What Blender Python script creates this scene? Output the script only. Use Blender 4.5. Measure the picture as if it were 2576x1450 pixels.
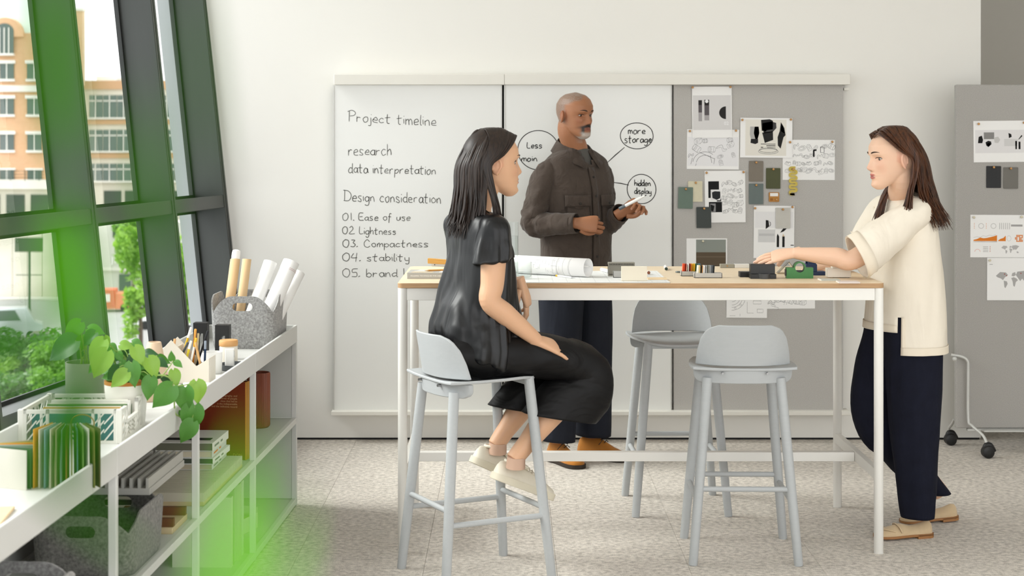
import bpy, bmesh, math, random
import numpy as np
from mathutils import Vector, Matrix, Euler, noise as mnoise
PI = math.pi
SC = bpy.context.scene
COL = SC.collection
for o in list(bpy.data.objects):
    bpy.data.objects.remove(o)
RNG = random.Random(7)

# ------------------------------------------------------------------ camera
EYE = 1.62
F_PX = 4160.0
cam_d = bpy.data.cameras.new('camera')
cam = bpy.data.objects.new('camera', cam_d)
COL.objects.link(cam)
cam.location = (0, 0, EYE)
cam.rotation_euler = (PI / 2, 0, 0)
cam_d.sensor_width = 36.0
cam_d.lens = 36.0 * F_PX / 2576.0
cam_d.shift_x = 8.0 / 2576.0
cam_d.shift_y = -375.0 / 2576.0
cam_d.clip_start = 0.05
cam_d.clip_end = 2000
cam_d.dof.use_dof = True
cam_d.dof.focus_distance = 6.9
cam_d.dof.aperture_fstop = 5.0
SC.camera = cam

# ------------------------------------------------------------------ world, sun, exposure
world = bpy.data.worlds.new('overcast_sky')
SC.world = world
world.use_nodes = True
wn = world.node_tree
wn.nodes.clear()
w_out = wn.nodes.new('ShaderNodeOutputWorld')
w_bg = wn.nodes.new('ShaderNodeBackground')
w_bg.inputs['Color'].default_value = (0.97, 0.985, 1.0, 1)
w_bg.inputs['Strength'].default_value = 1.15
wn.links.new(w_bg.outputs[0], w_out.inputs[0])
SC.view_settings.view_transform = 'Standard'
SC.view_settings.look = 'None'
SC.view_settings.gamma = 1.0
SC.view_settings.use_curve_mapping = False
SC.view_settings.exposure = 1.15
SC.cycles.max_bounces = 8
SC.cycles.diffuse_bounces = 4
SC.cycles.glossy_bounces = 3
SC.cycles.transmission_bounces = 5
SC.cycles.transparent_max_bounces = 16
SC.cycles.caustics_reflective = False
SC.cycles.caustics_refractive = False

def sun_lamp(name, energy, angle_deg, direction, color=(1, 1, 1)):
    d = bpy.data.lights.new(name, 'SUN')
    d.energy = energy
    d.angle = math.radians(angle_deg)
    d.color = color
    o = bpy.data.objects.new(name, d)
    COL.objects.link(o)
    o.rotation_euler = Vector(direction).to_track_quat('-Z', 'Y').to_euler()
    return o
sun_lamp('sun', 2.7, 38, (0.74, -0.02, -0.66), (1.0, 0.985, 0.955))

# ------------------------------------------------------------------ helpers: colour and materials
def s2l(c):
    c /= 255.0
    return c / 12.92 if c <= 0.04045 else ((c + 0.055) / 1.055) ** 2.4

def rgb(h):
    if isinstance(h, str):
        h = h.lstrip('#')
        h = tuple(int(h[i:i + 2], 16) for i in (0, 2, 4))
    return (s2l(h[0]), s2l(h[1]), s2l(h[2]), 1.0)

_MATS = {}

def mat(name, col, rough=0.5, metal=0.0, spec=0.5, var=None, bump=None, stretch=(1, 1, 1), col2=None, sheen=0.0, coat=0.0,
        attr=None, trans=0.0, sss=0.0, rand=0.0, detail=3.0, bdist=0.01, wrinkle=None):
    """principled material; var=(scale, amount) mottles towards col2 (or darker), bump=(scale, strength)"""
    if name in _MATS:
        return _MATS[name]
    m = bpy.data.materials.new(name)
    m.use_nodes = True
    nt = m.node_tree
    b = nt.nodes['Principled BSDF']
    c = rgb(col)
    b.inputs['Base Color'].default_value = c
    b.inputs['Roughness'].default_value = rough
    b.inputs['Metallic'].default_value = metal
    b.inputs['Specular IOR Level'].default_value = spec
    if sheen:
        b.inputs['Sheen Weight'].default_value = sheen
    if coat:
        b.inputs['Coat Weight'].default_value = coat
        b.inputs['Coat Roughness'].default_value = 0.15
    if trans:
        b.inputs['Transmission Weight'].default_value = trans
    if sss:
        b.inputs['Subsurface Weight'].default_value = sss
        b.inputs['Subsurface Radius'].default_value = (0.012, 0.005, 0.003)
        b.inputs['Subsurface Scale'].default_value = 1.0
    src = None
    if attr:
        a = nt.nodes.new('ShaderNodeAttribute')
        a.attribute_name = attr
        src = a.outputs['Color']
    if var or bump or rand or wrinkle:
        tc = nt.nodes.new('ShaderNodeTexCoord')
        mp = nt.nodes.new('ShaderNodeMapping')
        mp.inputs['Scale'].default_value = stretch
        nt.links.new(tc.outputs['Object'], mp.inputs['Vector'])
    if var:
        n = nt.nodes.new('ShaderNodeTexNoise')
        n.inputs['Scale'].default_value = var[0]
        n.inputs['Detail'].default_value = detail
        n.inputs['Roughness'].default_value = 0.6
        nt.links.new(mp.outputs[0], n.inputs['Vector'])
        ramp = nt.nodes.new('ShaderNodeMapRange')
        ramp.inputs['From Min'].default_value = 0.32
        ramp.inputs['From Max'].default_value = 0.68
        ramp.inputs['To Min'].default_value = 0.0
        ramp.inputs['To Max'].default_value = var[1]
        nt.links.new(n.outputs['Fac'], ramp.inputs['Value'])
        mx = nt.nodes.new('ShaderNodeMix')
        mx.data_type = 'RGBA'
        mx.inputs['A'].default_value = c
        if src:
            nt.links.new(src, mx.inputs['A'])
        mx.inputs['B'].default_value = rgb(col2) if col2 else (c[0] * .35, c[1] * .35, c[2] * .35, 1)
        nt.links.new(ramp.outputs[0], mx.inputs['Factor'])
        src = mx.outputs['Result']
    if rand:
        oi = nt.nodes.new('ShaderNodeObjectInfo')
        hs = nt.nodes.new('ShaderNodeHueSaturation')
        mr = nt.nodes.new('ShaderNodeMapRange')
        mr.inputs['To Min'].default_value = 1 - rand
        mr.inputs['To Max'].default_value = 1 + rand
        nt.links.new(oi.outputs['Random'], mr.inputs['Value'])
        nt.links.new(mr.outputs[0], hs.inputs['Value'])
        if src:
            nt.links.new(src, hs.inputs['Color'])
        else:
            hs.inputs['Color'].default_value = c
        src = hs.outputs[0]
    if src:
        nt.links.new(src, b.inputs['Base Color'])
    if bump:
        n2 = nt.nodes.new('ShaderNodeTexNoise')
        n2.inputs['Scale'].default_value = bump[0]
        n2.inputs['Detail'].default_value = 4.0
        nt.links.new(mp.outputs[0], n2.inputs['Vector'])
        bp = nt.nodes.new('ShaderNodeBump')
        bp.inputs['Strength'].default_value = bump[1]
        bp.inputs['Distance'].default_value = bdist
        nt.links.new(n2.outputs['Fac'], bp.inputs['Height'])
        nt.links.new(bp.outputs[0], b.inputs['Normal'])
    if wrinkle:                                   # soft cloth creases: (scale, strength, stretch)
        mp2 = nt.nodes.new('ShaderNodeMapping')
        mp2.inputs['Scale'].default_value = wrinkle[2]
        nt.links.new(tc.outputs['Object'], mp2.inputs['Vector'])
        n3 = nt.nodes.new('ShaderNodeTexNoise')
        n3.inputs['Scale'].default_value = wrinkle[0]
        n3.inputs['Detail'].default_value = 2.5
        n3.inputs['Roughness'].default_value = 0.45
        n3.inputs['Distortion'].default_value = 1.2
        nt.links.new(mp2.outputs[0], n3.inputs['Vector'])
        b3 = nt.nodes.new('ShaderNodeBump')
        b3.inputs['Strength'].default_value = wrinkle[1]
        b3.inputs['Distance'].default_value = 0.03
        nt.links.new(n3.outputs['Fac'], b3.inputs['Height'])
        if bump:
            nt.links.new(b3.outputs[0], bp.inputs['Normal'])
        else:
            nt.links.new(b3.outputs[0], b.inputs['Normal'])
    _MATS[name] = m
    return m

def clear_pane(name, tint=(0.96, 0.98, 0.97), ior=1.5, rough=0.0, gain=1.0):
    """thin clear sheet: transparent, with Fresnel reflection"""
    if name in _MATS:
        return _MATS[name]
    m = bpy.data.materials.new(name)
    m.use_nodes = True
    nt = m.node_tree
    nt.nodes.clear()
    out = nt.nodes.new('ShaderNodeOutputMaterial')
    tr = nt.nodes.new('ShaderNodeBsdfTransparent')
    tr.inputs[0].default_value = (*tint, 1)
    gl = nt.nodes.new('ShaderNodeBsdfGlossy')
    gl.inputs['Roughness'].default_value = rough
    lw = nt.nodes.new('ShaderNodeLayerWeight')      # Schlick's law, the same from both sides
    lw.inputs['Blend'].default_value = 0.5
    pw = nt.nodes.new('ShaderNodeMath')
    pw.operation = 'POWER'
    pw.inputs[1].default_value = 5.0
    nt.links.new(lw.outputs['Facing'], pw.inputs[0])
    r0 = ((ior - 1) / (ior + 1)) ** 2
    fr = nt.nodes.new('ShaderNodeMath')
    fr.operation = 'MULTIPLY_ADD'
    fr.inputs[1].default_value = 1 - r0
    fr.inputs[2].default_value = r0
    nt.links.new(pw.outputs[0], fr.inputs[0])
    mu = nt.nodes.new('ShaderNodeMath')
    mu.operation = 'MULTIPLY'
    mu.use_clamp = True
    mu.inputs[1].default_value = gain
    mx = nt.nodes.new('ShaderNodeMixShader')
    nt.links.new(fr.outputs[0], mu.inputs[0])
    nt.links.new(mu.outputs[0], mx.inputs[0])
    nt.links.new(tr.outputs[0], mx.inputs[1])
    nt.links.new(gl.outputs[0], mx.inputs[2])
    nt.links.new(mx.outputs[0], out.inputs[0])
    _MATS[name] = m
    return m

# ------------------------------------------------------------------ helpers: meshes
class MB:
    """collects shapes and links them as one mesh object"""
    def __init__(self):
        self.v, self.f, self.mi = [], [], []

    def add(self, verts, faces, mi=0):
        k = len(self.v)
        self.v.extend([tuple(p) for p in verts])
        for f in faces:
            self.f.append(tuple(i + k for i in f))
            self.mi.append(mi)
        return self

    def box(self, x0, x1, y0, y1, z0, z1, mi=0, M=None):
        vs = [(x, y, z) for z in (z0, z1) for y in (y0, y1) for x in (x0, x1)]
        if M is not None:
            vs = [M @ Vector(p) for p in vs]
        return self.add(vs, [(0, 2, 3, 1), (4, 5, 7, 6), (0, 1, 5, 4), (2, 6, 7, 3), (0, 4, 6, 2), (1, 3, 7, 5)], mi)

    def prism(self, poly, z0, z1, M=None, mi=0, mi_top=None):
        """2-D outline (counter-clockwise) extruded from z0 to z1"""
        n = len(poly)
        vs = [(p[0], p[1], z0) for p in poly] + [(p[0], p[1], z1) for p in poly]
        if M is not None:
            vs = [M @ Vector(p) for p in vs]
        self.add(vs, [tuple(range(n - 1, -1, -1))] + [(i, (i + 1) % n, n + (i + 1) % n, n + i) for i in range(n)], mi)
        self.add([vs[n + i] for i in range(n)], [tuple(range(n))], mi if mi_top is None else mi_top)
        return self

    def loft(self, rings, cap0=True, cap1=True, closed=True, mi=0):
        n = len(rings[0])
        vs = [p for r in rings for p in r]
        fs = []
        m = n if closed else n - 1
        for a in range(len(rings) - 1):
            for i in range(m):
                j = (i + 1) % n
                fs.append((a * n + i, a * n + j, (a + 1) * n + j, (a + 1) * n + i))
        if cap0:
            fs.append(tuple(range(n - 1, -1, -1)))
        if cap1:
            fs.append(tuple((len(rings) - 1) * n + i for i in range(n)))
        return self.add(vs, fs, mi)

    def tube(self, pts, radii, n=10, cap=True, mi=0, flat=1.0, up=None):
        pts = [Vector(p) for p in pts]
        if not hasattr(radii, '__len__'):
            radii = [radii] * len(pts)
        if len(radii) != len(pts):
            radii = list(np.interp(np.linspace(0, 1, len(pts)), np.linspace(0, 1, len(radii)), radii))
        rings = []
        prev = None
        for i, p in enumerate(pts):
            a = pts[max(i - 1, 0)]
            b = pts[min(i + 1, len(pts) - 1)]
            t = (b - a).normalized()
            if prev is None:
                ref = Vector(up) if up else (Vector((0, 0, 1)) if abs(t.z) < 0.9 else Vector((1, 0, 0)))
                x = (ref - t * ref.dot(t)).normalized()
            else:
                x = (prev - t * prev.dot(t)).normalized()
            prev = x
            y = t.cross(x)
            r = radii[i]
            rings.append([p + x * (r * flat * math.cos(2 * PI * k / n)) + y * (r * math.sin(2 * PI * k / n)) for k in range(n)])
        return self.loft(rings, cap, cap, True, mi)

    def cyl(self, p0, p1, r0, r1=None, n=16, mi=0):
        return self.tube([p0, p1], [r0, r0 if r1 is None else r1], n, True, mi)

    def lathe(self, prof, n=24, M=None, mi=0, cap0=True, cap1=True):
        rings = [[Vector((r * math.cos(2 * PI * k / n), r * math.sin(2 * PI * k / n), z)) for k in range(n)] for r, z in prof]
        if M is not None:
            rings = [[M @ p for p in r] for r in rings]
        return self.loft(rings, cap0, cap1, True, mi)

    def ball(self, c, r, n=10, M=None, mi=0):
        if not hasattr(r, '__len__'):
            r = (r, r, r)
        c = Vector(c)
        rings = []
        for a in range(1, n):
            th = PI * a / n
            rings.append([Vector((r[0] * math.sin(th) * math.cos(2 * PI * k / (2 * n)), r[1] * math.sin(th) * math.sin(2 * PI * k / (2 * n)), -r[2] * math.cos(th))) for k in range(2 * n)])
        if M is not None:
            rings = [[M @ p for p in q] for q in rings]
        rings = [[p + c for p in q] for q in rings]
        return self.loft(rings, True, True, True, mi)

    def mesh(self, name, mats, smooth=35):
        me = bpy.data.meshes.new(name)
        me.from_pydata(self.v, [], self.f)
        for m in (mats if isinstance(mats, (list, tuple)) else [mats]):
            me.materials.append(m)
        me.polygons.foreach_set('material_index', self.mi)
        bm = bmesh.new()
        bm.from_mesh(me)
        bmesh.ops.recalc_face_normals(bm, faces=bm.faces)
        bm.to_mesh(me)
        bm.free()
        if smooth:
            me.polygons.foreach_set('use_smooth', [True] * len(me.polygons))
            me.set_sharp_from_angle(angle=math.radians(smooth))
        me.update()
        return me

    def build(self, name, mats, parent=None, smooth=35, bevel=0, seg=2, loc=None, rot=None):
        o = bpy.data.objects.new(name, self.mesh(name, mats, smooth))
        COL.objects.link(o)
        o.parent = parent
        if loc is not None:
            o.location = loc
        if rot is not None:
            o.rotation_euler = rot
        if bevel:
            b = o.modifiers.new('bevel', 'BEVEL')
            b.width = bevel
            b.segments = seg
            b.limit_method = 'ANGLE'
            b.angle_limit = math.radians(40)
            b.harden_normals = False
        return o

def tag(o, label, cat, group=None, kind=None):
    if label:
        o['label'] = label
    if cat:
        o['category'] = cat
    if group:
        o['group'] = group
    if kind:
        o['kind'] = kind
    return o

def thing(name, label, cat, loc=(0, 0, 0), rz=0.0, group=None, rot=None):
    o = bpy.data.objects.new(name, None)
    COL.objects.link(o)
    o.empty_display_size = 0.05
    o.location = loc
    o.rotation_euler = rot if rot is not None else (0, 0, rz)
    return tag(o, label, cat, group)

def structure(o):
    o['kind'] = 'structure'
    return o

def copy_tree(o, parent=None):
    c = o.copy()
    COL.objects.link(c)
    c.parent = parent
    for ch in list(o.children):
        copy_tree(ch, c)
    return c

def inst(name, me, parent=None, loc=None, rot=None, scale=None):
    o = bpy.data.objects.new(name, me)
    COL.objects.link(o)
    o.parent = parent
    if loc is not None:
        o.location = loc
    if rot is not None:
        o.rotation_euler = rot
    if scale is not None:
        o.scale = scale
    return o

def rrect(w, h, r, n=5, cx=0, cy=0):
    """rounded rectangle outline, counter-clockwise"""
    pts = []
    for (sx, sy, a0) in ((1, -1, -PI / 2), (1, 1, 0), (-1, 1, PI / 2), (-1, -1, PI)):
        for k in range(n + 1):
            a = a0 + PI / 2 * k / n
            pts.append((cx + sx * (w / 2 - r) + r * math.cos(a), cy + sy * (h / 2 - r) + r * math.sin(a)))
    return pts

def lerp(a, b, t):
    return a + (b - a) * t

def interp(x, xs, ys):
    return float(np.interp(x, xs, ys))

def smoothpath(pts, n=6):
    """Catmull-Rom through the points"""
    pts = [Vector(p) for p in pts]
    out = []
    for i in range(len(pts) - 1):
        p0 = pts[max(i - 1, 0)]
        p1, p2 = pts[i], pts[i + 1]
        p3 = pts[min(i + 2, len(pts) - 1)]
        for k in range(n):
            t = k / n
            out.append(0.5 * ((2 * p1) + (p2 - p0) * t + (2 * p0 - 5 * p1 + 4 * p2 - p3) * t * t + (3 * p1 - p0 - 3 * p2 + p3) * t ** 3))
    out.append(pts[-1])
    return out

def at(px, py, y):
    """world point at depth y that the photograph shows at pixel (px, py)"""
    return Vector(((px - 1280) / F_PX * y, y, EYE - (py - 350) / F_PX * y))

def text_mesh(body, size, name='lettering', extrude=0.0, align='CENTER', bold=False):
    cu = bpy.data.curves.new(name, 'FONT')
    cu.body = body
    cu.size = size
    cu.extrude = extrude
    cu.align_x = align
    cu.align_y = 'CENTER'
    cu.resolution_u = 2
    if bold:
        cu.offset = size * 0.02
    o = bpy.data.objects.new(name, cu)
    COL.objects.link(o)
    dg = bpy.context.evaluated_depsgraph_get()
    me = bpy.data.meshes.new_from_object(o.evaluated_get(dg))
    bpy.data.objects.remove(o)
    bpy.data.curves.remove(cu)
    return me
# ------------------------------------------------------------------ structure: room
WALL_Y = 8.9
CEIL = 3.45
M_wall = mat('wall_paint', '#efede7', 0.85, spec=0.2, bump=(220, 0.06), bdist=0.002)
M_ceil = mat('ceiling_paint', '#eeede9', 0.9, spec=0.1)
M_gap = mat('shadow_gap', '#1c1c1b', 0.8)
M_steel_dark = mat('window_frame_paint', '#3a3d3a', 0.42, spec=0.45, var=(9, 0.25), stretch=(1, 1, 0.12))
M_steel_edge = mat('window_gasket', '#1d1f1e', 0.6)
M_pane = clear_pane('window_glass', (0.95, 0.975, 0.965), 1.5, 0.0, 1.2)

FA = math.radians(8.6)
FK = 0.109
_n = math.sqrt(1 + FK * FK)
fac_X = Vector((math.cos(FA), -math.sin(FA), FK)) / _n
fac_Y = Vector((math.sin(FA), math.cos(FA), 0))
fac_Z = Vector((-FK * math.cos(FA), FK * math.sin(FA), 1)) / _n
FAC_O = Vector((-1.368, WALL_Y, 0))
FAC_M = Matrix((
    (fac_X.x, fac_Y.x, fac_Z.x, FAC_O.x),
    (fac_X.y, fac_Y.y, fac_Z.y, FAC_O.y),
    (fac_X.z, fac_Y.z, fac_Z.z, FAC_O.z),
    (0, 0, 0, 1)))

def facade_x(y, z):
    """x of the facade's inner plane at depth y and height z"""
    return FAC_O.x - (WALL_Y - y) * math.tan(FA) - FK / math.cos(FA) * z

# floor with carpet tiles
fp_ = [(facade_x(-3.0, 0) - .16, -3.0), (6.2, -3.0), (6.2, 12.2), (facade_x(9.1, 0) - .16, 12.2), (facade_x(9.1, 0) - .16, 9.1)]
floor = MB().prism(fp_, -0.25, -0.008).build('floor', M_gap, None, 0)
structure(floor)

def carpet_material():
    m = bpy.data.materials.new('carpet_loop')
    m.use_nodes = True
    nt = m.node_tree
    b = nt.nodes['Principled BSDF']
    b.inputs['Roughness'].default_value = 0.95
    b.inputs['Specular IOR Level'].default_value = 0.1
    b.inputs['Sheen Weight'].default_value = 0.15
    geo = nt.nodes.new('ShaderNodeNewGeometry')
    tc = nt.nodes.new('ShaderNodeTexCoord')
    n1 = nt.nodes.new('ShaderNodeTexNoise')
    n1.inputs['Scale'].default_value = 210
    n1.inputs['Detail'].default_value = 4
    n1.inputs['Roughness'].default_value = 0.75
    nt.links.new(geo.outputs['Position'], n1.inputs['Vector'])
    n2 = nt.nodes.new('ShaderNodeTexNoise')
    n2.inputs['Scale'].default_value = 45
    n2.inputs['Detail'].default_value = 3
    nt.links.new(geo.outputs['Position'], n2.inputs['Vector'])
    wv = nt.nodes.new('ShaderNodeTexWave')
    wv.inputs['Scale'].default_value = 62
    wv.inputs['Distortion'].default_value = 1.6
    wv.inputs['Detail'].default_value = 2
    wv.inputs['Detail Scale'].default_value = 3
    nt.links.new(tc.outputs['Object'], wv.inputs['Vector'])
    ramp = nt.nodes.new('ShaderNodeValToRGB')
    e = ramp.color_ramp.elements
    e[0].position, e[0].color = 0.34, rgb('#9a9288')
    e[1].position, e[1].color = 0.64, rgb('#ece4d9')
    a = nt.nodes.new('ShaderNodeMath')
    a.operation = 'MULTIPLY_ADD'
    a.inputs[1].default_value = 0.55
    nt.links.new(n2.outputs['Fac'], a.inputs[0])
    a2 = nt.nodes.new('ShaderNodeMath')
    a2.operation = 'MULTIPLY_ADD'
    a2.inputs[1].default_value = 0.60
    nt.links.new(n1.outputs['Fac'], a2.inputs[0])
    nt.links.new(a2.outputs[0], a.inputs[2])
    a3 = nt.nodes.new('ShaderNodeMath')
    a3.operation = 'MULTIPLY'
    a3.inputs[1].default_value = -0.09
    nt.links.new(wv.outputs['Fac'], a3.inputs[0])
    nt.links.new(a3.outputs[0], a2.inputs[2])
    nt.links.new(a.outputs[0], ramp.inputs['Fac'])
    oi = nt.nodes.new('ShaderNodeObjectInfo')
    mr = nt.nodes.new('ShaderNodeMapRange')
    mr.inputs['To Min'].default_value = 0.955
    mr.inputs['To Max'].default_value = 1.035
    nt.links.new(oi.outputs['Random'], mr.inputs['Value'])
    hs = nt.nodes.new('ShaderNodeHueSaturation')
    nt.links.new(ramp.outputs[0], hs.inputs['Color'])
    nt.links.new(mr.outputs[0], hs.inputs['Value'])
    nt.links.new(hs.outputs[0], b.inputs['Base Color'])
    bp = nt.nodes.new('ShaderNodeBump')
    bp.inputs['Strength'].default_value = 0.8
    bp.inputs['Distance'].default_value = 0.006
    nt.links.new(a.outputs[0], bp.inputs['Height'])
    nt.links.new(bp.outputs[0], b.inputs['Normal'])
    return m
M_carpet = carpet_material()
TILE = 0.5
tile_me = MB().box(-TILE / 2 + .0006, TILE / 2 - .0006, -TILE / 2 + .0006, TILE / 2 - .0006, -0.008, 0).mesh('carpet_tile', M_carpet, 0)
side = 0
for ix in range(-8, 13):
    for iy in range(1, 25):
        x, y = ix * TILE - 0.07, iy * TILE + 0.1
        if x < -2.6 or x > 4.3 or y > 12.0 or y < 3.2:
            continue
        if x < facade_x(y, 0) + 0.12 or (y > 9.2 and x < 2.4):
            continue
        t = inst('carpet_tile', tile_me, floor, (x, y, 0), (0, 0, PI / 2 * ((ix + iy) % 2)))
near = MB()
for ix in range(-8, 13):
    for iy in range(-5, 25):
        x, y = ix * TILE - 0.07, iy * TILE + 0.1
        if not (-2.6 <= x <= 4.3 and 3.2 <= y <= 12.0) and x > facade_x(min(y, 9), 0) + .12 and not (y > 9.2 and x < 2.4):
            near.box(x - TILE / 2 + .0006, x + TILE / 2 - .0006, y - TILE / 2 + .0006, y + TILE / 2 - .0006, -0.008, 0)
o = near.build('carpet_tiles_beyond', M_carpet, floor, 0)
o['kind'] = 'stuff'

# back wall, its left edge following the leaning facade
WX1 = 2.54
w = MB()
xl0, xl1 = facade_x(WALL_Y, 0) - 0.15, facade_x(WALL_Y, CEIL) - 0.15
w.add([(xl0, WALL_Y, 0.012), (WX1, WALL_Y, 0.012), (WX1, WALL_Y, CEIL), (xl1, WALL_Y, CEIL),
       (xl0, WALL_Y + .2, 0.012), (WX1, WALL_Y + .2, 0.012), (WX1, WALL_Y + .2, CEIL), (xl1, WALL_Y + .2, CEIL)],
      [(0, 1, 2, 3), (5, 4, 7, 6), (1, 5, 6, 2), (4, 0, 3, 7), (3, 2, 6, 7), (4, 5, 1, 0)])
structure(w.build('wall_back', M_wall, None, 0))
structure(MB().box(xl0, WX1 - .004, WALL_Y + .012, WALL_Y + .19, -0.02, 0.0125).build('wall_shadow_gap', M_gap, None, 0))  # black strip standing in for the shade in the gap below the wall
# passage beyond the wall's end
structure(MB().box(WX1, 6.2, 11.6, 11.8, 0, CEIL).build('wall_far', mat('far_wall_paint', '#dedad1', 0.9, spec=0.1), None, 0))
structure(MB().box(6.0, 6.2, 3.2, 11.6, 0, CEIL).build('wall_right', M_wall, None, 0))
structure(MB().box(WX1 - .12, WX1, WALL_Y + .2, 11.6, 0, CEIL).build('wall_return', M_wall, None, 0))
# ceiling
c = MB()
yl, yr = 0.6, WALL_Y + .2
c.add([(facade_x(yl, CEIL) - .15, yl, CEIL), (6.2, yl, CEIL), (6.2, 11.8, CEIL), (WX1 - .2, 11.8, CEIL), (WX1 - .2, yr, CEIL), (facade_x(yr, CEIL) - .15, yr, CEIL)], [(0, 1, 2, 3, 4, 5)])
ce = c.build('ceiling', M_ceil, None, 0)
so = ce.modifiers.new('solid', 'SOLIDIFY')
so.thickness = 0.2
so.offset = 1
structure(ce)

# leaning window wall
win = bpy.data.objects.new('window_1', None)
COL.objects.link(win)
win.matrix_world = FAC_M
structure(win)
MU_T, MU_D = 0.055, 0.19
GL_X = -0.174
us = [-0.03, -0.82, -1.80, -2.86, -3.80, -4.68, -5.64, -6.60, -7.56, -8.52, -9.48, -10.44]
V0, V1 = 0.60, 3.62
TR = [(1.262, 1.330)]
for i, u in enumerate(us):
    m = MB().box(-MU_D, 0, u - MU_T, u, -0.05, V1)
    m.build('mullion', M_steel_dark, win, 0, 0.003, 1)
    g = MB()
    g.box(-MU_D - 0.006, -MU_D, u - MU_T + .008, u - .008, -0.05, V1)
    g.box(-0.012, 0.0015, u - MU_T + .022, u - MU_T + .030, -0.05, V1)
    g.build('gasket', M_steel_edge, win, 0)
for i in range(len(us) - 1):
    a, b = us[i + 1], us[i] - MU_T
    for (v0, v1) in TR + [(V0 - .07, V0), (V1 - .07, V1)]:
        MB().box(-MU_D + .01, -0.004, a, b, v0, v1).build('transom', M_steel_dark, win, 0, 0.003, 1)
    MB().box(-MU_D + .03, -0.03, a, b, -0.05, V0 - .07).build('spandrel_panel', M_steel_dark, win, 0)
    for (v0, v1) in ((V0, TR[0][0]), (TR[0][1], V1 - .07)):
        fr = MB()
        for (p, q, r_, s_) in ((a, a + .018, v0, v1), (b - .018, b, v0, v1), (a + .018, b - .018, v0, v0 + .016), (a + .018, b - .018, v1 - .016, v1)):
            fr.box(GL_X - .008, GL_X + .010, p, q, r_, s_)
        fr.build('pane_frame', M_steel_edge, win, 0)
        MB().add([(GL_X, a + .01, v0 + .01), (GL_X, b - .01, v0 + .01), (GL_X, b - .01, v1 - .01), (GL_X, a + .01, v1 - .01)], [(0, 1, 2, 3)]).build('pane', M_pane, win, 0)
MB().box(-.268, -MU_D - .008, -0.060, 0.02, -0.05, V1).build('exterior_fin', mat('fin_metal', '#a2a5a6', .5, .2), win, 0)
# ------------------------------------------------------------------ table
M_white_metal = mat('white_powder_coat', '#edebe5', 0.45, spec=0.4)
M_oak = mat('oak_veneer', '#e8d5b8', 0.45, spec=0.35, var=(5, 0.35), col2='#d6bd98', stretch=(1.2, 18, 18), detail=6)
M_ply = mat('plywood_edge', '#c9a378', 0.6, var=(6, 0.7), col2='#8a6642', stretch=(1.5, 1.5, 160), detail=2)

TBL_X0, TBL_X1 = -0.4345, 1.4655
TBL_Y0, TBL_Y1 = 6.447, 7.297
TBL_H = 1.058
TBL_C = ((TBL_X0 + TBL_X1) / 2, (TBL_Y0 + TBL_Y1) / 2)
table = thing('high_table', 'long white-framed standing table with a pale oak top in the middle of the room', 'table', (TBL_C[0], TBL_C[1], 0))
TW, TD = TBL_X1 - TBL_X0, TBL_Y1 - TBL_Y0
top = MB().prism(rrect(TW, TD, 0.022, 5), TBL_H - 0.020, TBL_H - 0.0012, mi=1)
top.build('tabletop', [M_oak, M_ply], table, 40, 0.0015, 1)
MB().prism(rrect(TW - .001, TD - .001, 0.022, 5), TBL_H - 0.0012, TBL_H).build('top_veneer', M_oak, table, 40)
LR = 0.0185
AP = 0.048
for sx in (-1, 1):
    for sy in (-1, 1):
        x, y = sx * (TW / 2 - LR - .001), sy * (TD / 2 - LR - .001)
        lg = MB().lathe([(LR - .002, 0), (LR, .002), (LR, TBL_H - .020)], 28, Matrix.Translation((x, y, 0)))
        lg.build('leg', M_white_metal, table, 50)
        MB().lathe([(LR + .0004, .0), (LR + .0004, .004)], 28, Matrix.Translation((x, y, -.0005))).build('foot_pad', mat('foot_plastic', '#d8d6d0', .6), table, 50)
for sy in (-1, 1):
    y = sy * (TD / 2 - LR - .001)
    MB().box(-TW / 2 + 2 * LR, TW / 2 - 2 * LR, y - .014, y + .014, TBL_H - .020 - AP, TBL_H - .020).build('apron', M_white_metal, table, 0, .002, 2)
for sx in (-1, 1):
    x = sx * (TW / 2 - LR - .001)
    MB().box(x - .014, x + .014, -TD / 2 + 2 * LR, TD / 2 - 2 * LR, TBL_H - .020 - AP, TBL_H - .020).build('apron', M_white_metal, table, 0, .002, 2)
    MB().box(x - .0125, x + .0125, -TD / 2 + LR, TD / 2 - LR, .284, .326).build('side_rail', M_white_metal, table, 0, .002, 2)
# long foot rail between the two side rails
MB().box(-TW / 2 + 2 * LR - .004, TW / 2 - 2 * LR + .004, -.02, .02, .283, .321).build('foot_rail', M_white_metal, table, 0, .002, 2)

# ------------------------------------------------------------------ bar stools
M_stool = mat('stool_grey_lacquer', '#b3b6b7', 0.5, spec=0.35, var=(7, 0.16), col2='#a0a4a5', stretch=(1, 14, 14), bump=(9, 0.12), bdist=.002)
M_screw = mat('screw_steel', '#9a9b9b', 0.35, 0.9)

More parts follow.
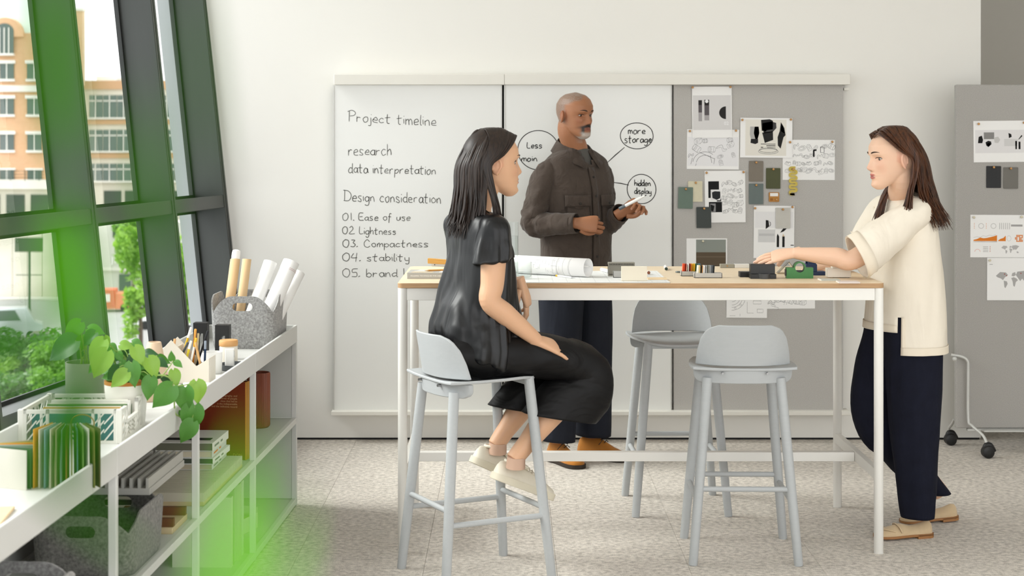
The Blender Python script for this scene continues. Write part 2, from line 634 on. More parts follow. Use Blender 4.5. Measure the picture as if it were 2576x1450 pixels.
def make_stool(label):
    """local: seat faces +Y, backrest on the -Y side"""
    st = thing('bar_stool', label, 'stool', group='grey wooden bar stools')
    SH = 0.75
    fw, fd = 0.20, 0.215          # half spacing of the feet
    tw, tdp = 0.135, 0.150        # half spacing of the legs at the seat
    def legpt(sx, sy, z):
        t = z / SH
        return Vector((sx * lerp(fw, tw, t), sy * lerp(fd, tdp, t), z))
    for sx in (-1, 1):
        for sy in (-1, 1):
            m = MB()
            zt = SH - .045 if sy < 0 else SH - .006
            pts = [legpt(sx, sy, z) for z in (0.0, .004, .2, .45, .62, zt)]
            m.tube(pts, [.0155, .017, .0185, .0195, .0195, .019], 20)
            m.build('leg', M_stool, st, 50)
    def rung(a, b):
        MB().cyl(a, b, .0105, .0105, 16).build('rung', M_stool, st, 50)
    rung(legpt(-1, -1, .285), legpt(1, -1, .285))
    rung(legpt(-1, 1, .265), legpt(1, 1, .265))
    rung(legpt(-1, -1, .235), legpt(-1, 1, .235))
    rung(legpt(1, -1, .235), legpt(1, 1, .235))
    # seat: thin shell, wider at the back, rounded and dished, back edge ends in a lip
    N, K = 26, 14
    grid = []
    for j in range(K + 1):
        v = j / K
        y = lerp(-.195, .195, v)
        hw = interp(v, [0, .12, .3, .55, .8, .93, 1.0], [.198, .205, .205, .196, .172, .145, .105])
        row = []
        for i in range(N + 1):
            u = -1 + 2 * i / N
            x = hw * u
            z = SH - .004 - .014 * (1 - u * u) * (1 - (2 * v - 1) ** 2) + .006 * abs(u) ** 3 - .010 * max(0, v - .8) / .2
            row.append((x, y, z))
        grid.append(row)
    def sheet(grid, th, nrm):
        m = MB()
        R, Cn = len(grid), len(grid[0])
        nv = Vector(nrm)
        vs = [Vector(p) for r in grid for p in r]
        bs = [p + nv * th for p in vs]
        fs = []
        for a in range(R - 1):
            for i in range(Cn - 1):
                q = (a * Cn + i, a * Cn + i + 1, (a + 1) * Cn + i + 1, (a + 1) * Cn + i)
                fs.append(q)
                fs.append(tuple(R * Cn + k for k in reversed(q)))
        def rim(idx):
            for p, q in zip(idx[:-1], idx[1:]):
                fs.append((q, p, p + R * Cn, q + R * Cn))
        rim([i for i in range(Cn)])
        rim([a * Cn + Cn - 1 for a in range(R)])
        rim([(R - 1) * Cn + i for i in range(Cn - 1, -1, -1)])
        rim([a * Cn for a in range(R - 1, -1, -1)])
        m.add(vs + bs, fs)
        return m
    sheet(grid, .011, (0, 0, -1)).build('seat', M_stool, st, 60, .003, 2)
    # wrap-around backrest with rounded top corners
    rows = []
    for j in range(13):
        t = j / 12
        z = SH + .002 + .158 * t
        half = interp(t, [0, .35, .65, .85, .95, 1.0], [.182, .176, .165, .147, .128, .100])
        row = []
        for i in range(N + 1):
            u = -1 + 2 * i / N
            x = half * u
            y = -.188 - .028 * t + .075 * abs(x / .182) ** 2.6
            row.append((x, y, z))
        rows.append(row)
    sheet(rows, .011, (0, 1, .1)).build('backrest', M_stool, st, 60, .003, 2)
    # curved apron below the back edge carrying the legs
    rows = []
    for j in range(7):
        t = j / 6
        z = SH - .013 - .052 * t
        half = interp(t, [0, .5, .8, 1.0], [.190, .189, .184, .165])
        rows.append([(half * (-1 + 2 * i / N), -.192 + .066 * abs(half * (-1 + 2 * i / N) / .182) ** 2.6 + .006 * t, z) for i in range(N + 1)])
    sheet(rows, .018, (0, 1, 0)).build('back_apron', M_stool, st, 60, .003, 2)
    for sy in (1,):
        MB().box(-.15, .15, .135, .165, SH - .036, SH - .017).build('front_rail', M_stool, st, 0, .004, 2)
    for sx in (-1, 1):
        MB().cyl((sx * .085, -.196, SH - .024), (sx * .085, -.180, SH - .024), .0048, n=12).build('screw', M_screw, st, 40)
    return st

st_woman = make_stool('grey bar stool the woman in black sits on')
st_woman.location = (-0.123, 6.155, 0)
st_woman.rotation_euler = (0, 0, math.atan2(0.45, 0.89) - PI / 2)
st_front = copy_tree(st_woman)
st_front['label'] = 'empty grey bar stool on the near side of the table, its back to the viewer'
st_front.location = (0.905, 6.49, 0)
st_front.rotation_euler = (0, 0, math.radians(-1.5))
st_back = copy_tree(st_woman)
st_back['label'] = 'empty grey bar stool on the far side of the table before the pinboard'
st_back.location = (0.735, 7.30, 0)
st_back.rotation_euler = (0, 0, PI + math.radians(2))

# ------------------------------------------------------------------ shelf unit
SH_A = math.atan(0.0366)
shelf_o = Vector((-0.937, 7.325, 0))
M_shelf = mat('shelf_light_grey', '#d2d2ce', 0.5, spec=0.35)
M_shelf_in = mat('shelf_panel_grey', '#c4c5c0', 0.6, spec=0.25)
M_glass_green = clear_pane('shelf_glass', (0.93, 0.96, 0.92), 1.45, 0.0, 1.0)
shelf = thing('low_shelf_unit', 'long light grey open metal shelf unit standing in front of the windows', 'shelf', shelf_o, -SH_A)
# local: +Y away from the camera with y=0 at the far end, x=0 front face, depth towards -X
SD = 0.40
MOD = 0.973
NM = 5
SHT = 0.796
POST = 0.022
def shelf_pt(x, y, z):
    return shelf.matrix_basis @ Vector((x, y, z))
for k in range(NM):
    y1, y0 = -k * MOD, -(k + 1) * MOD
    # rim of the tray, one length per module
    MB().box(-.012, 0, y0 + .0008, y1 - .0008, SHT - .074, SHT).build('front_rim', M_shelf, shelf, 0, .0015, 1)
    MB().box(-SD, -SD + .012, y0 + .0008, y1 - .0008, SHT - .074, SHT).build('back_rim', M_shelf, shelf, 0, .0015, 1)
    MB().box(-SD + .012, -.012, y0 + .0008, y1 - .0008, SHT - .070, SHT - .058).build('top_panel', M_shelf, shelf, 0)
    for zz, nm in ((.372, 'shelf_board'), (.016, 'bottom_board')):
        MB().box(-SD + .004, -.010, y0 + .001, y1 - .001, zz, zz + .012).build(nm, M_shelf_in, shelf, 0)
        MB().box(-.020, 0, y0 + POST / 2, y1 - POST / 2, zz - .010, zz + .016).build('front_rail', M_shelf, shelf, 0, .0015, 1)
        MB().box(-SD, -SD + .02, y0 + POST / 2, y1 - POST / 2, zz - .010, zz + .016).build('back_rail', M_shelf, shelf, 0, .0015, 1)
    MB().box(-SD + .001, -SD + .006, y0 + .01, y1 - .01, .03, SHT - .074).build('back_panel', M_shelf_in, shelf, 0)
for k in range(NM + 1):
    y = -k * MOD
    ya, yb = (y - POST / 2, y + POST / 2) if 0 < k < NM else ((y - POST, y) if k == 0 else (y, y + POST))
    for x0 in (-.022, -SD):
        MB().box(x0, x0 + .022, ya, yb, 0, SHT - .074).build('post', M_shelf, shelf, 0, .0015, 1)
    for z0, z1 in ((.388, SHT - .074), (.032, .362)):
        if k == 0:
            MB().box(-SD + .02, -.022, ya + .003, yb - .003, z0, z1).build('end_panel', M_shelf_in, shelf, 0)
    if k == 0:
        MB().box(-SD + .012, -.012, -.012, 0, SHT - .074, SHT).build('end_rim', M_shelf, shelf, 0, .0015, 1)
# ------------------------------------------------------------------ drawn strokes
GLY = {
 'P': [[(.05, 0), (.05, 1.0)], [(-.1, .95), (.3, 1.05), (.6, .9), (.5, .65), (.1, .5)]],
 'D': [[(.05, 0), (.05, 1.0)], [(-.1, .98), (.45, .95), (.75, .55), (.5, .1), (-.05, 0)]],
 'E': [[(.5, .95), (.0, .9), (.0, .05), (.55, 0)], [(.02, .5), (.42, .5)]],
 'L': [[(.05, 1.0), (.02, .05), (.5, .05)]],
 'C': [[(.6, .75), (.35, .95), (.05, .6), (.1, .15), (.4, .0), (.65, .15)]],
 'a': [[(.42, .42), (.2, .5), (.0, .25), (.15, .02), (.4, .15), (.43, .5), (.45, .1), (.55, .02)]],
 'b': [[(.03, 1.0), (.03, .02)], [(.03, .3), (.25, .5), (.45, .25), (.25, .0), (.04, .1)]],
 'c': [[(.42, .42), (.2, .5), (.0, .25), (.15, .02), (.45, .08)]],
 'd': [[(.42, .4), (.2, .5), (.0, .25), (.15, .02), (.4, .15)], [(.46, 1.0), (.42, .1), (.52, .0)]],
 'e': [[(.03, .25), (.42, .3), (.3, .5), (.05, .35), (.08, .05), (.45, .06)]],
 'f': [[(.42, .85), (.22, .9), (.15, .5), (.12, -.3)], [(.0, .48), (.4, .5)]],
 'g': [[(.42, .42), (.2, .5), (.0, .25), (.15, .02), (.4, .15), (.43, .5), (.42, -.2), (.2, -.4), (.0, -.25)]],
 'h': [[(.03, 1.0), (.03, 0)], [(.03, .3), (.25, .5), (.4, .35), (.42, 0)]],
 'i': [[(.03, .5), (.05, .02)], [(.05, .72), (.07, .77)]],
 'j': [[(.15, .5), (.15, -.25), (-.1, -.3)], [(.17, .72), (.18, .77)]],
 'l': [[(.05, 1.0), (.05, .05), (.15, .0)]],
 'm': [[(.02, .48), (.02, 0)], [(.02, .3), (.18, .5), (.28, .35), (.28, .0)], [(.28, .3), (.45, .5), (.55, .35), (.58, 0)]],
 'n': [[(.02, .48), (.02, 0)], [(.02, .3), (.22, .5), (.38, .35), (.42, 0)]],
 'o': [[(.25, .5), (.02, .3), (.15, .0), (.42, .15), (.4, .42), (.22, .5)]],
 'p': [[(.03, .5), (.0, -.4)], [(.03, .3), (.25, .5), (.45, .3), (.25, .02), (.04, .1)]],
 'r': [[(.03, .5), (.03, 0)], [(.03, .3), (.2, .48), (.38, .45)]],
 's': [[(.4, .45), (.15, .5), (.05, .35), (.35, .18), (.3, .0), (.0, .03)]],
 't': [[(.18, .9), (.15, .05), (.35, .02)], [(-.05, .52), (.42, .56)]],
 'u': [[(.02, .48), (.05, .05), (.3, .03), (.42, .48), (.42, .05)]],
 'y': [[(.02, .48), (.08, .08), (.38, .1)], [(.42, .48), (.4, -.3), (.1, -.35)]],
 '0': [[(.35, 1.0), (.05, .7), (.1, .15), (.45, .0), (.68, .4), (.6, .9), (.3, 1.0)]],
 '1': [[(.2, 1.0), (.2, 0)]],
 '2': [[(.05, .85), (.35, 1.0), (.5, .7), (.05, .05), (.6, .05)]],
 '3': [[(.05, .95), (.4, .95), (.25, .55), (.5, .3), (.3, .0), (.0, .1)]],
 '4': [[(.2, 1.0), (.02, .4), (.55, .45)], [(.5, 1.0), (.42, -.1)]],
 '5': [[(.55, 1.0), (.12, .95), (.08, .55), (.42, .5), (.45, .1), (.0, .02)]],
 '.': [[(.02, .0), (.10, .06), (.17, .02)]],
}
ADV = {'m': .72, 'i': .2, 'l': .22, 'j': .3, '1': .4, '.': .3, ' ': .45, 'P': .7, 'D': .9, '0': .85, 'C': .8, 'L': .6, 'E': .65, '4': .7}

def ribbon(mb, pts, w, y=-0.001, mi=0, taper=True):
    """flat stroke in the xz plane"""
    P2 = [Vector((p[0], p[1])) for p in pts]
    L, R = [], []
    n = len(P2)
    for i in range(n):
        t = (P2[min(i + 1, n - 1)] - P2[max(i - 1, 0)])
        if t.length < 1e-9:
            t = Vector((1, 0))
        t.normalize()
        k = w * 0.5 * (0.65 if taper and i in (0, n - 1) else 1)
        nrm = Vector((-t.y, t.x)) * k
        L.append((P2[i].x + nrm.x, y, P2[i].y + nrm.y))
        R.append((P2[i].x - nrm.x, y, P2[i].y - nrm.y))
    mb.add(L + R, [(i, i + 1, n + i + 1, n + i) for i in range(n - 1)], mi)

def cat2(pts, n=5):
    return [(p.x, p.y) for p in smoothpath([(a, b, 0) for a, b in pts], n)]

def write(mb, text, x, z, width, xh, slope=0.0, w=0.0035, y=-0.001, mi=0, seed=0, loose=.05):
    r = random.Random(seed or hash(len(text)))
    tot = sum(ADV.get(c, .58) for c in text)
    k = width / tot
    h = xh / 0.5
    cx = 0
    for c in text:
        for st in GLY.get(c, []):
            pts = [(x + (cx + p[0] + r.uniform(-loose, loose) * .5) * k, z + slope * (cx + p[0]) * k + (p[1] + r.uniform(-loose, loose)) * h) for p in st]
            ribbon(mb, cat2(pts, 5), w * r.uniform(.85, 1.1), y, mi)
        cx += ADV.get(c, .58)

def ell(cx, cz, rx, rz, a0=0, a1=2 * PI, n=36, wob=0.0, rot=0.0):
    out = []
    for i in range(n + 1):
        a = a0 + (a1 - a0) * i / n
        k = 1 + wob * math.sin(2.3 * a + 1)
        u, v = rx * k * math.cos(a), rz * k * math.sin(a)
        out.append((cx + u * math.cos(rot) - v * math.sin(rot), cz + u * math.sin(rot) + v * math.cos(rot)))
    return out

# ------------------------------------------------------------------ sliding boards on the wall
M_rail = mat('board_rail_paint', '#e6e3da', 0.5, spec=0.4)
M_alu = mat('board_alu_edge', '#c9c8c3', 0.35, 0.3)
M_wb = mat('whiteboard_enamel', '#e9e9e5', 0.22, spec=0.5)
M_ink = mat('marker_ink', '#2b2b28', 0.7, spec=0.2)
M_ink2 = mat('marker_ink_faint', '#6a6a65', 0.7, spec=0.2)
M_dark_gap = mat('board_gap', '#23241f', 0.8)
def felt_mat(name, c1, c2, sc=420):
    return mat(name, c1, 0.95, spec=0.1, var=(sc, 0.75), col2=c2, bump=(sc, 0.25), bdist=.003, sheen=.2, detail=2)
M_felt = felt_mat('pinboard_felt', '#cac7c3', '#99968f')
M_felt2 = felt_mat('mobile_board_felt', '#bcb9b4', '#8b8883')

BY = 8.845                                   # front face of the boards
def bx(px, y=BY):
    return (px - 1280) / F_PX * y
def bz(py, y=BY):
    return EYE - (py - 350) / F_PX * y
rail = thing('board_rail_system', 'pale wall rail that carries the sliding boards, with a ledge along the bottom', 'wall rail', (0, WALL_Y, 0))
RY = 8.79
xs = (bx(840, RY), bx(1269.4, RY), bx(2140, RY))
for a, b in ((0, 1), (1, 2)):
    MB().box(xs[a], xs[b] - .0012, RY - WALL_Y, 0, bz(213, RY), bz(186.5, RY)).build('top_rail', M_rail, rail, 0, .002, 1)
MB().box(bx(833, RY), bx(2140, RY), RY - WALL_Y, 0, bz(1046, RY), bz(1036, RY)).build('bottom_ledge', M_rail, rail, 0, .002, 1)
MB().box(bx(2124), bx(2137), -.05, 0, bz(227), bz(221)).build('rail_stop', M_rail, rail, 0)
MB().box(bx(1262), bx(1692), -.02, -.012, bz(1036), bz(213)).build('gap_strip', M_dark_gap, rail, 0)

def board(name, label, cat, p0, p1, face, edge):
    b = thing(name, label, cat, (bx((p0 + p1) / 2), BY, bz(1034)))
    hw = (bx(p1) - bx(p0)) / 2
    H = bz(214) - bz(1034)
    MB().box(-hw + .006, hw - .006, 0.0, .03, .0, H).build('panel', face, b, 0)
    if edge:
        for sx in (-1, 1):
            MB().box(min(sx * hw, sx * (hw - .007)), max(sx * hw, sx * (hw - .007)), -.003, .032, 0, H).build('edge_profile', M_alu, b, 0, .001, 1)
    return b, hw, H
wb1, hw1, H1 = board('whiteboard', 'whiteboard with a handwritten project timeline and a numbered list', 'whiteboard', 838, 1263, M_wb, True)
wb2, hw2, H2 = board('whiteboard', 'whiteboard with hand-drawn idea bubbles behind the standing man', 'whiteboard', 1268, 1690, M_wb, True)
pb, hwp, Hp = board('felt_pinboard', 'grey felt pinboard panel covered with sketches and colour swatches', 'pinboard', 1692, 2124, M_felt, False)

def on(b, px, py, y=BY):
    return bx(px, y) - b.location.x, bz(py, y) - b.location.z
for i, (txt, px0, py0, wpx, xh, sl) in enumerate((
        ('Project timeline', 877, 306, 224, 13.5, -.05), ('research', 876, 391, 112, 14, 0), ('data interpretation', 877, 435, 222, 12.5, -.02),
        ('Design consideration', 866, 506, 246, 13.5, -.025), ('01. Ease of use', 861, 555, 174, 9.5, 0), ('02. Lightness', 861, 589, 138, 9.5, -.01),
        ('03. Compactness', 861, 622, 220, 9.5, .0), ('04. stability', 861, 657, 172, 10, 0), ('05. brand lo', 861, 697, 176, 10.5, 0))):
    x, z = on(wb1, px0, py0)
    tot, cx = sum(ADV.get(c, .58) for c in txt), 0.0
    k = wpx / 470.3 / tot
    for j, wd in enumerate(txt.split(' ')):
        wa = sum(ADV.get(c, .58) for c in wd)
        t = MB()
        write(t, wd, x + cx * k, z + sl * cx * k, wa * k, xh / 470.3, sl, .0042, -.0008, 0, 11 + i + 20 * j)
        t.build('handwritten_word', M_ink2, wb1, 0)
        cx += wa + ADV[' ']
def bubble(circ, lines, joins):
    t = MB()
    cx, cy, rx, ry, a0, a1 = circ
    x, z = on(wb2, cx, cy)
    ribbon(t, ell(x, z, rx / 470.3, ry / 470.3, a0, a1, 48, .012), .0042, -.0008)
    b = t.build('idea_bubble', M_ink, wb2, 0)
    for (txt, px0, py0, wpx, xh, sd) in lines:
        t = MB()
        x, z = on(wb2, px0, py0)
        write(t, txt, x, z, wpx / 470.3, xh / 470.3, 0, .0046, -.0008, 0, sd)
        t.build('handwritten_word', M_ink, b, 0)
    for (p, q) in joins:
        t = MB()
        a, c = on(wb2, *p), on(wb2, *q)
        ribbon(t, [a, ((a[0] + c[0]) / 2, (a[1] + c[1]) / 2 + .002), c], .0052, -.0008)
        t.build('link_line', M_ink, b, 0)
bubble((1354, 378, 51, 50, .4, 6.5), (('Less', 1326, 373, 40, 8, 31), ('moin', 1312, 406, 42, 8, 32)), (((1404, 395), (1432, 425)),))
bubble((1602, 342, 41, 33, .3, 6.7), (('more', 1580, 337, 46, 9.5, 33), ('storage', 1571, 359, 70, 9.5, 34)), (((1571, 371), (1526, 411)),))
bubble((1614, 476, 36, 37, 2.3, 8.6), (('hidden', 1596, 468, 42, 8, 35), ('display', 1596, 488, 44, 8, 36)), (((1541, 459), (1582, 466)),))
bubble((1478, 456, 64, 56, -1.2, 4.9), (), ())

# ------------------------------------------------------------------ sheets, swatches and pins
M_paper = mat('white_paper', '#f4f3f1', 0.8, spec=0.2)
M_line = mat('sketch_line', '#555454', 0.9, spec=0.1)
M_line_b = mat('sketch_line_bold', '#1f1f1f', 0.9, spec=0.1)
def flat(h):
    return mat('print_' + h, '#' + h, 0.75, spec=0.2)
M_pin = mat('brass_pin', '#b98b55', 0.4, 0.55)
M_pin_w = mat('pale_pin', '#cfc7ae', 0.4, 0.3)
pin_prof = [(.0022, 0), (.0032, -.003), (.0062, -.006), (.0066, -.010), (.0052, -.0145), (.002, -.0155)]
def _pin_mesh(m):
    return MB().lathe([(r, z) for r, z in pin_prof], 12, Matrix.Rotation(-PI / 2, 4, 'X')).mesh('push_pin', m, 50)
PIN_ME = {'b': _pin_mesh(M_pin), 'w': _pin_mesh(M_pin_w)}
def pin(p, label, kind='b', group='pins on the boards'):
    o = inst('push_pin', PIN_ME[kind], None, p)
    return tag(o, label, 'pin', group)

def sheet(name, label, cat, px0, py0, px1, py1, y, rot=0.0, m=None, th=.0006, group=None, r=0):
    """thin flat thing pinned to a board; returns (object, local px->m mapper)"""
    x0, x1, z0, z1 = bx(px0, y), bx(px1, y), bz(py1, y), bz(py0, y)
    W, H = x1 - x0, z1 - z0
    o = thing(name, label, cat, ((x0 + x1) / 2, y, (z0 + z1) / 2), group=group, rot=(0, math.radians(rot), 0))
    if r:
        MB().prism(rrect(W, H, r, 4), 0, th, Matrix.Rotation(PI / 2, 4, 'X')).build('card', m, o, 40)
    else:
        MB().box(-W / 2, W / 2, -th, 0, -H / 2, H / 2).build('page', m or M_paper, o, 0)
    def mp(px, py):
        return bx(px, y) - (x0 + x1) / 2, bz(py, y) - (z0 + z1) / 2
    return o, mp, th

def poly(mb, pts, y, mi=0):
    mb.add([(p[0], y, p[1]) for p in pts], [tuple(range(len(pts)))], mi)

def rect(mb, mp, a, b, c, d, y, mi=0):
    p, q = mp(a, b), mp(c, d)
    poly(mb, [(p[0], q[1]), (q[0], q[1]), (q[0], p[1]), (p[0], p[1])], y, mi)

def doodle(mb, cx, cz, s, r, mi=0, w=.0011, y=-.0009):
    k = r.randrange(6)
    a = r.uniform(-.6, .6)
    def T(pts):
        return [(cx + (p[0] * math.cos(a) - p[1] * math.sin(a)) * s, cz + (p[0] * math.sin(a) + p[1] * math.cos(a)) * s) for p in pts]
    L = []
    if k == 0:
        L = [ell(0, 0, .5, .3, n=18), ell(0, 0, .34, .18, n=14), ell(.12, .05, .12, .1, n=10)]
    elif k == 1:
        q = [(-.5, -.3), (.2, -.35), (.2, .15), (-.5, .2), (-.5, -.3)]
        L = [q, [(.2, -.35), (.5, -.1), (.5, .36), (.2, .15)], [(-.5, .2), (-.15, .4), (.5, .36)], ell(-.15, -.07, .13, .13, n=12)]
    elif k == 2:
        L = [[(-.5, -.2), (-.35, .25), (.35, .3), (.5, -.1), (.1, -.35), (-.5, -.2)], ell(-.1, 0, .2, .14, n=14), [(-.35, .25), (-.1, .1), (.35, .3)]]
    elif k == 3:
        L = [ell(0, .2, .28, .28, 0, PI, n=12), [(-.28, .2), (-.28, -.4), (.28, -.4), (.28, .2)], ell(0, .15, .15, .15, n=12), [(-.28, -.15), (.28, -.15)]]
    elif k == 4:
        L = [ell(-.3, 0, .12, .32, n=14), ell(.35, 0, .12, .32, n=14), [(-.3, .32), (.35, .32)], [(-.3, -.32), (.35, -.32)], [(-.1, .32), (-.02, 0), (-.1, -.32)]]
    else:
        L = [cat2([(-.5, -.1), (-.2, .35), (.2, .1), (.5, .3)], 4), cat2([(-.45, -.3), (-.1, .1), (.25, -.15), (.5, .05)], 4), [(-.5, -.1), (-.45, -.3)], [(.5, .3), (.5, .05)]]
    for l in L:
        ribbon(mb, T(l), w * r.uniform(.7, 1.3), y, mi, False)

PY = BY - .0012
# bottle photograph sheet
oB, mp, th = sheet('pinned_sheet', 'landscape sheet of line sketches with a bent pipe, half hidden under the bottle photo sheet', 'paper', 1728, 326, 1859, 426, PY, .6)
m = MB(); r = random.Random(3)
rect(m, mp, 1730, 345, 1857, 418, -.0007, 2)
for (px, py, s) in ((1756, 356, .042), (1752, 374, .05), (1790, 376, .045), (1815, 374, .05), (1812, 394, .035), (1814, 410, .035), (1838, 364, .04), (1845, 390, .03), (1773, 355, .03), (1835, 352, .035), (1738, 392, .03)):
    doodle(m, *mp(px, py), s, r)
for rr, ww in ((22, .0016), (31, .0016)):
    c = mp(1774, 412)
    ribbon(m, ell(c[0], c[1], rr / 470, rr / 470 * .95, .9, 3.0, 16), ww, -.0009, 1, False)
for a, b in (((1760, 384), (1798, 400)), ((1787, 391), (1791, 410)), ((1742, 398), (1738, 414)), ((1752, 412), (1750, 418)), ((1798, 398), (1796, 413))):
    ribbon(m, [mp(*a), mp(*b)], .0016, -.0009, 1, False)
m.build('sketch_print', [M_line, M_line_b, flat('eae9ea')], oB, 0)
oA, mp, th = sheet('pinned_sheet', 'portrait sheet with a photo of two dark bottles, topmost on the wall pinboard', 'paper', 1741, 218, 1841, 347, PY - .004, -.4)
m = MB()
rect(m, mp, 1743, 240, 1839, 327, -.0007, 0)
for (a, b, c, d, mi) in ((1757, 252, 1766, 264, 1), (1757, 264, 1766, 283, 2), (1757, 283, 1766, 305, 3), (1772, 251, 1784, 265, 1), (1772, 265, 1784, 290, 2), (1772, 290, 1784, 303, 3)):
    rect(m, mp, a, b, c, d, -.0009, mi)
c = mp(1826, 284)
poly(m, ell(c[0], c[1], .036, .034, PI / 2, 3 * PI / 2, 18), -.0009, 1)
c = mp(1778, 255)
poly(m, ell(c[0], c[1], .009, .009, 0, 2 * PI, 16)[:-1], -.0011, 4)
m.build('photo_print', [flat('d9d7d6'), flat('2c2a2a'), flat('5f5a5d'), flat('a9a5a6'), flat('f2f2f2')], oA, 0)
num = text_mesh('02', .026, 'page_number', bold=True); num.materials.append(flat('efefef'))
p = mp(1827, 311); inst('page_number', num, oA, (p[0], -.0011, p[1]), (PI / 2, 0, 0))
# faceted product sheet
oD, mp, th = sheet('pinned_sheet', 'landscape sheet of many small device sketches beside the yellow wavy strip', 'paper', 1969, 352, 2100, 453, PY, .2)
m = MB(); r = random.Random(9)
for row, n, py, s in ((0, 7, 371, .036), (1, 8, 392, .03), (2, 9, 411, .028), (3, 9, 430, .034)):
    for i in range(n):
        doodle(m, *mp(1976 + (i + .5) * 122 / n + r.uniform(-3, 3), py + r.uniform(-3, 3)), s * r.uniform(.8, 1.2), r)
ribbon(m, [mp(2064, 370), mp(2073, 370), mp(2073, 384), mp(2064, 384), mp(2064, 370)], .003, -.0009, 1, False)
rect(m, mp, 2045, 378, 2049, 395, -.0009, 1); rect(m, mp, 2046, 376, 2054, 380, -.0009, 1)
m.build('sketch_print', [M_line, M_line_b], oD, 0)
oC, mp, th = sheet('pinned_sheet', 'cream sheet with a faceted cup, a black camera-like device and a blade', 'paper', 1862, 297, 1993, 397, PY - .004, .6)
m = MB()
rect(m, mp, 1875, 301, 1978, 392, -.0007, 0)
def P(mi, *pts):
    poly(m, [mp(*q) for q in pts], -.0009, mi)
P(3, (1887, 319), (1908, 319), (1910, 335), (1906, 350), (1889, 350), (1886, 338)); P(4, (1898, 319), (1908, 319), (1910, 335), (1906, 350), (1900, 350), (1896, 335))
P(1, (1889, 350), (1907, 350), (1907, 360), (1900, 363), (1888, 360))
P(1, (1914, 302), (1936, 300), (1944, 304), (1944, 325), (1916, 330)); P(2, (1918, 310), (1940, 306), (1952, 309), (1953, 322), (1944, 332), (1922, 336), (1917, 325))
P(1, (1917, 334), (1944, 330), (1945, 352), (1924, 360)); P(4, (1920, 313), (1926, 311), (1928, 330), (1922, 333))
P(1, (1964, 307), (1973, 322), (1976, 340), (1971, 345), (1964, 374), (1957, 366), (1956, 345), (1961, 330)); P(3, (1965, 310), (1971, 322), (1974, 336), (1964, 330))
for a, b, c_, d_ in ((1914, 362, 1951, 363.5), (1914, 370, 1920, 372), (1928, 366, 1951, 368), (1930, 371, 1951, 372)):
    rect(m, mp, a, b, c_, d_, -.0009, 1)
c = mp(1933, 381)
ribbon(m, ell(c[0], c[1], .053, .014, n=24), .0022, -.0009, 5, False); ribbon(m, ell(c[0], c[1] + .006, .048, .012, n=24), .0018, -.0009, 2, False)
m.build('photo_print', [flat('e6e2d8'), flat('262525'), flat('474646'), flat('b5b3b0'), flat('7f7d7b'), flat('8d8c8a')], oC, 0)
# black photo sheet
oE, mp, th = sheet('pinned_sheet', 'portrait sheet with black product photos on one side and rows of sketches on the other', 'paper', 1773, 430, 1875, 560, PY - .002, -.7)
m = MB(); r = random.Random(5)
for (a, b, c_, d_, mi) in ((1782, 456, 1809, 498, 0), (1788, 477, 1812, 504, 2), (1803, 500, 1814, 507, 0), (1783, 508, 1816, 534, 0), (1786, 512, 1800, 533, 1)):
    rect(m, mp, a, b, c_, d_, -.0007 - .00015 * mi, mi)
poly(m, [mp(*q) for q in ((1791, 484), (1798, 481), (1812, 482), (1812, 498), (1803, 503), (1792, 498))], -.0012, 3)
poly(m, [mp(*q) for q in ((1787, 514), (1797, 518), (1794, 532), (1787, 530))], -.0012, 0)
for i in range(5):
    for j in range(4):
        doodle(m, *mp(1823 + j * 13 + r.uniform(-2, 2), 462 + i * 17 + r.uniform(-3, 3)), .03 * r.uniform(.8, 1.3), r, 4)
m.build('photo_print', [flat('1b1b1c'), flat('8e8d8d'), flat('e6e6e6'), flat('2a2d30'), M_line], oE, 0)
# mug and pencil sheet
oF, mp, th = sheet('pinned_sheet', 'portrait sheet with a black mug and two black pencils, above the reaching hand', 'paper', 1896, 518, 1998, 650, PY - .002, .5)
m = MB()
rect(m, mp, 1907, 578, 1950, 610, -.0007, 2); rect(m, mp, 1909, 588, 1948, 594, -.0008, 3)
rect(m, mp, 1899, 533, 1995, 574, -.0007, 5)
poly(m, [mp(*q) for q in ((1926, 554), (1933, 555), (1935, 570), (1926, 577))], -.0009, 0)
c = mp(1935, 564); ribbon(m, ell(c[0], c[1], .007, .012, -1.4, 1.6, 10), .003, -.0009, 0, False)
poly(m, [mp(*q) for q in ((1962, 586), (1970, 575), (1980, 574), (1972, 582))], -.0009, 0)
for x0 in (1954, 1968):
    rect(m, mp, x0, 595, x0 + 6, 622, -.0009, 0); poly(m, [mp(*q) for q in ((x0, 595), (x0 + 2, 588), (x0 + 6, 595))], -.0009, 4 if x0 > 1960 else 0)
rect(m, mp, 1989, 616, 1997, 618, -.0009, 0)
m.build('photo_print', [flat('242322'), flat('e9e9e8'), flat('d6d6d5'), flat('c4c4c4'), flat('d9c3a5'), flat('e9e8e8')], oF, 0)
# grey and brown photo
oG, mp, th = sheet('pinned_sheet', 'white sheet with a grey and brown photo, standing just above the table', 'paper', 1727, 600, 1829, 690, PY, 0)
m = MB()
rect(m, mp, 1751, 603, 1826, 635, -.0007, 0); rect(m, mp, 1751, 635, 1826, 688, -.0007, 1); rect(m, mp, 1751, 645, 1826, 648, -.0009, 2)
m.build('photo_print', [flat('8e938c'), flat('5d5040'), flat('6e614f')], oG, 0)
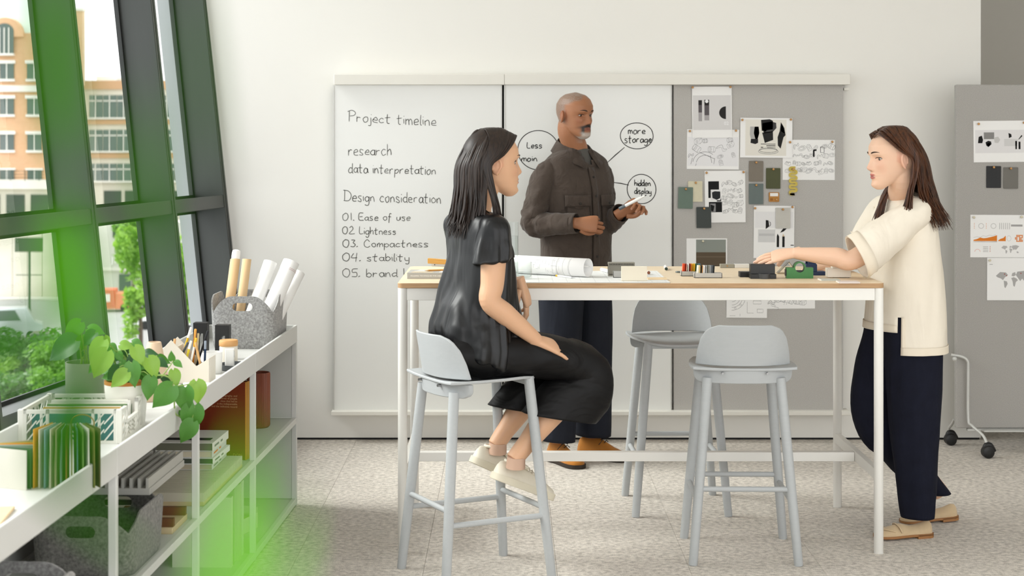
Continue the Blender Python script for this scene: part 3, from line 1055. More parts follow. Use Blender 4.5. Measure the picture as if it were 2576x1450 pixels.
# technical drawings seen under the table
oI, mp, th = sheet('pinned_sheet', 'technical drawing seen beneath the tabletop, the wider of two', 'paper', 1919, 690, 2050, 777, PY, -.3)
m = MB(); r = random.Random(12)
for i in range(16):
    a = (r.uniform(1930, 2030), r.uniform(700, 770)); s = r.uniform(8, 20)
    ribbon(m, [mp(*a), mp(a[0] + s, a[1] + s * .3), mp(a[0] + s * .9, a[1] + s * .3 + 5)], .0012, -.0009, 0, False)
for i in range(6):
    doodle(m, *mp(1940 + i * 16, 757 + r.uniform(-4, 6)), .035, r, 1)
m.build('sketch_print', [M_line, M_line_b], oI, 0)
oH, mp, th = sheet('pinned_sheet', 'technical drawing with a round flange seen beneath the tabletop, the lower of two', 'paper', 1828, 672, 1930, 800, PY - .002, .5)
m = MB(); r = random.Random(14)
c = mp(1842, 748)
for k in (12, 20, 26, 33):
    ribbon(m, ell(c[0], c[1], k / 470, k / 470, -1.6, 1.2, 24), .0012, -.0009, 0, False)
for k in range(5):
    a = -1.3 + k * .55
    ribbon(m, ell(c[0] + .062 * math.cos(a), c[1] + .062 * math.sin(a), .005, .005, n=10), .001, -.0009, 0, False)
for (a, b, c_, d_) in ((1895, 757, 1915, 765), (1905, 778, 1920, 787), (1898, 740, 1918, 750)):
    p, q = mp(a, b), mp(c_, d_)
    ribbon(m, [p, (q[0], p[1]), q, (p[0], q[1]), p], .0012, -.0009, 0, False)
for a, b in (((1880, 760), (1880, 788)), ((1880, 788), (1896, 788)), ((1836, 795), (1850, 795)), ((1862, 790), (1862, 796))):
    ribbon(m, [mp(*a), mp(*b)], .001, -.0009, 0, False)
m.build('sketch_print', [M_line], oH, 0)

SWT = .003
for (px0, py0, px1, py1, dy, rot, h, lab) in (
        (1731, 456, 1767, 508, .002, -.5, 'd9d2b6', 'cream colour swatch half behind the green one on the pinboard'),
        (1706, 471, 1743, 525, .006, 1.2, '64776a', 'grey-green colour swatch overlapping the cream one on the pinboard'),
        (1752, 521, 1789, 574, .006, -.6, '343b38', 'charcoal colour swatch at the corner of the black photo sheet'),
        (1884, 405, 1920, 457, .002, .5, '7a7164', 'taupe colour swatch right below the faceted cup sheet'),
        (1927, 423, 1963, 475, .002, .4, '45481f', 'dark olive colour swatch in the middle of the pinboard'),
        (1884, 462, 1920, 514, .002, .3, '636f6c', 'slate grey colour swatch below the taupe one'),
        (1951, 523, 1988, 575, .006, .2, 'c6c3bb', 'pale stone colour swatch pinned over the mug sheet')):
    sheet('colour_swatch', lab, 'swatch', px0, py0, px1, py1, PY - dy, rot, mat('swatch_' + h, '#' + h, .55, var=(30, .08)), SWT, 'colour swatches on the wall pinboard', .004)
oT, mp, th = sheet('sample_tag', 'small tan tag with a white label and a button below the olive swatch', 'tag', 1934, 484, 1960, 508, PY - .002, 0, flat('b98446'), .004, None, .005)
m = MB(); rect(m, mp, 1937, 486, 1957, 494, -.0045); m.build('white_label', flat('f0eeea'), oT, 0)
m = MB(); rect(m, mp, 1937, 499, 1944, 505, -.0045); m.build('mark', flat('9b6630'), oT, 0)
# wavy yellow strip: one bent band
wv = MB()
path = []
for i in range(5):
    yy = 422 + i * 14.8
    path += [(2001, yy), (1990, yy), (1987.2, yy + 3.7), (1990, yy + 7.4), (2000, yy + 7.4), (2003.5, yy + 11.0)] if i < 5 else []
path = path[:-2] + [(1999, 489), (1987, 489.5)]
yw = PY - .006
band = [(bx(a, yw), bz(b, yw)) for a, b in path]
band = cat2(band, 4)
ribbon(wv, band, .0125, -.002, 0, False)
o = wv.build('wavy_strip', mat('mustard_card', '#c9b350', .6), None, 0, loc=(0, yw, 0))
sld = o.modifiers.new('solid', 'SOLIDIFY'); sld.thickness = .003
tag(o, 'mustard yellow wavy strip hanging on the pinboard over the sketch sheet', 'strip')

for (px, py, dep, k, lab) in (
        (1742, 220, 4, 'b', 'brass pin at the first top corner of the bottle photo sheet'), (1837, 219, 4, 'b', 'brass pin at the second top corner of the bottle photo sheet'),
        (1735, 330, 1, 'b', 'brass pin at the outer top corner of the bent pipe sketch sheet'), (1851, 329, 1, 'b', 'brass pin at the inner top corner of the bent pipe sketch sheet'),
        (1867, 302, 4, 'b', 'brass pin at the first top corner of the faceted cup sheet'), (1989, 301, 4, 'b', 'brass pin at the second top corner of the faceted cup sheet'),
        (1987, 358, 4, 'b', 'brass pin where the faceted cup sheet overlaps the device sketches'), (2093, 357, 1, 'b', 'brass pin at the outer top corner of the device sketch sheet'),
        (1777, 435, 2, 'b', 'brass pin at the first top corner of the black photo sheet'), (1870, 433, 2, 'b', 'brass pin at the second top corner of the black photo sheet'),
        (1902, 409, 3, 'b', 'brass pin in the taupe swatch'), (1945, 426, 3, 'b', 'brass pin in the dark olive swatch'), (1902, 466, 3, 'b', 'brass pin in the slate grey swatch'),
        (1750, 460, 3, 'b', 'brass pin in the cream swatch'), (1725, 476, 6, 'b', 'brass pin in the grey-green swatch'), (1771, 525, 6, 'b', 'brass pin in the charcoal swatch'),
        (1969, 527, 6, 'b', 'brass pin in the pale stone swatch'), (1899, 524, 2, 'b', 'brass pin at the first top corner of the mug sheet'), (1993, 521, 2, 'b', 'brass pin at the second top corner of the mug sheet'),
        (1995, 426, 8, 'b', 'brass pin holding the mustard wavy strip'), (1768, 607, 1, 'w', 'pale pin in the grey and brown photo'), (1953, 502, 5, 'b', 'brass pin in the small tan tag')):
    pin(at(px, py, PY - dep * .001 - .0006), lab, k)

# ------------------------------------------------------------------ mobile pinboard
MY = 8.56
mb_x0 = (2405 - 1280) / F_PX * MY
mz0, mz1 = bz(1078, MY), bz(213, MY)
M_pole = mat('mobile_board_tube', '#cfcfcb', .4, .2)
M_black = mat('black_plastic', '#161616', .45)
mob = thing('mobile_pinboard', 'grey felt pinboard on castors at the edge of the passage', 'pinboard', (mb_x0, MY, 0))
MB().box(0, 1.2, 0, .04, mz0, mz1).build('felt_panel', M_felt2, mob, 0, .006, 2)
MB().box(.06, 1.14, .005, .03, mz0 - .018, mz0 - .002).build('bottom_bar', M_pole, mob, 0, .003, 1)
MB().box(.13, 1.14, -.05, .0, mz0 - .012, mz0 - .004).build('foot_tray', M_pole, mob, 0, .002, 1)
for xx in (.055, 1.14):
    MB().tube(smoothpath([(xx - .085, -.02, .505), (xx - .03, -.025, .495), (xx - .004, -.03, .475), (xx, -.03, .43), (xx, -.03, .18), (xx + .012, -.06, .145), (xx + .045, -.13, .11), (xx + .055, -.16, .08), (xx + .055, -.165, .055)], 5), .0075, 12).build('tube_leg', M_pole, mob, 50)
    MB().tube(smoothpath([(xx - .05, .05, .16), (xx - .045, .12, .12), (xx - .04, .19, .09), (xx - .04, .19, .055)], 5), .0075, 12).build('tube_leg', M_pole, mob, 50)
    kn = MB().ball((xx - .07, -.03, .485), (.012, .014, .012), 8)
    kn.build('clamp_knob', M_pole, mob, 60)
    for cx, cy in ((xx + .055, -.165), (xx - .04, .19)):
        cs = MB()
        for s in (-1, 1):
            cs.lathe([(.006, -.011), (.026, -.011), (.031, -.008), (.031, .008), (.026, .011), (.006, .011)], 20, Matrix.Translation((cx + .006, cy + s * .012, .031)) @ Matrix.Rotation(PI / 2, 4, 'X') @ Matrix.Rotation(.2, 4, 'Y'))
        w_ = cs.build('castor_wheel', M_black, mob, 50)
        hd = MB().tube(smoothpath([(cx - .012, cy, .04), (cx, cy, .064), (cx + .02, cy, .062), (cx + .045, cy, .034)], 4), [.012, .016, .015, .006], 10)
        hd.build('castor_hood', M_black, w_, 60)
MYs = MY - .0012
oJ, mp, th = sheet('pinned_sheet', 'landscape sheet of product photos at the top of the mobile pinboard', 'paper', 2449, 304, 2582, 408, MYs, -.6)
m = MB()
rect(m, mp, 2453, 327, 2580, 385, -.0007, 0)
for (a, b, c_, d_, mi) in ((2475, 333, 2501, 350, 1), (2526, 350, 2560, 368, 4), (2554, 355, 2558, 376, 2), (2562, 357, 2567, 376, 2)):
    rect(m, mp, a, b, c_, d_, -.0008, mi)
P2 = lambda mi, *pts: poly(m, [mp(*q) for q in pts], -.001, mi)
P2(2, (2462, 344), (2470, 341), (2473, 352), (2471, 360), (2460, 360)); P2(2, (2479, 358), (2486, 354), (2493, 356), (2494, 363), (2486, 370), (2481, 366)); P2(3, (2482, 362), (2489, 359), (2492, 364), (2486, 369))
P2(3, (2500, 346), (2511, 344), (2516, 352), (2511, 360), (2502, 359)); P2(2, (2537, 335), (2544, 338), (2545, 345), (2538, 348)); P2(2, (2561, 352), (2570, 340), (2572, 343), (2564, 351))
m.build('photo_print', [flat('e4e2e2'), flat('8a8886'), flat('1d1c1c'), flat('c8c6c4'), flat('d2d1d0')], oJ, 0)
for (a, b, c_, d_, h, lab) in ((2481, 418, 2518, 473, '17181a', 'black colour swatch on the mobile pinboard'), (2524, 421, 2561, 475, '6d6a63', 'grey-taupe colour swatch beside the black one on the mobile pinboard')):
    sheet('colour_swatch', lab, 'swatch', a, b, c_, d_, MYs - .001, .4, mat('swatch_' + h, '#' + h, .6), SWT, 'swatches on the mobile pinboard', .004)
oK, mp, th = sheet('pinned_sheet', 'sheet of small charts with orange graphs on the mobile pinboard', 'paper', 2441, 541, 2582, 648, MYs, .3)
m = MB(); r = random.Random(2)
def areag(x0, x1, y0, hts, mi):
    n = len(hts)
    top_ = [mp(x0 + (x1 - x0) * i / (n - 1), y0 - h) for i, h in enumerate(hts)]
    poly(m, top_ + [mp(x1, y0), mp(x0, y0)], -.0008, mi)
areag(2449, 2508, 607, [3, 5, 9, 7, 8, 10, 12, 15], 0); areag(2511, 2530, 607, [2, 6, 8, 14], 0); areag(2449, 2508, 609.5, [1, 1.5, 1, 2], 2)
ribbon(m, [mp(2449 + i * 8, 592 + [8, 5, 7, 2, 4, 0, 2, -2][i] * .8) for i in range(8)], .0012, -.001, 2, False)
for cx in (2468, 2499):
    c = mp(cx, 569); ribbon(m, ell(c[0], c[1], .013, .013, n=16), .0018, -.0009, 2, False)
for i in range(6):
    rect(m, mp, 2514 + i * 5, 561, 2515.2 + i * 5, 577, -.0009, 2)
rect(m, mp, 2543, 565, 2572, 570, -.0009, 2)
for i in range(4):
    rect(m, mp, 2450, 562 + i * 4, 2451.5, 563.5 + i * 4, -.0009, 0); rect(m, mp, 2480, 562 + i * 4, 2481.5, 563.5 + i * 4, -.0009, 0)
for i in range(6):
    for j in range(6):
        if r.random() < .7:
            rect(m, mp, 2553 + i * 3.4, 591 + j * 3, 2556 + i * 3.4, 593.6 + j * 3, -.0009, 0)
c = mp(2538, 600); ribbon(m, ell(c[0], c[1], .011, .014, n=14), .001, -.0009, 2, False)
c = mp(2459, 634); ribbon(m, ell(c[0], c[1], .014, .013, 0, PI, n=14), .0025, -.0009, 3, False)
for i in range(4):
    rect(m, mp, 2473, 621 + i * 4, 2486, 622.2 + i * 4, -.0009, 2); rect(m, mp, 2490, 620 + i * 4, 2491.5, 622 + i * 4, -.0009, 1)
CONT = [[(0, .62), (.12, .8), (.28, .78), (.34, .66), (.25, .55), (.2, .42), (.14, .5), (.05, .55)], [(.22, .40), (.31, .36), (.33, .25), (.27, .05), (.24, .1)],
        [(.44, .62), (.46, .75), (.54, .8), (.56, .66), (.5, .6)], [(.43, .52), (.5, .56), (.58, .5), (.62, .42), (.56, .34), (.53, .12), (.49, .15), (.47, .36)],
        [(.56, .66), (.6, .82), (.8, .86), (.98, .76), (.9, .62), (.84, .48), (.78, .4), (.74, .5), (.68, .38), (.62, .52)], [(.82, .24), (.9, .28), (.96, .16), (.88, .1)]]
def worldmap(x0, y0, w_, h_, mi):
    for c_ in CONT:
        poly(m, [mp(x0 + a * w_, y0 - b * h_) for a, b in c_], -.0009, mi)
worldmap(2519, 640, 46, 27, 4)
m.build('chart_print', [flat('e0822f'), flat('b5562e'), flat('a9a6a4'), flat('e7b9b0'), flat('b9b7b6')], oK, 0)
oL, mp, th = sheet('pinned_sheet', 'sheet with a grey world map at the bottom of the mobile pinboard', 'paper', 2483, 649, 2600, 756, MYs - .002, .2)
m = MB()
worldmap(2505, 728, 90, 54, 0)
for (a, b) in ((2527, 690), (2532, 694), (2568, 688)):
    c = mp(a, b); poly(m, ell(c[0], c[1], .003, .003, n=8)[:-1], -.0011, 1)
rect(m, mp, 2489, 665, 2497, 666.5, -.0009, 0)
m.build('map_print', [flat('b0aeac'), flat('a03c2c')], oL, 0)
for (px, py, k, lab) in ((2461, 312, 'b', 'brass pin at the corner of the product photo sheet on the mobile pinboard'), (2575, 309, 'b', 'brass pin at the frame edge on the product photo sheet of the mobile pinboard'), (2499, 421, 'b', 'brass pin in the black swatch'), (2542, 424, 'b', 'brass pin in the grey-taupe swatch'),
                         (2449, 547, 'w', 'pale pin at the corner of the orange chart sheet'), (2569, 546, 'w', 'pale pin at the far corner of the orange chart sheet'), (2489, 655, 'w', 'pale pin at the corner of the world map sheet')):
    pin(at(px, py, MYs - .004), lab, k)
# ------------------------------------------------------------------ people: builders
def eltube(mb, path, ra, rb, up, n=26, sub=6, cap0=True, cap1=True, disp=None, ex=2.0, mi=0, ups=None, tilt=None):
    """smooth tube with elliptic rings: ra across, rb along `up`; disp(p, t, a) pushes the surface out"""
    up = Vector(up)
    pts = smoothpath(path, sub) if sub > 1 else [Vector(p) for p in path]
    N = len(pts)
    T = np.linspace(0, 1, N)
    ra = np.interp(T, np.linspace(0, 1, len(ra)), ra)
    rb = np.interp(T, np.linspace(0, 1, len(rb)), rb)
    rings = []
    for i, p in enumerate(pts):
        t = (pts[min(i + 1, N - 1)] - pts[max(i - 1, 0)]).normalized()
        if tilt is not None:                       # blend the ring plane towards a given normal at the end
            w = max(0.0, (T[i] - tilt[1]) / (1 - tilt[1]))
            t = t.lerp(Vector(tilt[0]).normalized(), w).normalized()
        u_ref = up
        if ups is not None:
            u_ref = Vector(ups[0]).lerp(Vector(ups[1]), T[i])
        side = u_ref.cross(t)
        if side.length < 1e-4:
            side = Vector((1, 0, 0))
        side.normalize()
        u = t.cross(side).normalized()
        ring = []
        for k in range(n):
            a = 2 * PI * k / n
            c, s = math.cos(a), math.sin(a)
            q = 1.0 if ex == 2.0 else (abs(c) ** ex + abs(s) ** ex) ** (-1.0 / ex)
            v = side * (ra[i] * c * q) + u * (rb[i] * s * q)
            pt = p + v
            if disp:
                pt = pt + v.normalized() * disp(pt, T[i], a)
            ring.append(pt)
        rings.append(ring)
    mb.loft(rings, cap0, cap1, True, mi)
    return rings

def folds(scale=(9, 9, 3), amp=.008, seed=0, lo=None):
    off = Vector((seed * 3.1, seed * 1.7, seed * .9))
    def f(p, t, a):
        q = Vector((p.x * scale[0], p.y * scale[1], p.z * scale[2])) + off
        v = mnoise.noise(q) + .5 * mnoise.noise(q * 2.1)
        return amp * v * (1.0 if lo is None else lo(t))
    return f

def shifted(mb, root):
    mb.v = [(p[0] - root.x, p[1] - root.y, p[2] - root.z) for p in mb.v]
    return mb

def laplace(me, it=2, lam=.5, keep=None):
    n = len(me.vertices)
    co = np.empty(n * 3, np.float32)
    me.vertices.foreach_get('co', co)
    co = co.reshape(-1, 3)
    ed = np.empty(len(me.edges) * 2, np.int32)
    me.edges.foreach_get('vertices', ed)
    ed = ed.reshape(-1, 2)
    deg = np.bincount(ed.ravel(), minlength=n).astype(np.float32)[:, None]
    for _ in range(it):
        acc = np.zeros_like(co)
        for c in range(3):
            acc[:, c] = np.bincount(ed[:, 0], co[ed[:, 1], c], n) + np.bincount(ed[:, 1], co[ed[:, 0], c], n)
        co = co + lam * (acc / np.maximum(deg, 1) - co)
    me.vertices.foreach_set('co', co.ravel())
    me.update()

def remeshed(mb, voxel):
    me = mb.mesh('tmp', [], 0)
    o = bpy.data.objects.new('tmp', me)
    COL.objects.link(o)
    m = o.modifiers.new('r', 'REMESH')
    m.mode = 'VOXEL'
    m.voxel_size = voxel
    dg = bpy.context.evaluated_depsgraph_get()
    out = bpy.data.meshes.new_from_object(o.evaluated_get(dg))
    bpy.data.objects.remove(o)
    return out

def head_shape(mb, M, wide=1.0, fem=False, nose=1.0, beard=0.0, jaw=1.0):
    """head in its own frame: +Y face, +Z up, origin between the eyes' height and the ear axis"""
    zs = [-.119, -.115, -.108] + list(np.linspace(-.10, .095, 60)) + [.101, .106, .110, .1125]
    Zt = [-.119, -.112, -.10, -.085, -.06, -.03, 0, .02, .05, .08, .10, .113]
    Fr = [.070, .083, .090, .089, .091, .090, .090, .096, .094, .078, .054, .004]
    Bk = [-.050, -.040, -.018, .008, .052, .084, .100, .104, .104, .086, .060, .004]
    Wd = [.012, .024, .037, .048, .060, .069, .075, .077, .076, .064, .045, .004]
    n = 72
    rings = []
    for z in zs:
        f, b, w = interp(z, Zt, Fr), interp(z, Zt, Bk), interp(z, Zt, Wd) * wide
        if z < -.02:
            w *= lerp(1.0, jaw, min(1, (-.02 - z) / .06))
        ring = []
        for k in range(n):
            a = 2 * PI * k / n
            s, c = math.sin(a), math.cos(a)
            ex = 2.25
            q = (abs(s) ** ex + abs(c) ** ex) ** (-1 / ex)
            x = w * s * q
            y = (f - b) / 2 + (f + b) / 2 * c * q
            if z > -.03:
                y = lerp(y, (f if c > 0 else b) * c * q, min(1, (z + .03) / .03))
            if c > 0:
                ax = abs(x)
                d = 0.0
                g = lambda u, s_: math.exp(-(u / s_) ** 2)
                # nose
                nz = interp(z, [-.050, -.046, -.040, -.033, -.022, -.008, .006, .02], [0, .006, .019, .0235, .0175, .0105, .0045, 0]) * nose
                d += nz * g(x, interp(z, [-.045, -.035, -.02, .01], [.0125, .012, .0085, .008]))
                d += .0065 * nose * g(ax - .0125, .006) * g(z + .039, .007)
                # eye sockets, brow, cheeks
                d -= .0135 * g(ax - .033, .0165) * g(z - .001, .0105)
                d -= .004 * g(ax - .013, .006) * g(z - .004, .010)
                d += (.0035 if fem else .0055) * g(ax - .030, .020) * g(z - .021, .008)
                d += .005 * g(ax - .044, .016) * g(z + .026, .014)
                d -= .0035 * g(ax - .040, .014) * g(z + .060, .016)
                # lips and chin
                lw = g(x, .019)
                d += .0068 * lw * g(z + .0600, .0048)
                d += .0072 * lw * g(z + .0715, .0052)
                d -= .0042 * g(x, .022) * g(z + .0655, .0022)
                d -= .0030 * g(x, .022) * g(z + .082, .006)
                d += .0030 * g(x, .004) * -1 * g(z + .052, .005)
                d += (.006 if not fem else .005) * g(x, .017) * g(z + .101, .012)
                if beard:
                    d += beard * (g(x, .038) * g(z + .100, .018) + .55 * g(ax - .024, .012) * g(z + .075, .02) + .6 * g(x, .024) * g(z + .051, .006))
                y += d * min(1, c * 1.6)
            ring.append(M @ Vector((x, y, z)))
        rings.append(ring)
    mb.loft(rings)
    # ears
    for s in (-1, 1):
        er = MB()
        R_ = Matrix.Translation((s * .0795 * wide, -.010, -.012)) @ Matrix.Rotation(s * -.45, 4, 'Z') @ Matrix.Rotation(-.22, 4, 'X')
        er.ball((0, 0, 0), (.006, .0165, .029), 10)
        tor = [Vector((s * .004, .017 * math.cos(t) * (1 if math.sin(t) > 0 else .8) - .001, .0285 * math.sin(t))) for t in np.linspace(-.4 * PI, 1.15 * PI, 16)]
        er.tube(tor, [.0042] * 16, 8)
        er.v = [tuple(M @ (R_ @ Vector(p))) for p in er.v]
        mb.add(er.v, er.f)

from mathutils.bvhtree import BVHTree
def eyes_brows(head_M, root, parent, body, iris, brow_col, wide=1.0, brow_h=.0225, brow_w=.0042, closed=.0):
    """eyeballs seated in the sockets, lid lines and brows laid on the face surface"""
    M = Matrix.Translation(-root) @ head_M
    inv = M.inverted()
    me = body.data
    bvh = BVHTree.FromPolygons([inv @ v.co for v in me.vertices], [tuple(p.vertices) for p in me.polygons])
    def surf(x, z):
        h = bvh.ray_cast(Vector((x, .25, z)), Vector((0, -1, 0)))[0]
        return h.y if h is not None else .08
    for s in (-1, 1):
        e = MB()
        fy = surf(s * .033, .001)
        er = (.0150, .0110, .0078 * (1 - closed * .75))
        c = Vector((s * .033, fy + .0034 - er[1], .0005))
        e.ball(c, er, 14)
        down = -.0004 - closed * .0028
        e.ball(c + Vector((s * .0005, .0086, down)), (.0064, .0031, .0064 * (1 - closed * .5)), 10, mi=1)
        e.ball(c + Vector((s * .0005, .0110, down)), (.0024, .0010, .0024 * (1 - closed * .4)), 6, mi=2)
        e.v = [tuple(M @ Vector(p)) for p in e.v]
        e.build('eye', [mat('eye_white', '#b9aea4', .3), mat('iris_' + iris.strip('#'), iris, .2), mat('pupil', '#0a0808', .2)], parent, 80)
        lid = MB()
        ar = []
        for u in np.linspace(-1, 1, 13):
            x, z = s * .033 + .0152 * u, er[2] * .93 * math.sqrt(max(0, 1 - u * u * .98)) + .0004
            k = max(0.0, 1 - ((x - c.x) / er[0]) ** 2 - ((z - c.z) / er[2]) ** 2)
            ar.append(M @ Vector((x, max(surf(x, z), c.y + er[1] * math.sqrt(k)) + .0004, z)))
        lid.tube(ar, [.0006, .0010, .0014, .0015, .0016, .0016, .0016, .0016, .0016, .0015, .0014, .0010, .0006], 6)
        lid.build('eyelid_line', mat('lash_dark', '#241a16', .7), parent, 60)
        br = MB()
        ar = []
        for u in np.linspace(0, 1, 12):
            x, z = s * (.013 + .036 * u), brow_h + .0062 * math.sin(u * PI * .62) - .003 * u * u
            ar.append(M @ Vector((x, surf(x, z) + .0002, z)))
        w_ = brow_w
        br.tube(ar, [.0012, w_ * .5, w_ * .62, w_ * .66, w_ * .66, w_ * .62, w_ * .58, w_ * .5, w_ * .42, w_ * .32, w_ * .2, .0005], 8, flat=1.0)
        br.build('eyebrow', mat('brow_' + brow_col.strip('#'), brow_col, .85), parent, 60)

FING = [(.030, .088, .070, .0088), (.0102, .094, .079, .0090), (-.0098, .090, .073, .0085), (-.0285, .080, .058, .0075)]

def hand_shape(mb, M, s, curl, spread=1.0, thumb=None, fingers=None, size=1.0, nails=None):
    """local: origin wrist, +Y to the fingertips, +Z back of hand, thumb on the s*X side.
    curl: per finger three bend angles. palm goes to mb, fingers to `fingers`."""
    def W(p):
        return M @ (Vector(p) * size)
    palm = [(0, -.03, 0), (0, .0, .0), (s * .002, .03, .001), (s * .002, .062, .001), (0, .088, -.002), (0, .094, -.003)]
    eltube(mb, [W(p) for p in palm], [.026 * size, .0265 * size, .034 * size, .040 * size, .0405 * size, .034 * size], [.0195 * size, .0175 * size, .0165 * size, .0145 * size, .0115 * size, .008 * size], (M.to_3x3() @ Vector((0, 0, 1))), 24, 4, ex=2.6)
    tgt = fingers if fingers is not None else mb
    for i, (fx, fy, L, r) in enumerate(FING):
        c = curl[i] if hasattr(curl[0], '__len__') else curl
        d = Vector((s * fx * 1.9 * spread, 1, 0)).normalized()
        p = Vector((s * fx, fy - .012, -.003))
        pts = [p.copy()]
        seg = [.012 + L * .44, L * .30, L * .26]
        ang = 0
        for k in range(3):
            ang += c[k]
            dd = Vector((d.x * math.cos(ang), d.y * math.cos(ang), -math.sin(ang)))
            m_ = p + dd * seg[k] * .5
            p = p + dd * seg[k]
            pts += [m_, p.copy()]
        rr = [r * 1.0, r * .99, r * 1.04, r * .93, r * .97, r * .88, r * .62]
        # rounded tip
        pts.append(pts[-1] + (pts[-1] - pts[-2]).normalized() * r * .45)
        rr.append(r * .22)
        tgt.tube([W(q) for q in pts], [q * size for q in rr], 12)
        if nails is not None:
            nm = M.to_3x3()
            tipd = (pts[-2] - pts[-3]).normalized()
            nrm = Vector((0, 0, 1)) - tipd * tipd.z
            nrm = Vector((-tipd.x * 0, math.sin(ang), math.cos(ang)))
            c0 = pts[-2] - tipd * r * .35 + nrm * r * .60
            nb = MB()
            nb.ball((0, 0, 0), (r * .62, r * .8, r * .22), 6)
            xa = Vector((1, 0, 0))
            za = nrm.normalized()
            ya = za.cross(xa).normalized()
            Rm = Matrix((( xa.x, ya.x, za.x), (xa.y, ya.y, za.y), (xa.z, ya.z, za.z)))
            nails.add([W(c0 + Rm @ Vector(q)) for q in nb.v], nb.f)
    th = thumb or [(s * .024, .020, -.006), (s * .040, .048, -.014), (s * .052, .078, -.020), (s * .056, .104, -.022)]
    tp = [Vector(q) for q in th]
    tp.append(tp[-1] + (tp[-1] - tp[-2]).normalized() * .0045)
    tgt.tube([W(q) for q in smoothpath(tp, 3)], [.0155 * size, .0145 * size, .0125 * size, .0112 * size, .0112 * size, .0108 * size, .0105 * size, .0102 * size, .0100 * size, .0090 * size, .0070 * size, .0048 * size, .0022 * size], 12)

def hand_matrix(wrist, tip_dir, back_dir):
    y = Vector(tip_dir).normalized()
    z = Vector(back_dir)
    z = (z - y * z.dot(y)).normalized()
    x = y.cross(z)
    return Matrix(((x.x, y.x, z.x, wrist[0]), (x.y, y.y, z.y, wrist[1]), (x.z, y.z, z.z, wrist[2]), (0, 0, 0, 1)))

def skin_mat(name):
    return mat(name, '#c09070', .48, spec=.4, attr='skin', sss=.12, bump=(160, .06), bdist=.002)

def finish_body(parent, root, big, fing, name_mat, paint, voxel=.0031, nails=None, nailcol='#d8a08a'):
    """union of the body volumes in one skin, fingers rooted in the palms; painted per vertex"""
    me = remeshed(big, voxel)
    laplace(me, 2, .45)
    b2 = bmesh.new()
    b2.from_mesh(me)
    if fing.v:
        fm = fing.mesh('tmpf', [], 0)
        b2.from_mesh(fm)
    n_skin = len(b2.faces)
    if nails is not None and nails.v:
        b2.from_mesh(nails.mesh('tmpn', [], 0))
    b2.to_mesh(me)
    b2.free()
    for p in me.polygons:
        p.use_smooth = True
    n = len(me.vertices)
    co = np.empty(n * 3, np.float32)
    me.vertices.foreach_get('co', co)
    co = co.reshape(-1, 3)
    cols = paint(co)
    lay = me.color_attributes.new('skin', 'FLOAT_COLOR', 'POINT')
    buf = np.ones((n, 4), np.float32)
    buf[:, :3] = cols
    lay.data.foreach_set('color', buf.ravel())
    me.vertices.foreach_set('co', (co - np.array(root, np.float32)).ravel())
    me.materials.append(skin_mat(name_mat))
    me.materials.append(mat('nail_' + name_mat, nailcol, .3))
    mi = np.zeros(len(me.polygons), np.int32)
    mi[n_skin:] = 1
    me.polygons.foreach_set('material_index', mi)
    me.update()
    o = bpy.data.objects.new('body', me)
    COL.objects.link(o)
    o.parent = parent
    return o

def mixc(base, col, w):
    return base * (1 - w[:, None]) + np.array(rgb(col)[:3], np.float32)[None, :] * w[:, None]

def sstep(x, a, b):
    t = np.clip((x - a) / (b - a), 0, 1)
    return t * t * (3 - 2 * t)

def gauss(x, s):
    return np.exp(-(x / s) ** 2)

def face_paint(co, headM, skin, lip, blush, lipw=1.0, nosecol=None):
    inv = np.array(headM.inverted())
    h = co @ inv[:3, :3].T.astype(np.float32) + inv[:3, 3].astype(np.float32)
    base = np.tile(np.array(rgb(skin)[:3], np.float32), (len(co), 1))
    x, y, z = h[:, 0], h[:, 1], h[:, 2]
    front = sstep(y, .04, .07) * (np.abs(z) < .13)
    base = mixc(base, blush, .35 * front * gauss(np.abs(x) - .042, .02) * gauss(z + .03, .022))
    base = mixc(base, blush, .35 * front * gauss(x, .015) * gauss(z + .036, .012))
    ear = (np.abs(x) > .068) * (np.abs(z + .01) < .035) * (np.abs(y + .012) < .03)
    base = mixc(base, blush, .35 * ear.astype(np.float32))
    lm = front * sstep(y, .07, .085) * sstep(gauss(x, .0225 * lipw) * np.maximum(gauss(z + .0610, .0050), gauss(z + .0712, .0060)), .30, .50)
    base = mixc(base, lip, np.clip(lm, 0, 1) * .9)
    base = mixc(base, '#3a1d17', front * gauss(x, .021) * gauss(z + .0658, .0016) * .8)
    base = mixc(base, '#5a3326', front * gauss(np.abs(x) - .0085, .0035) * gauss(z + .0455, .003) * .7)
    base = mixc(base, blush, .22 * front * gauss(np.abs(x) - .034, .018) * gauss(z + .002, .010))
    return base, h

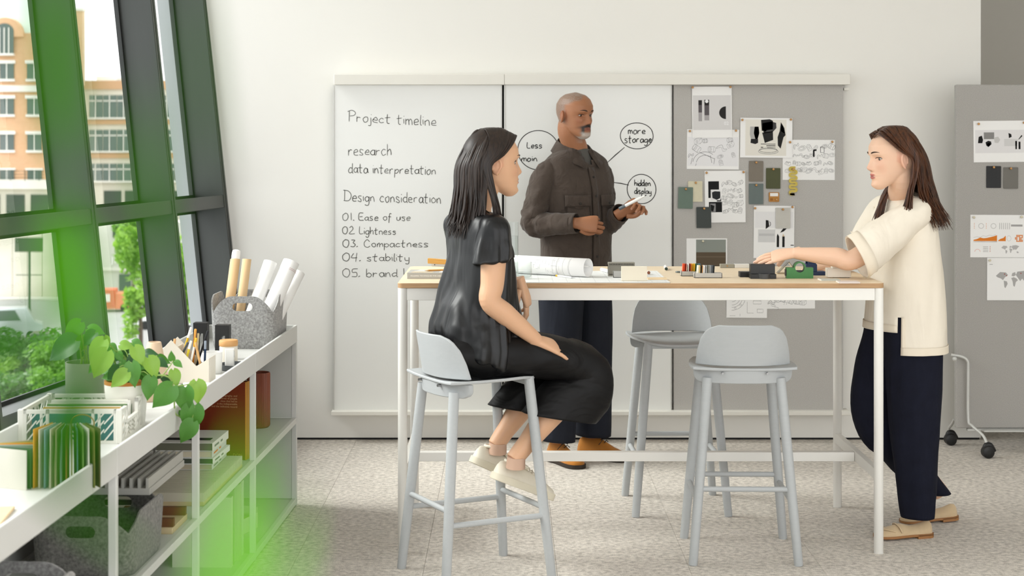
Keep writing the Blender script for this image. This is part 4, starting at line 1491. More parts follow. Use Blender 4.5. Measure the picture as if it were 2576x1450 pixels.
def shoe(parent, root, pos, yaw, pitch, L, style, up_m, sole_m, lace_m=None, label=None):
    """local: heel at -Y, toe at +Y, sole on z=0; pos = middle of the sole on the ground"""
    R = Matrix.Translation(Vector(pos) - root) @ Matrix.Rotation(yaw, 4, 'Z') @ Matrix.Rotation(pitch, 4, 'X')
    st = thing('shoe', None, None)
    st.parent = parent
    h = L / 2
    ys = [-h, -h * .96, -h * .8, -h * .5, -h * .2, h * .15, h * .45, h * .7, h * .88, h * .97, h]
    wd = [.012, .024, .033, .034, .034, .040, .046, .045, .036, .022, .008]
    if style == 'boot':
        ht = [.060, .085, .105, .115, .112, .088, .066, .054, .044, .036, .028]
    elif style == 'sneaker':
        ht = [.055, .070, .078, .076, .074, .074, .064, .050, .042, .037, .030]
    else:
        ht = [.050, .062, .066, .054, .050, .060, .052, .044, .037, .031, .025]
    rings = []
    n = 24
    sub_y = np.linspace(-h, h, 30)
    for y in sub_y:
        w, t = interp(y, ys, wd), interp(y, ys, ht)
        ring = []
        for k in range(n):
            a = 2 * PI * k / n
            c, s = math.cos(a), math.sin(a)
            if s >= 0:
                tw = (.42 if style != 'loafer' else .55) if y < h * .2 else lerp(.42, .8, min(1, (y - h * .2) / (h * .4)))
                x = w * c * lerp(1.0, tw, s ** 1.3)
                z = .018 + (t - .018) * s ** .85
            else:
                x = w * c
                z = .018 + .014 * s
            ring.append(R @ Vector((x, y, z)))
        rings.append(ring)
    MB().loft(rings).build('upper', up_m, st, 70)
    sr = []
    sole_t = {'boot': .020, 'sneaker': .026, 'loafer': .012}[style]
    out = []
    for y in sub_y:
        out.append((interp(y, ys, wd) + .0045, y * 1.025))
    poly_ = [(w, y) for w, y in out] + [(-w, y) for w, y in reversed(out)]
    MB().prism(poly_, 0.0 if style != 'loafer' else .008, sole_t + (.006 if style == 'loafer' else 0), R).build('sole', sole_m, st, 40, .002, 1)
    if style != 'sneaker':
        hp = [(w, y) for w, y in out if y < -h * .35]
        MB().prism([(w, y) for w, y in hp] + [(-w, y) for w, y in reversed(hp)], -.0, .016, R).build('heel', sole_m, st, 40)
    if style == 'sneaker':
        b = MB().tube([R @ Vector((math.cos(a) * .031, -h * .42 + math.sin(a) * .048, .078 + .008 * abs(math.cos(a)))) for a in np.linspace(0, 2 * PI, 20)], .006, 8)
        b.build('collar', up_m, st, 60)
        lc = MB()
        for k in range(5):
            yy, zz = h * (-.02 + .12 * k), .084 - .0042 * k
            lc.tube([R @ Vector((-.021, yy, zz - .010)), R @ Vector((0, yy + .002, zz)), R @ Vector((.021, yy, zz - .010))], .0026, 6)
        lc.build('laces', lace_m or up_m, st, 60)
    if style == 'boot':
        lc = MB()
        for k in range(2):
            yy, zz = h * (.0 + .14 * k), .108 - .012 * k
            lc.tube([R @ Vector((-.018, yy, zz - .010)), R @ Vector((0, yy + .002, zz + .002)), R @ Vector((.018, yy, zz - .010))], .0022, 6)
        lc.tube(smoothpath([R @ Vector((.006, h * .02, .112)), R @ Vector((.03, h * .10, .100)), R @ Vector((.045, h * .02, .078))], 4), .0018, 6)
        lc.build('laces', lace_m or mat('dark_lace', '#2a211a', .8), st, 60)
    if style == 'loafer':
        MB().tube(smoothpath([R @ Vector((-.040, h * .18, .030)), R @ Vector((-.026, h * .24, .052)), R @ Vector((0, h * .28, .0595)), R @ Vector((.026, h * .24, .052)), R @ Vector((.040, h * .18, .030))], 4), .006, 8, flat=.5).build('strap', up_m, st, 60)
        MB().tube(smoothpath([R @ Vector((-.038, h * .42, .034)), R @ Vector((-.030, h * .68, .043)), R @ Vector((0, h * .83, .043)), R @ Vector((.030, h * .68, .043)), R @ Vector((.038, h * .42, .034))], 5), .0028, 6).build('toe_seam', up_m, st, 60)
    return st

def hair_cap(mb, hM):
    rings = []
    for j in range(15):
        ph = lerp(.0, PI / 2, j / 14)
        ring = []
        for k in range(60):
            a = 2 * PI * k / 60
            dg_ = math.degrees(min(a, 2 * PI - a))
            low = interp(dg_, [0, 35, 55, 72, 84, 100, 112, 130, 180], [.096, .090, .072, .044, .026, .022, -.02, -.055, -.065])
            c = math.cos(a)
            z = lerp(low, .1265, math.sin(ph) ** 1.1)
            zz = max(0.0, z) / .1275
            q = (1 - zz ** 2.2) ** .5 if zz < 1 else 0
            q = max(q, .02)
            ring.append(hM @ Vector((.0835 * math.sin(a) * q, (.099 if c > 0 else .113) * c * q - .002, z)))
        rings.append(ring)
    mb.loft(rings, False, True)

def hair_strands(mb, hM, rng, count, zend, th0, back=0.0, kick=0.0, tuck=True, rad=(.0040, .0062), fwd=None, far=0):
    """fine locks combed from the parting over the skull and down; th: 0 is the face, pi the nape"""
    for i in range(count):
        s = rng.choice((-1, 1))
        v = rng.random()
        th = lerp(th0, PI, v ** .8)
        bx_, by_ = math.sin(th) * s, math.cos(th)
        ws = rng.uniform(.96, 1.09)
        front = fwd is not None and th < .62 * PI and fwd(s)
        pts = []
        y0 = lerp(.066, -.055, v) + rng.uniform(-.02, .02)
        q0 = rng.uniform(.05, .55)
        for q in (0.0, .34, .67, 1.0):
            ang = lerp(q0, PI / 2 * 1.02, q)
            x = bx_ * .0895 * math.sin(ang) * ws
            y = lerp(y0, by_ * .121 * math.sin(ang) * ws, .25 + .75 * q)
            z = .129 * math.cos(ang) * (1.0 + .01 * ws)
            pts.append(Vector((x, y, z)) * (.93 if q == 0 else (.985 if q < .5 else 1)))
        if th < .62 * PI and tuck:          # combed from the parting and tucked behind the ear
            w = rng.random()
            y0 = lerp(.086, -.03, w)
            zt = .1285 * math.sqrt(max(.05, 1 - (y0 / .108) ** 2))
            pts = [Vector((s * .004, y0 * .97, zt * .97)), Vector((s * .040, lerp(.078, -.03, w), lerp(.094, .118, min(1, w * 2)))), Vector((s * .074 * ws ** .5, lerp(.050, -.03, w), lerp(.066, .082, w))),
                   Vector((s * .0885 * ws ** .5, lerp(.012, -.045, w), lerp(.030, .036, w))), Vector((s * .0905 * ws ** .5, lerp(-.036, -.062, w), -.006))]
            v = w * .35
            by2 = (-.030 if front else -.052) - .06 * v
        else:
            by2 = by_ * .126 * ws
        ze = rng.uniform(*zend)
        out = bx_ * .088 * ws
        pts.append(Vector((out + rng.uniform(-.006, .006), by2 - back * .25, -.075)))
        pts.append(Vector((out * .98 + rng.uniform(-.010, .010), by2 * 1.03 - back * .6 + rng.uniform(-.008, .008), -.15)))
        k2 = kick * (1 if by_ < -.3 else .2) * rng.random()
        pts.append(Vector((out * .95 + rng.uniform(-.016, .016), by2 * 1.05 - back - k2 + rng.uniform(-.012, .012), ze)))
        if front:
            pts[-3].y, pts[-2].y, pts[-1].y = -.030 - .05 * v, -.012 - .05 * v, lerp(.012, -.04, v * 2) + rng.uniform(-.01, .01)
            pts[-1].x *= .92
            if far and s == far:
                pts[-2].y += .030
                pts[-1].y += .055
        P_ = smoothpath([hM @ p for p in pts], 4)
        r = rng.uniform(*rad)
        mb.tube(P_, list(np.interp(np.linspace(0, 1, len(P_)), [0, .12, .6, .88, 1], [r * .35, r, r, r * .6, r * .1])), 6, flat=.7)

def locks(mb, paths, r0, n=8):
    for p, r in paths:
        P_ = smoothpath(p, 5)
        rr = np.interp(np.linspace(0, 1, len(P_)), [0, .15, .55, .85, 1], [r * .5, r, r * 1.05, r * .7, r * .12])
        mb.tube(P_, list(rr), n, flat=.55)

def hair_mat(name, c1, c2):
    return mat(name, c1, .42, spec=.4, var=(55, .7), col2=c2, stretch=(2, 2, .15), detail=4)
# ------------------------------------------------------------------ the standing man
class Frame:
    def __init__(self, root, fwd):
        self.o = Vector(root)
        self.f = Vector((fwd[0], fwd[1], 0)).normalized()
        self.r = Vector((self.f.y, -self.f.x, 0))
    def __call__(self, r, f, u):
        return self.o + self.r * r + self.f * f + Vector((0, 0, u))

def head_matrix(c, yaw_dir, pitch=0.0, roll=0.0):
    f = Vector((yaw_dir[0], yaw_dir[1], 0)).normalized()
    r = Vector((f.y, -f.x, 0))
    M = Matrix(((r.x, f.x, 0, c[0]), (r.y, f.y, 0, c[1]), (0, 0, 1, c[2]), (0, 0, 0, 1)))
    return M @ Matrix.Rotation(pitch, 4, 'X') @ Matrix.Rotation(roll, 4, 'Y')

UPZ = Vector((0, 0, 1))
man = thing('person', 'man in a dark brown overshirt and navy trousers standing behind the table with a marker', 'person', (0.335, 8.35, 0))
RM = Vector(man.location)
B = Frame(RM, (.64, -.77))
hm = head_matrix(at(1446, 289, 8.28), (.70, -.71), -.06)
big, fing, nails = MB(), MB(), MB()
head_shape(big, hm, 1.0, False, 1.12, .007, 1.06)
hc = hm.translation
eltube(big, [B(0, -.01, 1.48), B(0, .005, 1.56), hm @ Vector((0, -.03, -.085)), hm @ Vector((0, -.025, -.03))], [.075, .062, .060, .058], [.07, .062, .062, .06], B.f, 24)
eltube(big, [B(0, 0, .90), B(0, 0, 1.2), B(0, 0, 1.42), B(0, -.01, 1.51)], [.16, .165, .185, .10], [.10, .11, .10, .07], B.f, 24)
eltube(big, [B(.17, 0, 1.46), B(0, 0, 1.49), B(-.17, 0, 1.46)], [.05, .06, .05], [.05, .05, .05], UPZ, 16)
SR, SL = B(.176, -.01, 1.476), B(-.176, -.01, 1.476)
ER, WR = at(1336, 566, 8.20), at(1452, 562, 8.075)
EL, WL = at(1520, 572, 8.40), at(1562, 536, 8.24)
for S, E, W in ((SR, ER, WR), (SL, EL, WL)):
    eltube(big, [S, S.lerp(E, .5), E, E.lerp(W, .4), W], [.05, .046, .040, .038, .027], [.05, .046, .040, .038, .024], UPZ + Vector((.1, .3, 0)), 18)
for s in (-1, 1):
    eltube(big, [B(s * .10, 0, .93), B(s * .11, .01, .52), B(s * .115, 0, .10)], [.085, .055, .040], [.085, .055, .045], B.f, 18)
# right hand: loose fist in front of the belly, back of the hand towards the viewer
MR = hand_matrix(WR, Vector((1, -.12, -.03)), Vector((-.10, -1, .30)))
hand_shape(big, MR, 1, [(.55, 1.45, .8), (.65, 1.5, .8), (.72, 1.5, .8), (.8, 1.45, .7)], .3,
           [(.026, .018, -.010), (.040, .045, -.022), (.034, .072, -.036), (.020, .086, -.044)], fing, 1.06, nails)
# left hand: holds the marker, palm side turned to the viewer
ML = hand_matrix(WL, Vector((.72, -.10, .42)), Vector((-.38, .80, .30)))
hand_shape(big, ML, -1, [(.75, .75, .35), (.95, .95, .5), (1.1, 1.05, .6), (1.2, 1.1, .6)], .35,
           [(-.024, .018, -.008), (-.038, .042, -.020), (-.036, .068, -.030), (-.026, .090, -.034)], fing, 1.04, nails)
def man_paint(co):
    base, h = face_paint(co, hm, '#a06d4d', '#93594b', '#8e4f39')
    x, y, z = h[:, 0], h[:, 1], h[:, 2]
    nz = np.sin(x * 900 + np.sin(z * 700) * 2) * np.sin(y * 800 + z * 500)
    inhead = (np.abs(x) < .1) & (np.abs(z) < .14) & (np.abs(y) < .15)
    # cropped grey hair: above and behind a receding hairline
    line = .066 + .030 * gauss(np.abs(x) - .0, .03) - .25 * np.clip(.045 - y, 0, .2) - .5 * np.clip(np.abs(x) - .055, 0, .05)
    scalp = sstep(z - line, -.004, .012) * inhead
    side = sstep(-y, -.012, .012) * sstep(z, -.05, -.03) * inhead * (np.abs(x) < .078) * sstep(np.abs(x) * 1.0 + (-y) * .5, .02, .05)
    hairw = np.clip(np.maximum(scalp, side), 0, 1)
    base = mixc(base, '#6f665d', hairw * (.62 + .16 * nz))
    base = mixc(base, '#c4bfb8', hairw * np.clip(nz, 0, 1) * .35)
    # beard: dark moustache, white chin
    front = sstep(y, .02, .05) * inhead
    lips = gauss(x, .020) * gauss(z + .066, .0085)
    mous = front * np.clip(gauss(x, .032) * gauss(z + .0510 + np.abs(x) * .22, .0068) * 1.7, 0, 1)
    gote = front * sstep(-z, .076, .086) * sstep(.038 - np.abs(x), 0, .012)
    side_b = front * gauss(np.abs(x) - .028, .008) * sstep(-z, .050, .060) * sstep(z, -.10, -.088)
    chin = np.clip(np.maximum(gote, side_b) - lips, 0, 1)
    base = mixc(base, '#2a211d', np.clip(side_b * 1.1, 0, 1))
    base = mixc(base, '#b9b2aa', np.clip(chin * sstep(-z, .074, .092) * (.80 + .25 * nz), 0, 1))
    base = mixc(base, '#241b17', np.clip(mous * 1.3 - lips * .8, 0, 1))
    return base
man_body = finish_body(man, RM, big, fing, 'man_skin', man_paint, .003, nails, '#b98a74')
eyes_brows(hm, RM, man, man_body, '#2a1a12', '#2a201b', 1.0, .0215, .0046, closed=.42)

M_over = mat('brown_twill', '#4b413a', .85, spec=.2, var=(26, .35), col2='#39312b', bump=(900, .15), bdist=.001, sheen=.1, wrinkle=(16, .45, (1, 1, .7)))
M_over_seam = mat('brown_twill_seam', '#3a322c', .9, spec=.15)
M_navy = mat('navy_wool', '#22252e', .85, spec=.2, var=(14, .3), col2='#181a22', wrinkle=(9, .4, (1, 1, .25)))
M_btn = mat('dark_button', '#1f1a16', .35)
# overshirt: torso, then sleeves
tor = MB()
TW_ = [(1.590, .074, .070, -.016), (1.565, .098, .078, -.016), (1.535, .150, .092, -.012), (1.505, .188, .104, -.008), (1.44, .206, .118, -.002), (1.36, .212, .130, .006), (1.22, .206, .134, .010), (1.08, .200, .134, .012), (.96, .202, .136, .012), (.86, .206, .140, .012)]
def vfold(amp, seed, sc=(8, 8, 2.2)):
    g = folds(sc, amp, seed)
    return lambda p, t, a: g(p, t, a) * min(1, t * 3)
eltube(tor, [B(0, c[3], c[0]) for c in TW_], [c[1] for c in TW_], [c[2] for c in TW_], B.f, 56, 5, False, False, vfold(.011, 3), 2.3)
def keep_faces(mb, ok):
    kf = [(f, m_) for f, m_ in zip(mb.f, mb.mi) if ok(sum((Vector(mb.v[i]) for i in f), Vector()) / len(f))]
    mb.f, mb.mi = [k[0] for k in kf], [k[1] for k in kf]
def open_neck(c):
    q = c - B.o
    return not (q.dot(B.f) > 0 and q.z > 1.475 and abs(q.dot(B.r) + .004) < (q.z - 1.475) * .62)
keep_faces(tor, open_neck)
o = tor.build('overshirt', M_over, None, 60)
def attach(o, parent, root):
    o.parent = parent
    o.location = -root
    return o
def solid(o, th, off=-1):
    m = o.modifiers.new('solid', 'SOLIDIFY')
    m.thickness = th
    m.offset = off
    return o
solid(attach(o, man, RM), .003)
shirt_man = o
def armfold(seed, amp=.012):
    g = folds((22, 22, 22), amp, seed)
    def f(p, t, a):
        return g(p, t, a) * (1.3 if .3 < t < .8 else .6) + .004 * math.sin(t * 46 + 2 * math.sin(a)) * math.exp(-((t - .5) / .13) ** 2)
    return f
for S, E, W, sd in ((SR, ER, WR, 5), (SL, EL, WL, 9)):
    s = MB()
    We = E.lerp(W, .90)
    S0 = S + (B.o + UPZ * 1.50 - S) * .30 + UPZ * .010
    mid = (S + We) * .5
    Eo = E + (E - mid).normalized() * -.012
    eltube(s, [S0, S.lerp(E, .10), S.lerp(E, .40), S.lerp(E, .78) , Eo, E.lerp(We, .22), E.lerp(We, .6), We], [.044, .060, .068, .064, .060, .058, .055, .047], [.044, .062, .072, .066, .062, .060, .056, .050], Vector((.25, 1, .2)), 34, 6, True, False, armfold(sd))
    so = solid(attach(s.build('sleeve', M_over, None, 60), man, RM), .003)
    cuff = MB()
    d = (W - E).normalized()
    Wc = E.lerp(W, 1.0)
    eltube(cuff, [Wc - d * .066, Wc - d * .04, Wc - d * .002], [.050, .050, .048], [.052, .051, .050], UPZ + Vector((.1, .3, 0)), 28, 3, False, False)
    solid(attach(cuff.build('cuff', M_over, so, 60), so, Vector((0, 0, 0))), .004)
    st = MB()
    rg = [E.lerp(W, .8)]
# collar: two folded leaves
for sx in (-1, 1):
    c = MB()
    rows = []
    for j in range(7):
        t = j / 6
        a = lerp(PI * .98, .30, t)                       # from the nape round to the front
        x, y = sx * .084 * math.sin(a) ** 1.0, .082 * math.cos(a)
        px_, pf = x, y - .010
        zt = lerp(1.632, 1.560, t ** 1.2)
        drop = lerp(.048, .088, t ** 2)
        outw = lerp(.018, .042, t)
        tx = sx * math.sin(a)
        tf = math.cos(a)
        rows.append([B(px_ * .96, pf * .96, zt - .035), B(px_, pf, zt), B(px_ + tx * outw * .6, pf + tf * outw * .6, zt - drop * .35), B(px_ + tx * outw * 1.5, pf + tf * outw * 1.5 + .012 * t, zt - drop)])
    c.loft(rows, False, False, False)
    solid(attach(c.build('collar', M_over, None, 50), man, RM), .004)
# T-shirt seen in the open neck
ts = MB()
eltube(ts, [B(0, .0, 1.40), B(0, .0, 1.49), B(0, -.002, 1.545), B(0, -.002, 1.572)], [.14, .110, .080, .066], [.105, .092, .078, .071], B.f, 36, 4, False, False)
solid(attach(ts.build('undershirt', mat('grey_tee', '#55534f', .9), None, 60), man, RM), .003)
# placket, pockets, buttons on the shirt front, following its surface
def shirt_pt(r_, z, lift=.004):
    rows = sorted(TW_)
    zz = [c[0] for c in rows]
    w, d, c0 = interp(z, zz, [c[1] for c in rows]), interp(z, zz, [c[2] for c in rows]), interp(z, zz, [c[3] for c in rows])
    ex = 2.3
    k = max(0.0, 1 - abs(r_ / w) ** ex) ** (1 / ex)
    p = B(r_, c0 + d * k + lift, z)
    # follow the cloth's own folds
    g = folds((8, 8, 2.2), .011, 3)(p, .5, 0)
    return p + B.f * g
def patch(name, r0, r1, z0, z1, lift, m_, nr=8, nz=8, par=None, cut=0.0, parent=None):
    c = MB()
    rows = []
    for j in range(nz + 1):
        z = lerp(z0, z1, j / nz)
        rows.append([shirt_pt(lerp(r0, r1, i / nr), z + (cut * (1 - abs(2 * i / nr - 1)) if j == 0 else 0), lift) for i in range(nr + 1)])
    c.loft(rows, False, False, False)
    return solid(attach(c.build(name, m_, None, 50), man, RM), .0035, 0)
patch('placket', -.024, .016, .87, 1.478, .006, M_over, 4, 26)
patch('placket_edge', .016, .019, .87, 1.47, .007, M_over_seam, 1, 26)
for r0, r1 in ((.040, .158), (-.150, -.046)):
    patch('pocket', r0, r1, 1.175, 1.305, .006, M_over, 9, 9, cut=-.010)
    patch('pocket_seam', r0 - .002, r0 + .0015, 1.175, 1.30, .0085, M_over_seam, 1, 9)
    patch('pocket_seam', r1 - .0015, r1 + .002, 1.175, 1.30, .0085, M_over_seam, 1, 9)
    patch('pocket_seam', r0, r1, 1.173, 1.1765, .0085, M_over_seam, 9, 1)
    patch('pocket_flap', r0 - .006, r1 + .006, 1.285, 1.342, .011, M_over, 9, 5, cut=-.012)
    patch('pocket_seam', r0 - .006, r1 + .006, 1.2845, 1.288, .0125, M_over_seam, 9, 1)
    c = shirt_pt((r0 + r1) / 2, 1.300, .016)
    b_ = MB().lathe([(.001, 0), (.0062, 0), (.0066, .002), (.005, .003), (.001, .0022)], 14, Matrix.Translation(c) @ B.f.to_track_quat('Z', 'Y').to_matrix().to_4x4())
    attach(b_.build('button', M_btn, None, 50), man, RM)
for z in (1.43, 1.335, 1.235, 1.135, 1.035, .95):
    c = shirt_pt(-.006, z, .011)
    b_ = MB().lathe([(.001, 0), (.0055, 0), (.006, .002), (.0045, .003), (.001, .0022)], 14, Matrix.Translation(c) @ B.f.to_track_quat('Z', 'Y').to_matrix().to_4x4())
    attach(b_.build('button', M_btn, None, 50), man, RM)
# trousers
tr = MB()
for s in (-1, 1):
    eltube(tr, [B(s * .085, 0, .97), B(s * .095, 0, .84), B(s * .108, .01, .60), B(s * .116, .012, .36), B(s * .120, .0, .115)], [.118, .112, .098, .090, .084], [.135, .128, .108, .100, .100], B.f, 34, 8, True, False, folds((12, 12, 3), .009, 4 + s))
o = solid(attach(tr.build('trousers', M_navy, None, 60), man, RM), .003)
M_suede = mat('tan_suede', '#b5752f', .9, spec=.15, var=(40, .3), col2='#96601f', sheen=.3)
M_soled = mat('dark_rubber', '#2b2017', .7)
ymn = math.atan2(B.f.y, B.f.x) - PI / 2
shoe(man, RM, B(.120, .055, 0), ymn - .15, 0, .292, 'boot', M_suede, M_soled)
shoe(man, RM, B(-.120, .075, 0), ymn + .28, 0, .292, 'boot', M_suede, M_soled)
# the marker in his hand
mk0, mk1 = at(1557, 526, 8.135), at(1622, 493, 8.12)
mkd = (mk1 - mk0).normalized()
mk = thing('marker_pen', 'white marker pen with a grey cap held in the hand of the man', 'marker', mk0)
L_ = (mk1 - mk0).length
def alongz(mb, p0, d):
    q = Vector(d).to_track_quat('Z', 'Y').to_matrix().to_4x4()
    return q
Q = alongz(None, None, mkd)
MB().lathe([(.007, .034), (.0078, .036), (.0078, L_ * .80), (.005, L_ * .90), (.004, L_)], 16, Q).build('barrel', mat('marker_white', '#f0efec', .35), mk, 50)
MB().lathe([(.006, 0), (.0082, .002), (.0084, .034), (.007, .0345)], 16, Q).build('cap', mat('marker_grey_cap', '#5b646a', .4), mk, 50)
MB().lathe([(.0028, L_), (.0024, L_ + .006), (.0008, L_ + .011)], 10, Q).build('tip', M_btn, mk, 50)
# ------------------------------------------------------------------ the seated woman
sw = thing('person', 'woman in a black satin top and black culottes sitting on the bar stool', 'person', (-0.16, 6.14, 0))
RS = Vector(sw.location)
B = Frame(RS, (.89, .45))
hs = head_matrix(at(1238, 411, 6.16), (.94, .34), .03) @ Matrix.Scale(1.06, 4)
big, fing, nails = MB(), MB(), MB()
head_shape(big, hs, .95, True, .92, 0, .93)
eltube(big, [B(0, .045, 1.29), B(0, .052, 1.37), hs @ Vector((0, -.028, -.09)), hs @ Vector((0, -.022, -.03))], [.062, .049, .046, .048], [.06, .050, .050, .05], B.f, 22)
eltube(big, [B(0, .02, .84), B(0, .045, 1.0), B(0, .052, 1.18), B(0, .046, 1.31)], [.13, .11, .12, .08], [.085, .075, .062, .045], B.f, 22)
eltube(big, [B(.15, .045, 1.285), B(0, .046, 1.305), B(-.15, .045, 1.285)], [.036, .042, .036], [.036, .036, .036], UPZ, 16)
S1, E1, W1 = B(.160, .042, 1.300), at(1236, 762, 5.985), at(1352, 858, 6.075)
eltube(big, [S1, S1.lerp(E1, .35), S1.lerp(E1, .75), E1 + Vector((-.004, 0, .006)), E1.lerp(W1, .28), E1.lerp(W1, .65), W1], [.045, .048, .043, .039, .040, .033, .0235], [.045, .050, .045, .041, .041, .034, .0245], Vector((.25, 1, .2)), 22)
S2, E2, W2 = B(-.160, .042, 1.300), at(1262, 712, 6.36), at(1306, 722, 6.30)
W2 = at(1312, 716, 6.33)
E2 = Vector((-.10, 6.40, 1.075))
eltube(big, [S2, S2.lerp(E2, .5), E2, E2.lerp(W2, .5), W2], [.042, .040, .037, .034, .024], [.042, .042, .038, .034, .024], Vector((.25, 1, .2)), 18)
M1 = hand_matrix(W1, Vector((1, .38, -.40)), Vector((.36, -.52, 1)))
hand_shape(big, M1, -1, [(.02, .16, .12), (.02, .14, .12), (.04, .14, .12), (.06, .18, .12)], 1.0,
           [(-.022, .018, -.008), (-.038, .040, -.016), (-.046, .066, -.022), (-.048, .090, -.024)], fing, .94, nails)
M2 = hand_matrix(W2, Vector((.34, .10, -1)), Vector((.95, -.30, .30)))
hand_shape(big, M2, 1, [(.25, .35, .25), (.32, .45, .3), (.4, .5, .3), (.5, .55, .3)], .8,
           [(.022, .018, -.008), (.036, .040, -.020), (.036, .066, -.034), (.028, .088, -.044)], fing, .94, nails)
# legs: thighs on the seat, shins back to the foot rung
K1, K2 = B(.105, .43, .730), B(-.10, .40, .735)
A1, A2 = at(1292, 1158, 6.13), at(1246, 1122, 6.34)
for s, K, A in ((1, K1, A1), (-1, K2, A2)):
    eltube(big, [B(s * .09, -.04, .84), B(s * .10, .2, .825), K + Vector((0, 0, .01)), K.lerp(A, .15), K.lerp(A, .45), K.lerp(A, .8), A], [.055, .070, .058, .054, .052, .036, .032], [.055, .066, .056, .054, .054, .040, .036], Vector((.25, 1, .2)), 22)
def sw_paint(co):
    base, h = face_paint(co, hs, '#d6a987', '#b3675c', '#cf8f72')
    return base
sw_body = finish_body(sw, RS, big, fing, 'seated_skin', sw_paint, .003, nails, '#dcae98')
eyes_brows(hs, RS, sw, sw_body, '#2a1a12', '#2b1d16', .95, .0215, .004, closed=.15)

M_satin = mat('black_satin', '#08080a', .36, spec=.40, wrinkle=(9, .42, (1, 1, .28)))
M_crepe = mat('black_crepe', '#0a090a', .55, spec=.25, wrinkle=(9, .5, (.6, .6, 1)))
# satin top: boxy, loose at the back
TP = [(1.354, .070, .060, .050), (1.340, .098, .064, .048), (1.322, .168, .074, .046), (1.285, .198, .084, .048), (1.20, .184, .096, .052), (1.10, .176, .118, .054), (1.00, .172, .142, .050), (.92, .190, .158, .044), (.85, .206, .152, .034), (.795, .204, .132, .014)]
tp = MB()
gs = folds((7, 7, 1.6), .020, 12)
gs2 = folds((24, 24, 3), .006, 3)
def topfold(p, t, a):
    k = min(1, t * 1.6)
    return (gs(p, t, a) + gs2(p, t, a) + .006 * math.sin(a * 9 + 4 * t)) * k
eltube(tp, [B(0, c[3], c[0]) for c in TP], [c[1] for c in TP], [c[2] for c in TP], B.f, 60, 5, True, True, None, 2.2)
for S, E, ln in ((S1, E1, .46), (S2, E2, .46)):
    S0 = S + (B.o + B.f * .045 + UPZ * 1.315 - S) * .45 + UPZ * .002
    eltube(tp, [S0, S, S.lerp(E, .16), S.lerp(E, .3), S.lerp(E, ln)], [.036, .047, .053, .057, .061], [.042, .056, .066, .076, .086], B.f, 32, 6, True, True, None, tilt=((S - E).normalized() * -1 + B.f * .22 + B.r * -.1, .5))
tme = remeshed(tp, .0045)
laplace(tme, 9, .5)
nv = len(tme.vertices)
co = np.empty(nv * 3, np.float32); tme.vertices.foreach_get('co', co); co = co.reshape(-1, 3)
no = np.empty(nv * 3, np.float32); tme.vertices.foreach_get('normal', no); no = no.reshape(-1, 3)
dsp = np.zeros(nv, np.float32)
for i in range(nv):
    p = Vector(co[i]) - RS
    u, v, z = p.dot(B.r), p.dot(B.f), p.z
    k = min(1.0, max(0.0, (1.345 - z) / .12))
    # long drapes falling from the shoulder, splaying towards the hem
    w = (v * 1.0 - u * .35) * (1.0 - .35 * (1.3 - z)) + .10 * (1.3 - z)
    d = .018 * mnoise.noise(Vector((w * 26, u * 7, z * 1.8))) + .010 * mnoise.noise(Vector((w * 60, u * 12, z * 3.0 + 7)))
    d += .007 * mnoise.noise(Vector((u * 13 + 9, v * 13, z * 9 + w * 6)))
    dsp[i] = d * k
co = co + no * dsp[:, None] - np.array(RS, np.float32)
tme.vertices.foreach_set('co', co.ravel())
laplace(tme, 2, .4)
for p in tme.polygons:
    p.use_smooth = True
tme.materials.append(M_satin)
top_o = inst('satin_top', tme, sw)
sm = MB()
sm.tube(smoothpath([B(.070, .048, 1.357), B(.11, .046, 1.346), B(.155, .045, 1.324), B(.19, .045, 1.287)], 5), .0025, 6)
attach(sm.build('shoulder_seam', M_satin, None, 60), sw, RS)
# culottes
cu = MB()
for s, K in ((1, K1), (-1, K2)):
    hemc = B(s * .105, .335 if s > 0 else .30, .575)
    g = folds((11, 11, 4), .010, 20 + s)
    eltube(cu, [B(s * .075, -.10, .835), B(s * .085, .02, .832), B(s * .10, .20, .822), B(s * .105, .355, .795), B(s * .107, .445, .745), B(s * .107, .435, .68), hemc + B.f * .055 + UPZ * .06, hemc],
           [.085, .112, .108, .105, .102, .100, .100, .100], [.060, .088, .083, .080, .090, .115, .138, .152], -B.r * 0 + UPZ, 36, 6, True, False, g, 2.2, ups=(UPZ, B.f * 1.0 + UPZ * -.1), tilt=((-.20 * B.f.x, -.20 * B.f.y, -1), .55))
solid(attach(cu.build('culottes', M_crepe, None, 60), sw, RS), .003)
M_snk = mat('cream_leather', '#e4ddcb', .55, spec=.35, var=(20, .1))
M_snk_s = mat('cream_rubber', '#d8d0bb', .65)
ys_ = math.atan2(B.f.y, B.f.x) - PI / 2
shoe(sw, RS, at(1312, 1232, 6.20), ys_, -.40, .268, 'sneaker', M_snk, M_snk_s)
shoe(sw, RS, at(1256, 1196, 6.36), ys_, -.46, .268, 'sneaker', M_snk, M_snk_s)
# socks at the ankle
for A, q in ((A1, -.0), (A2, 0)):
    sk = MB()
    d = Vector((.25, .1, -1)).normalized()
    eltube(sk, [A + Vector((.01, 0, .012)), A + d * .03], [.0335, .036], [.0375, .041], Vector((.25, 1, .2)), 18, 3, True, True)
    attach(sk.build('sock', mat('nude_sock', '#c9a791', .9), None, 60), sw, RS)
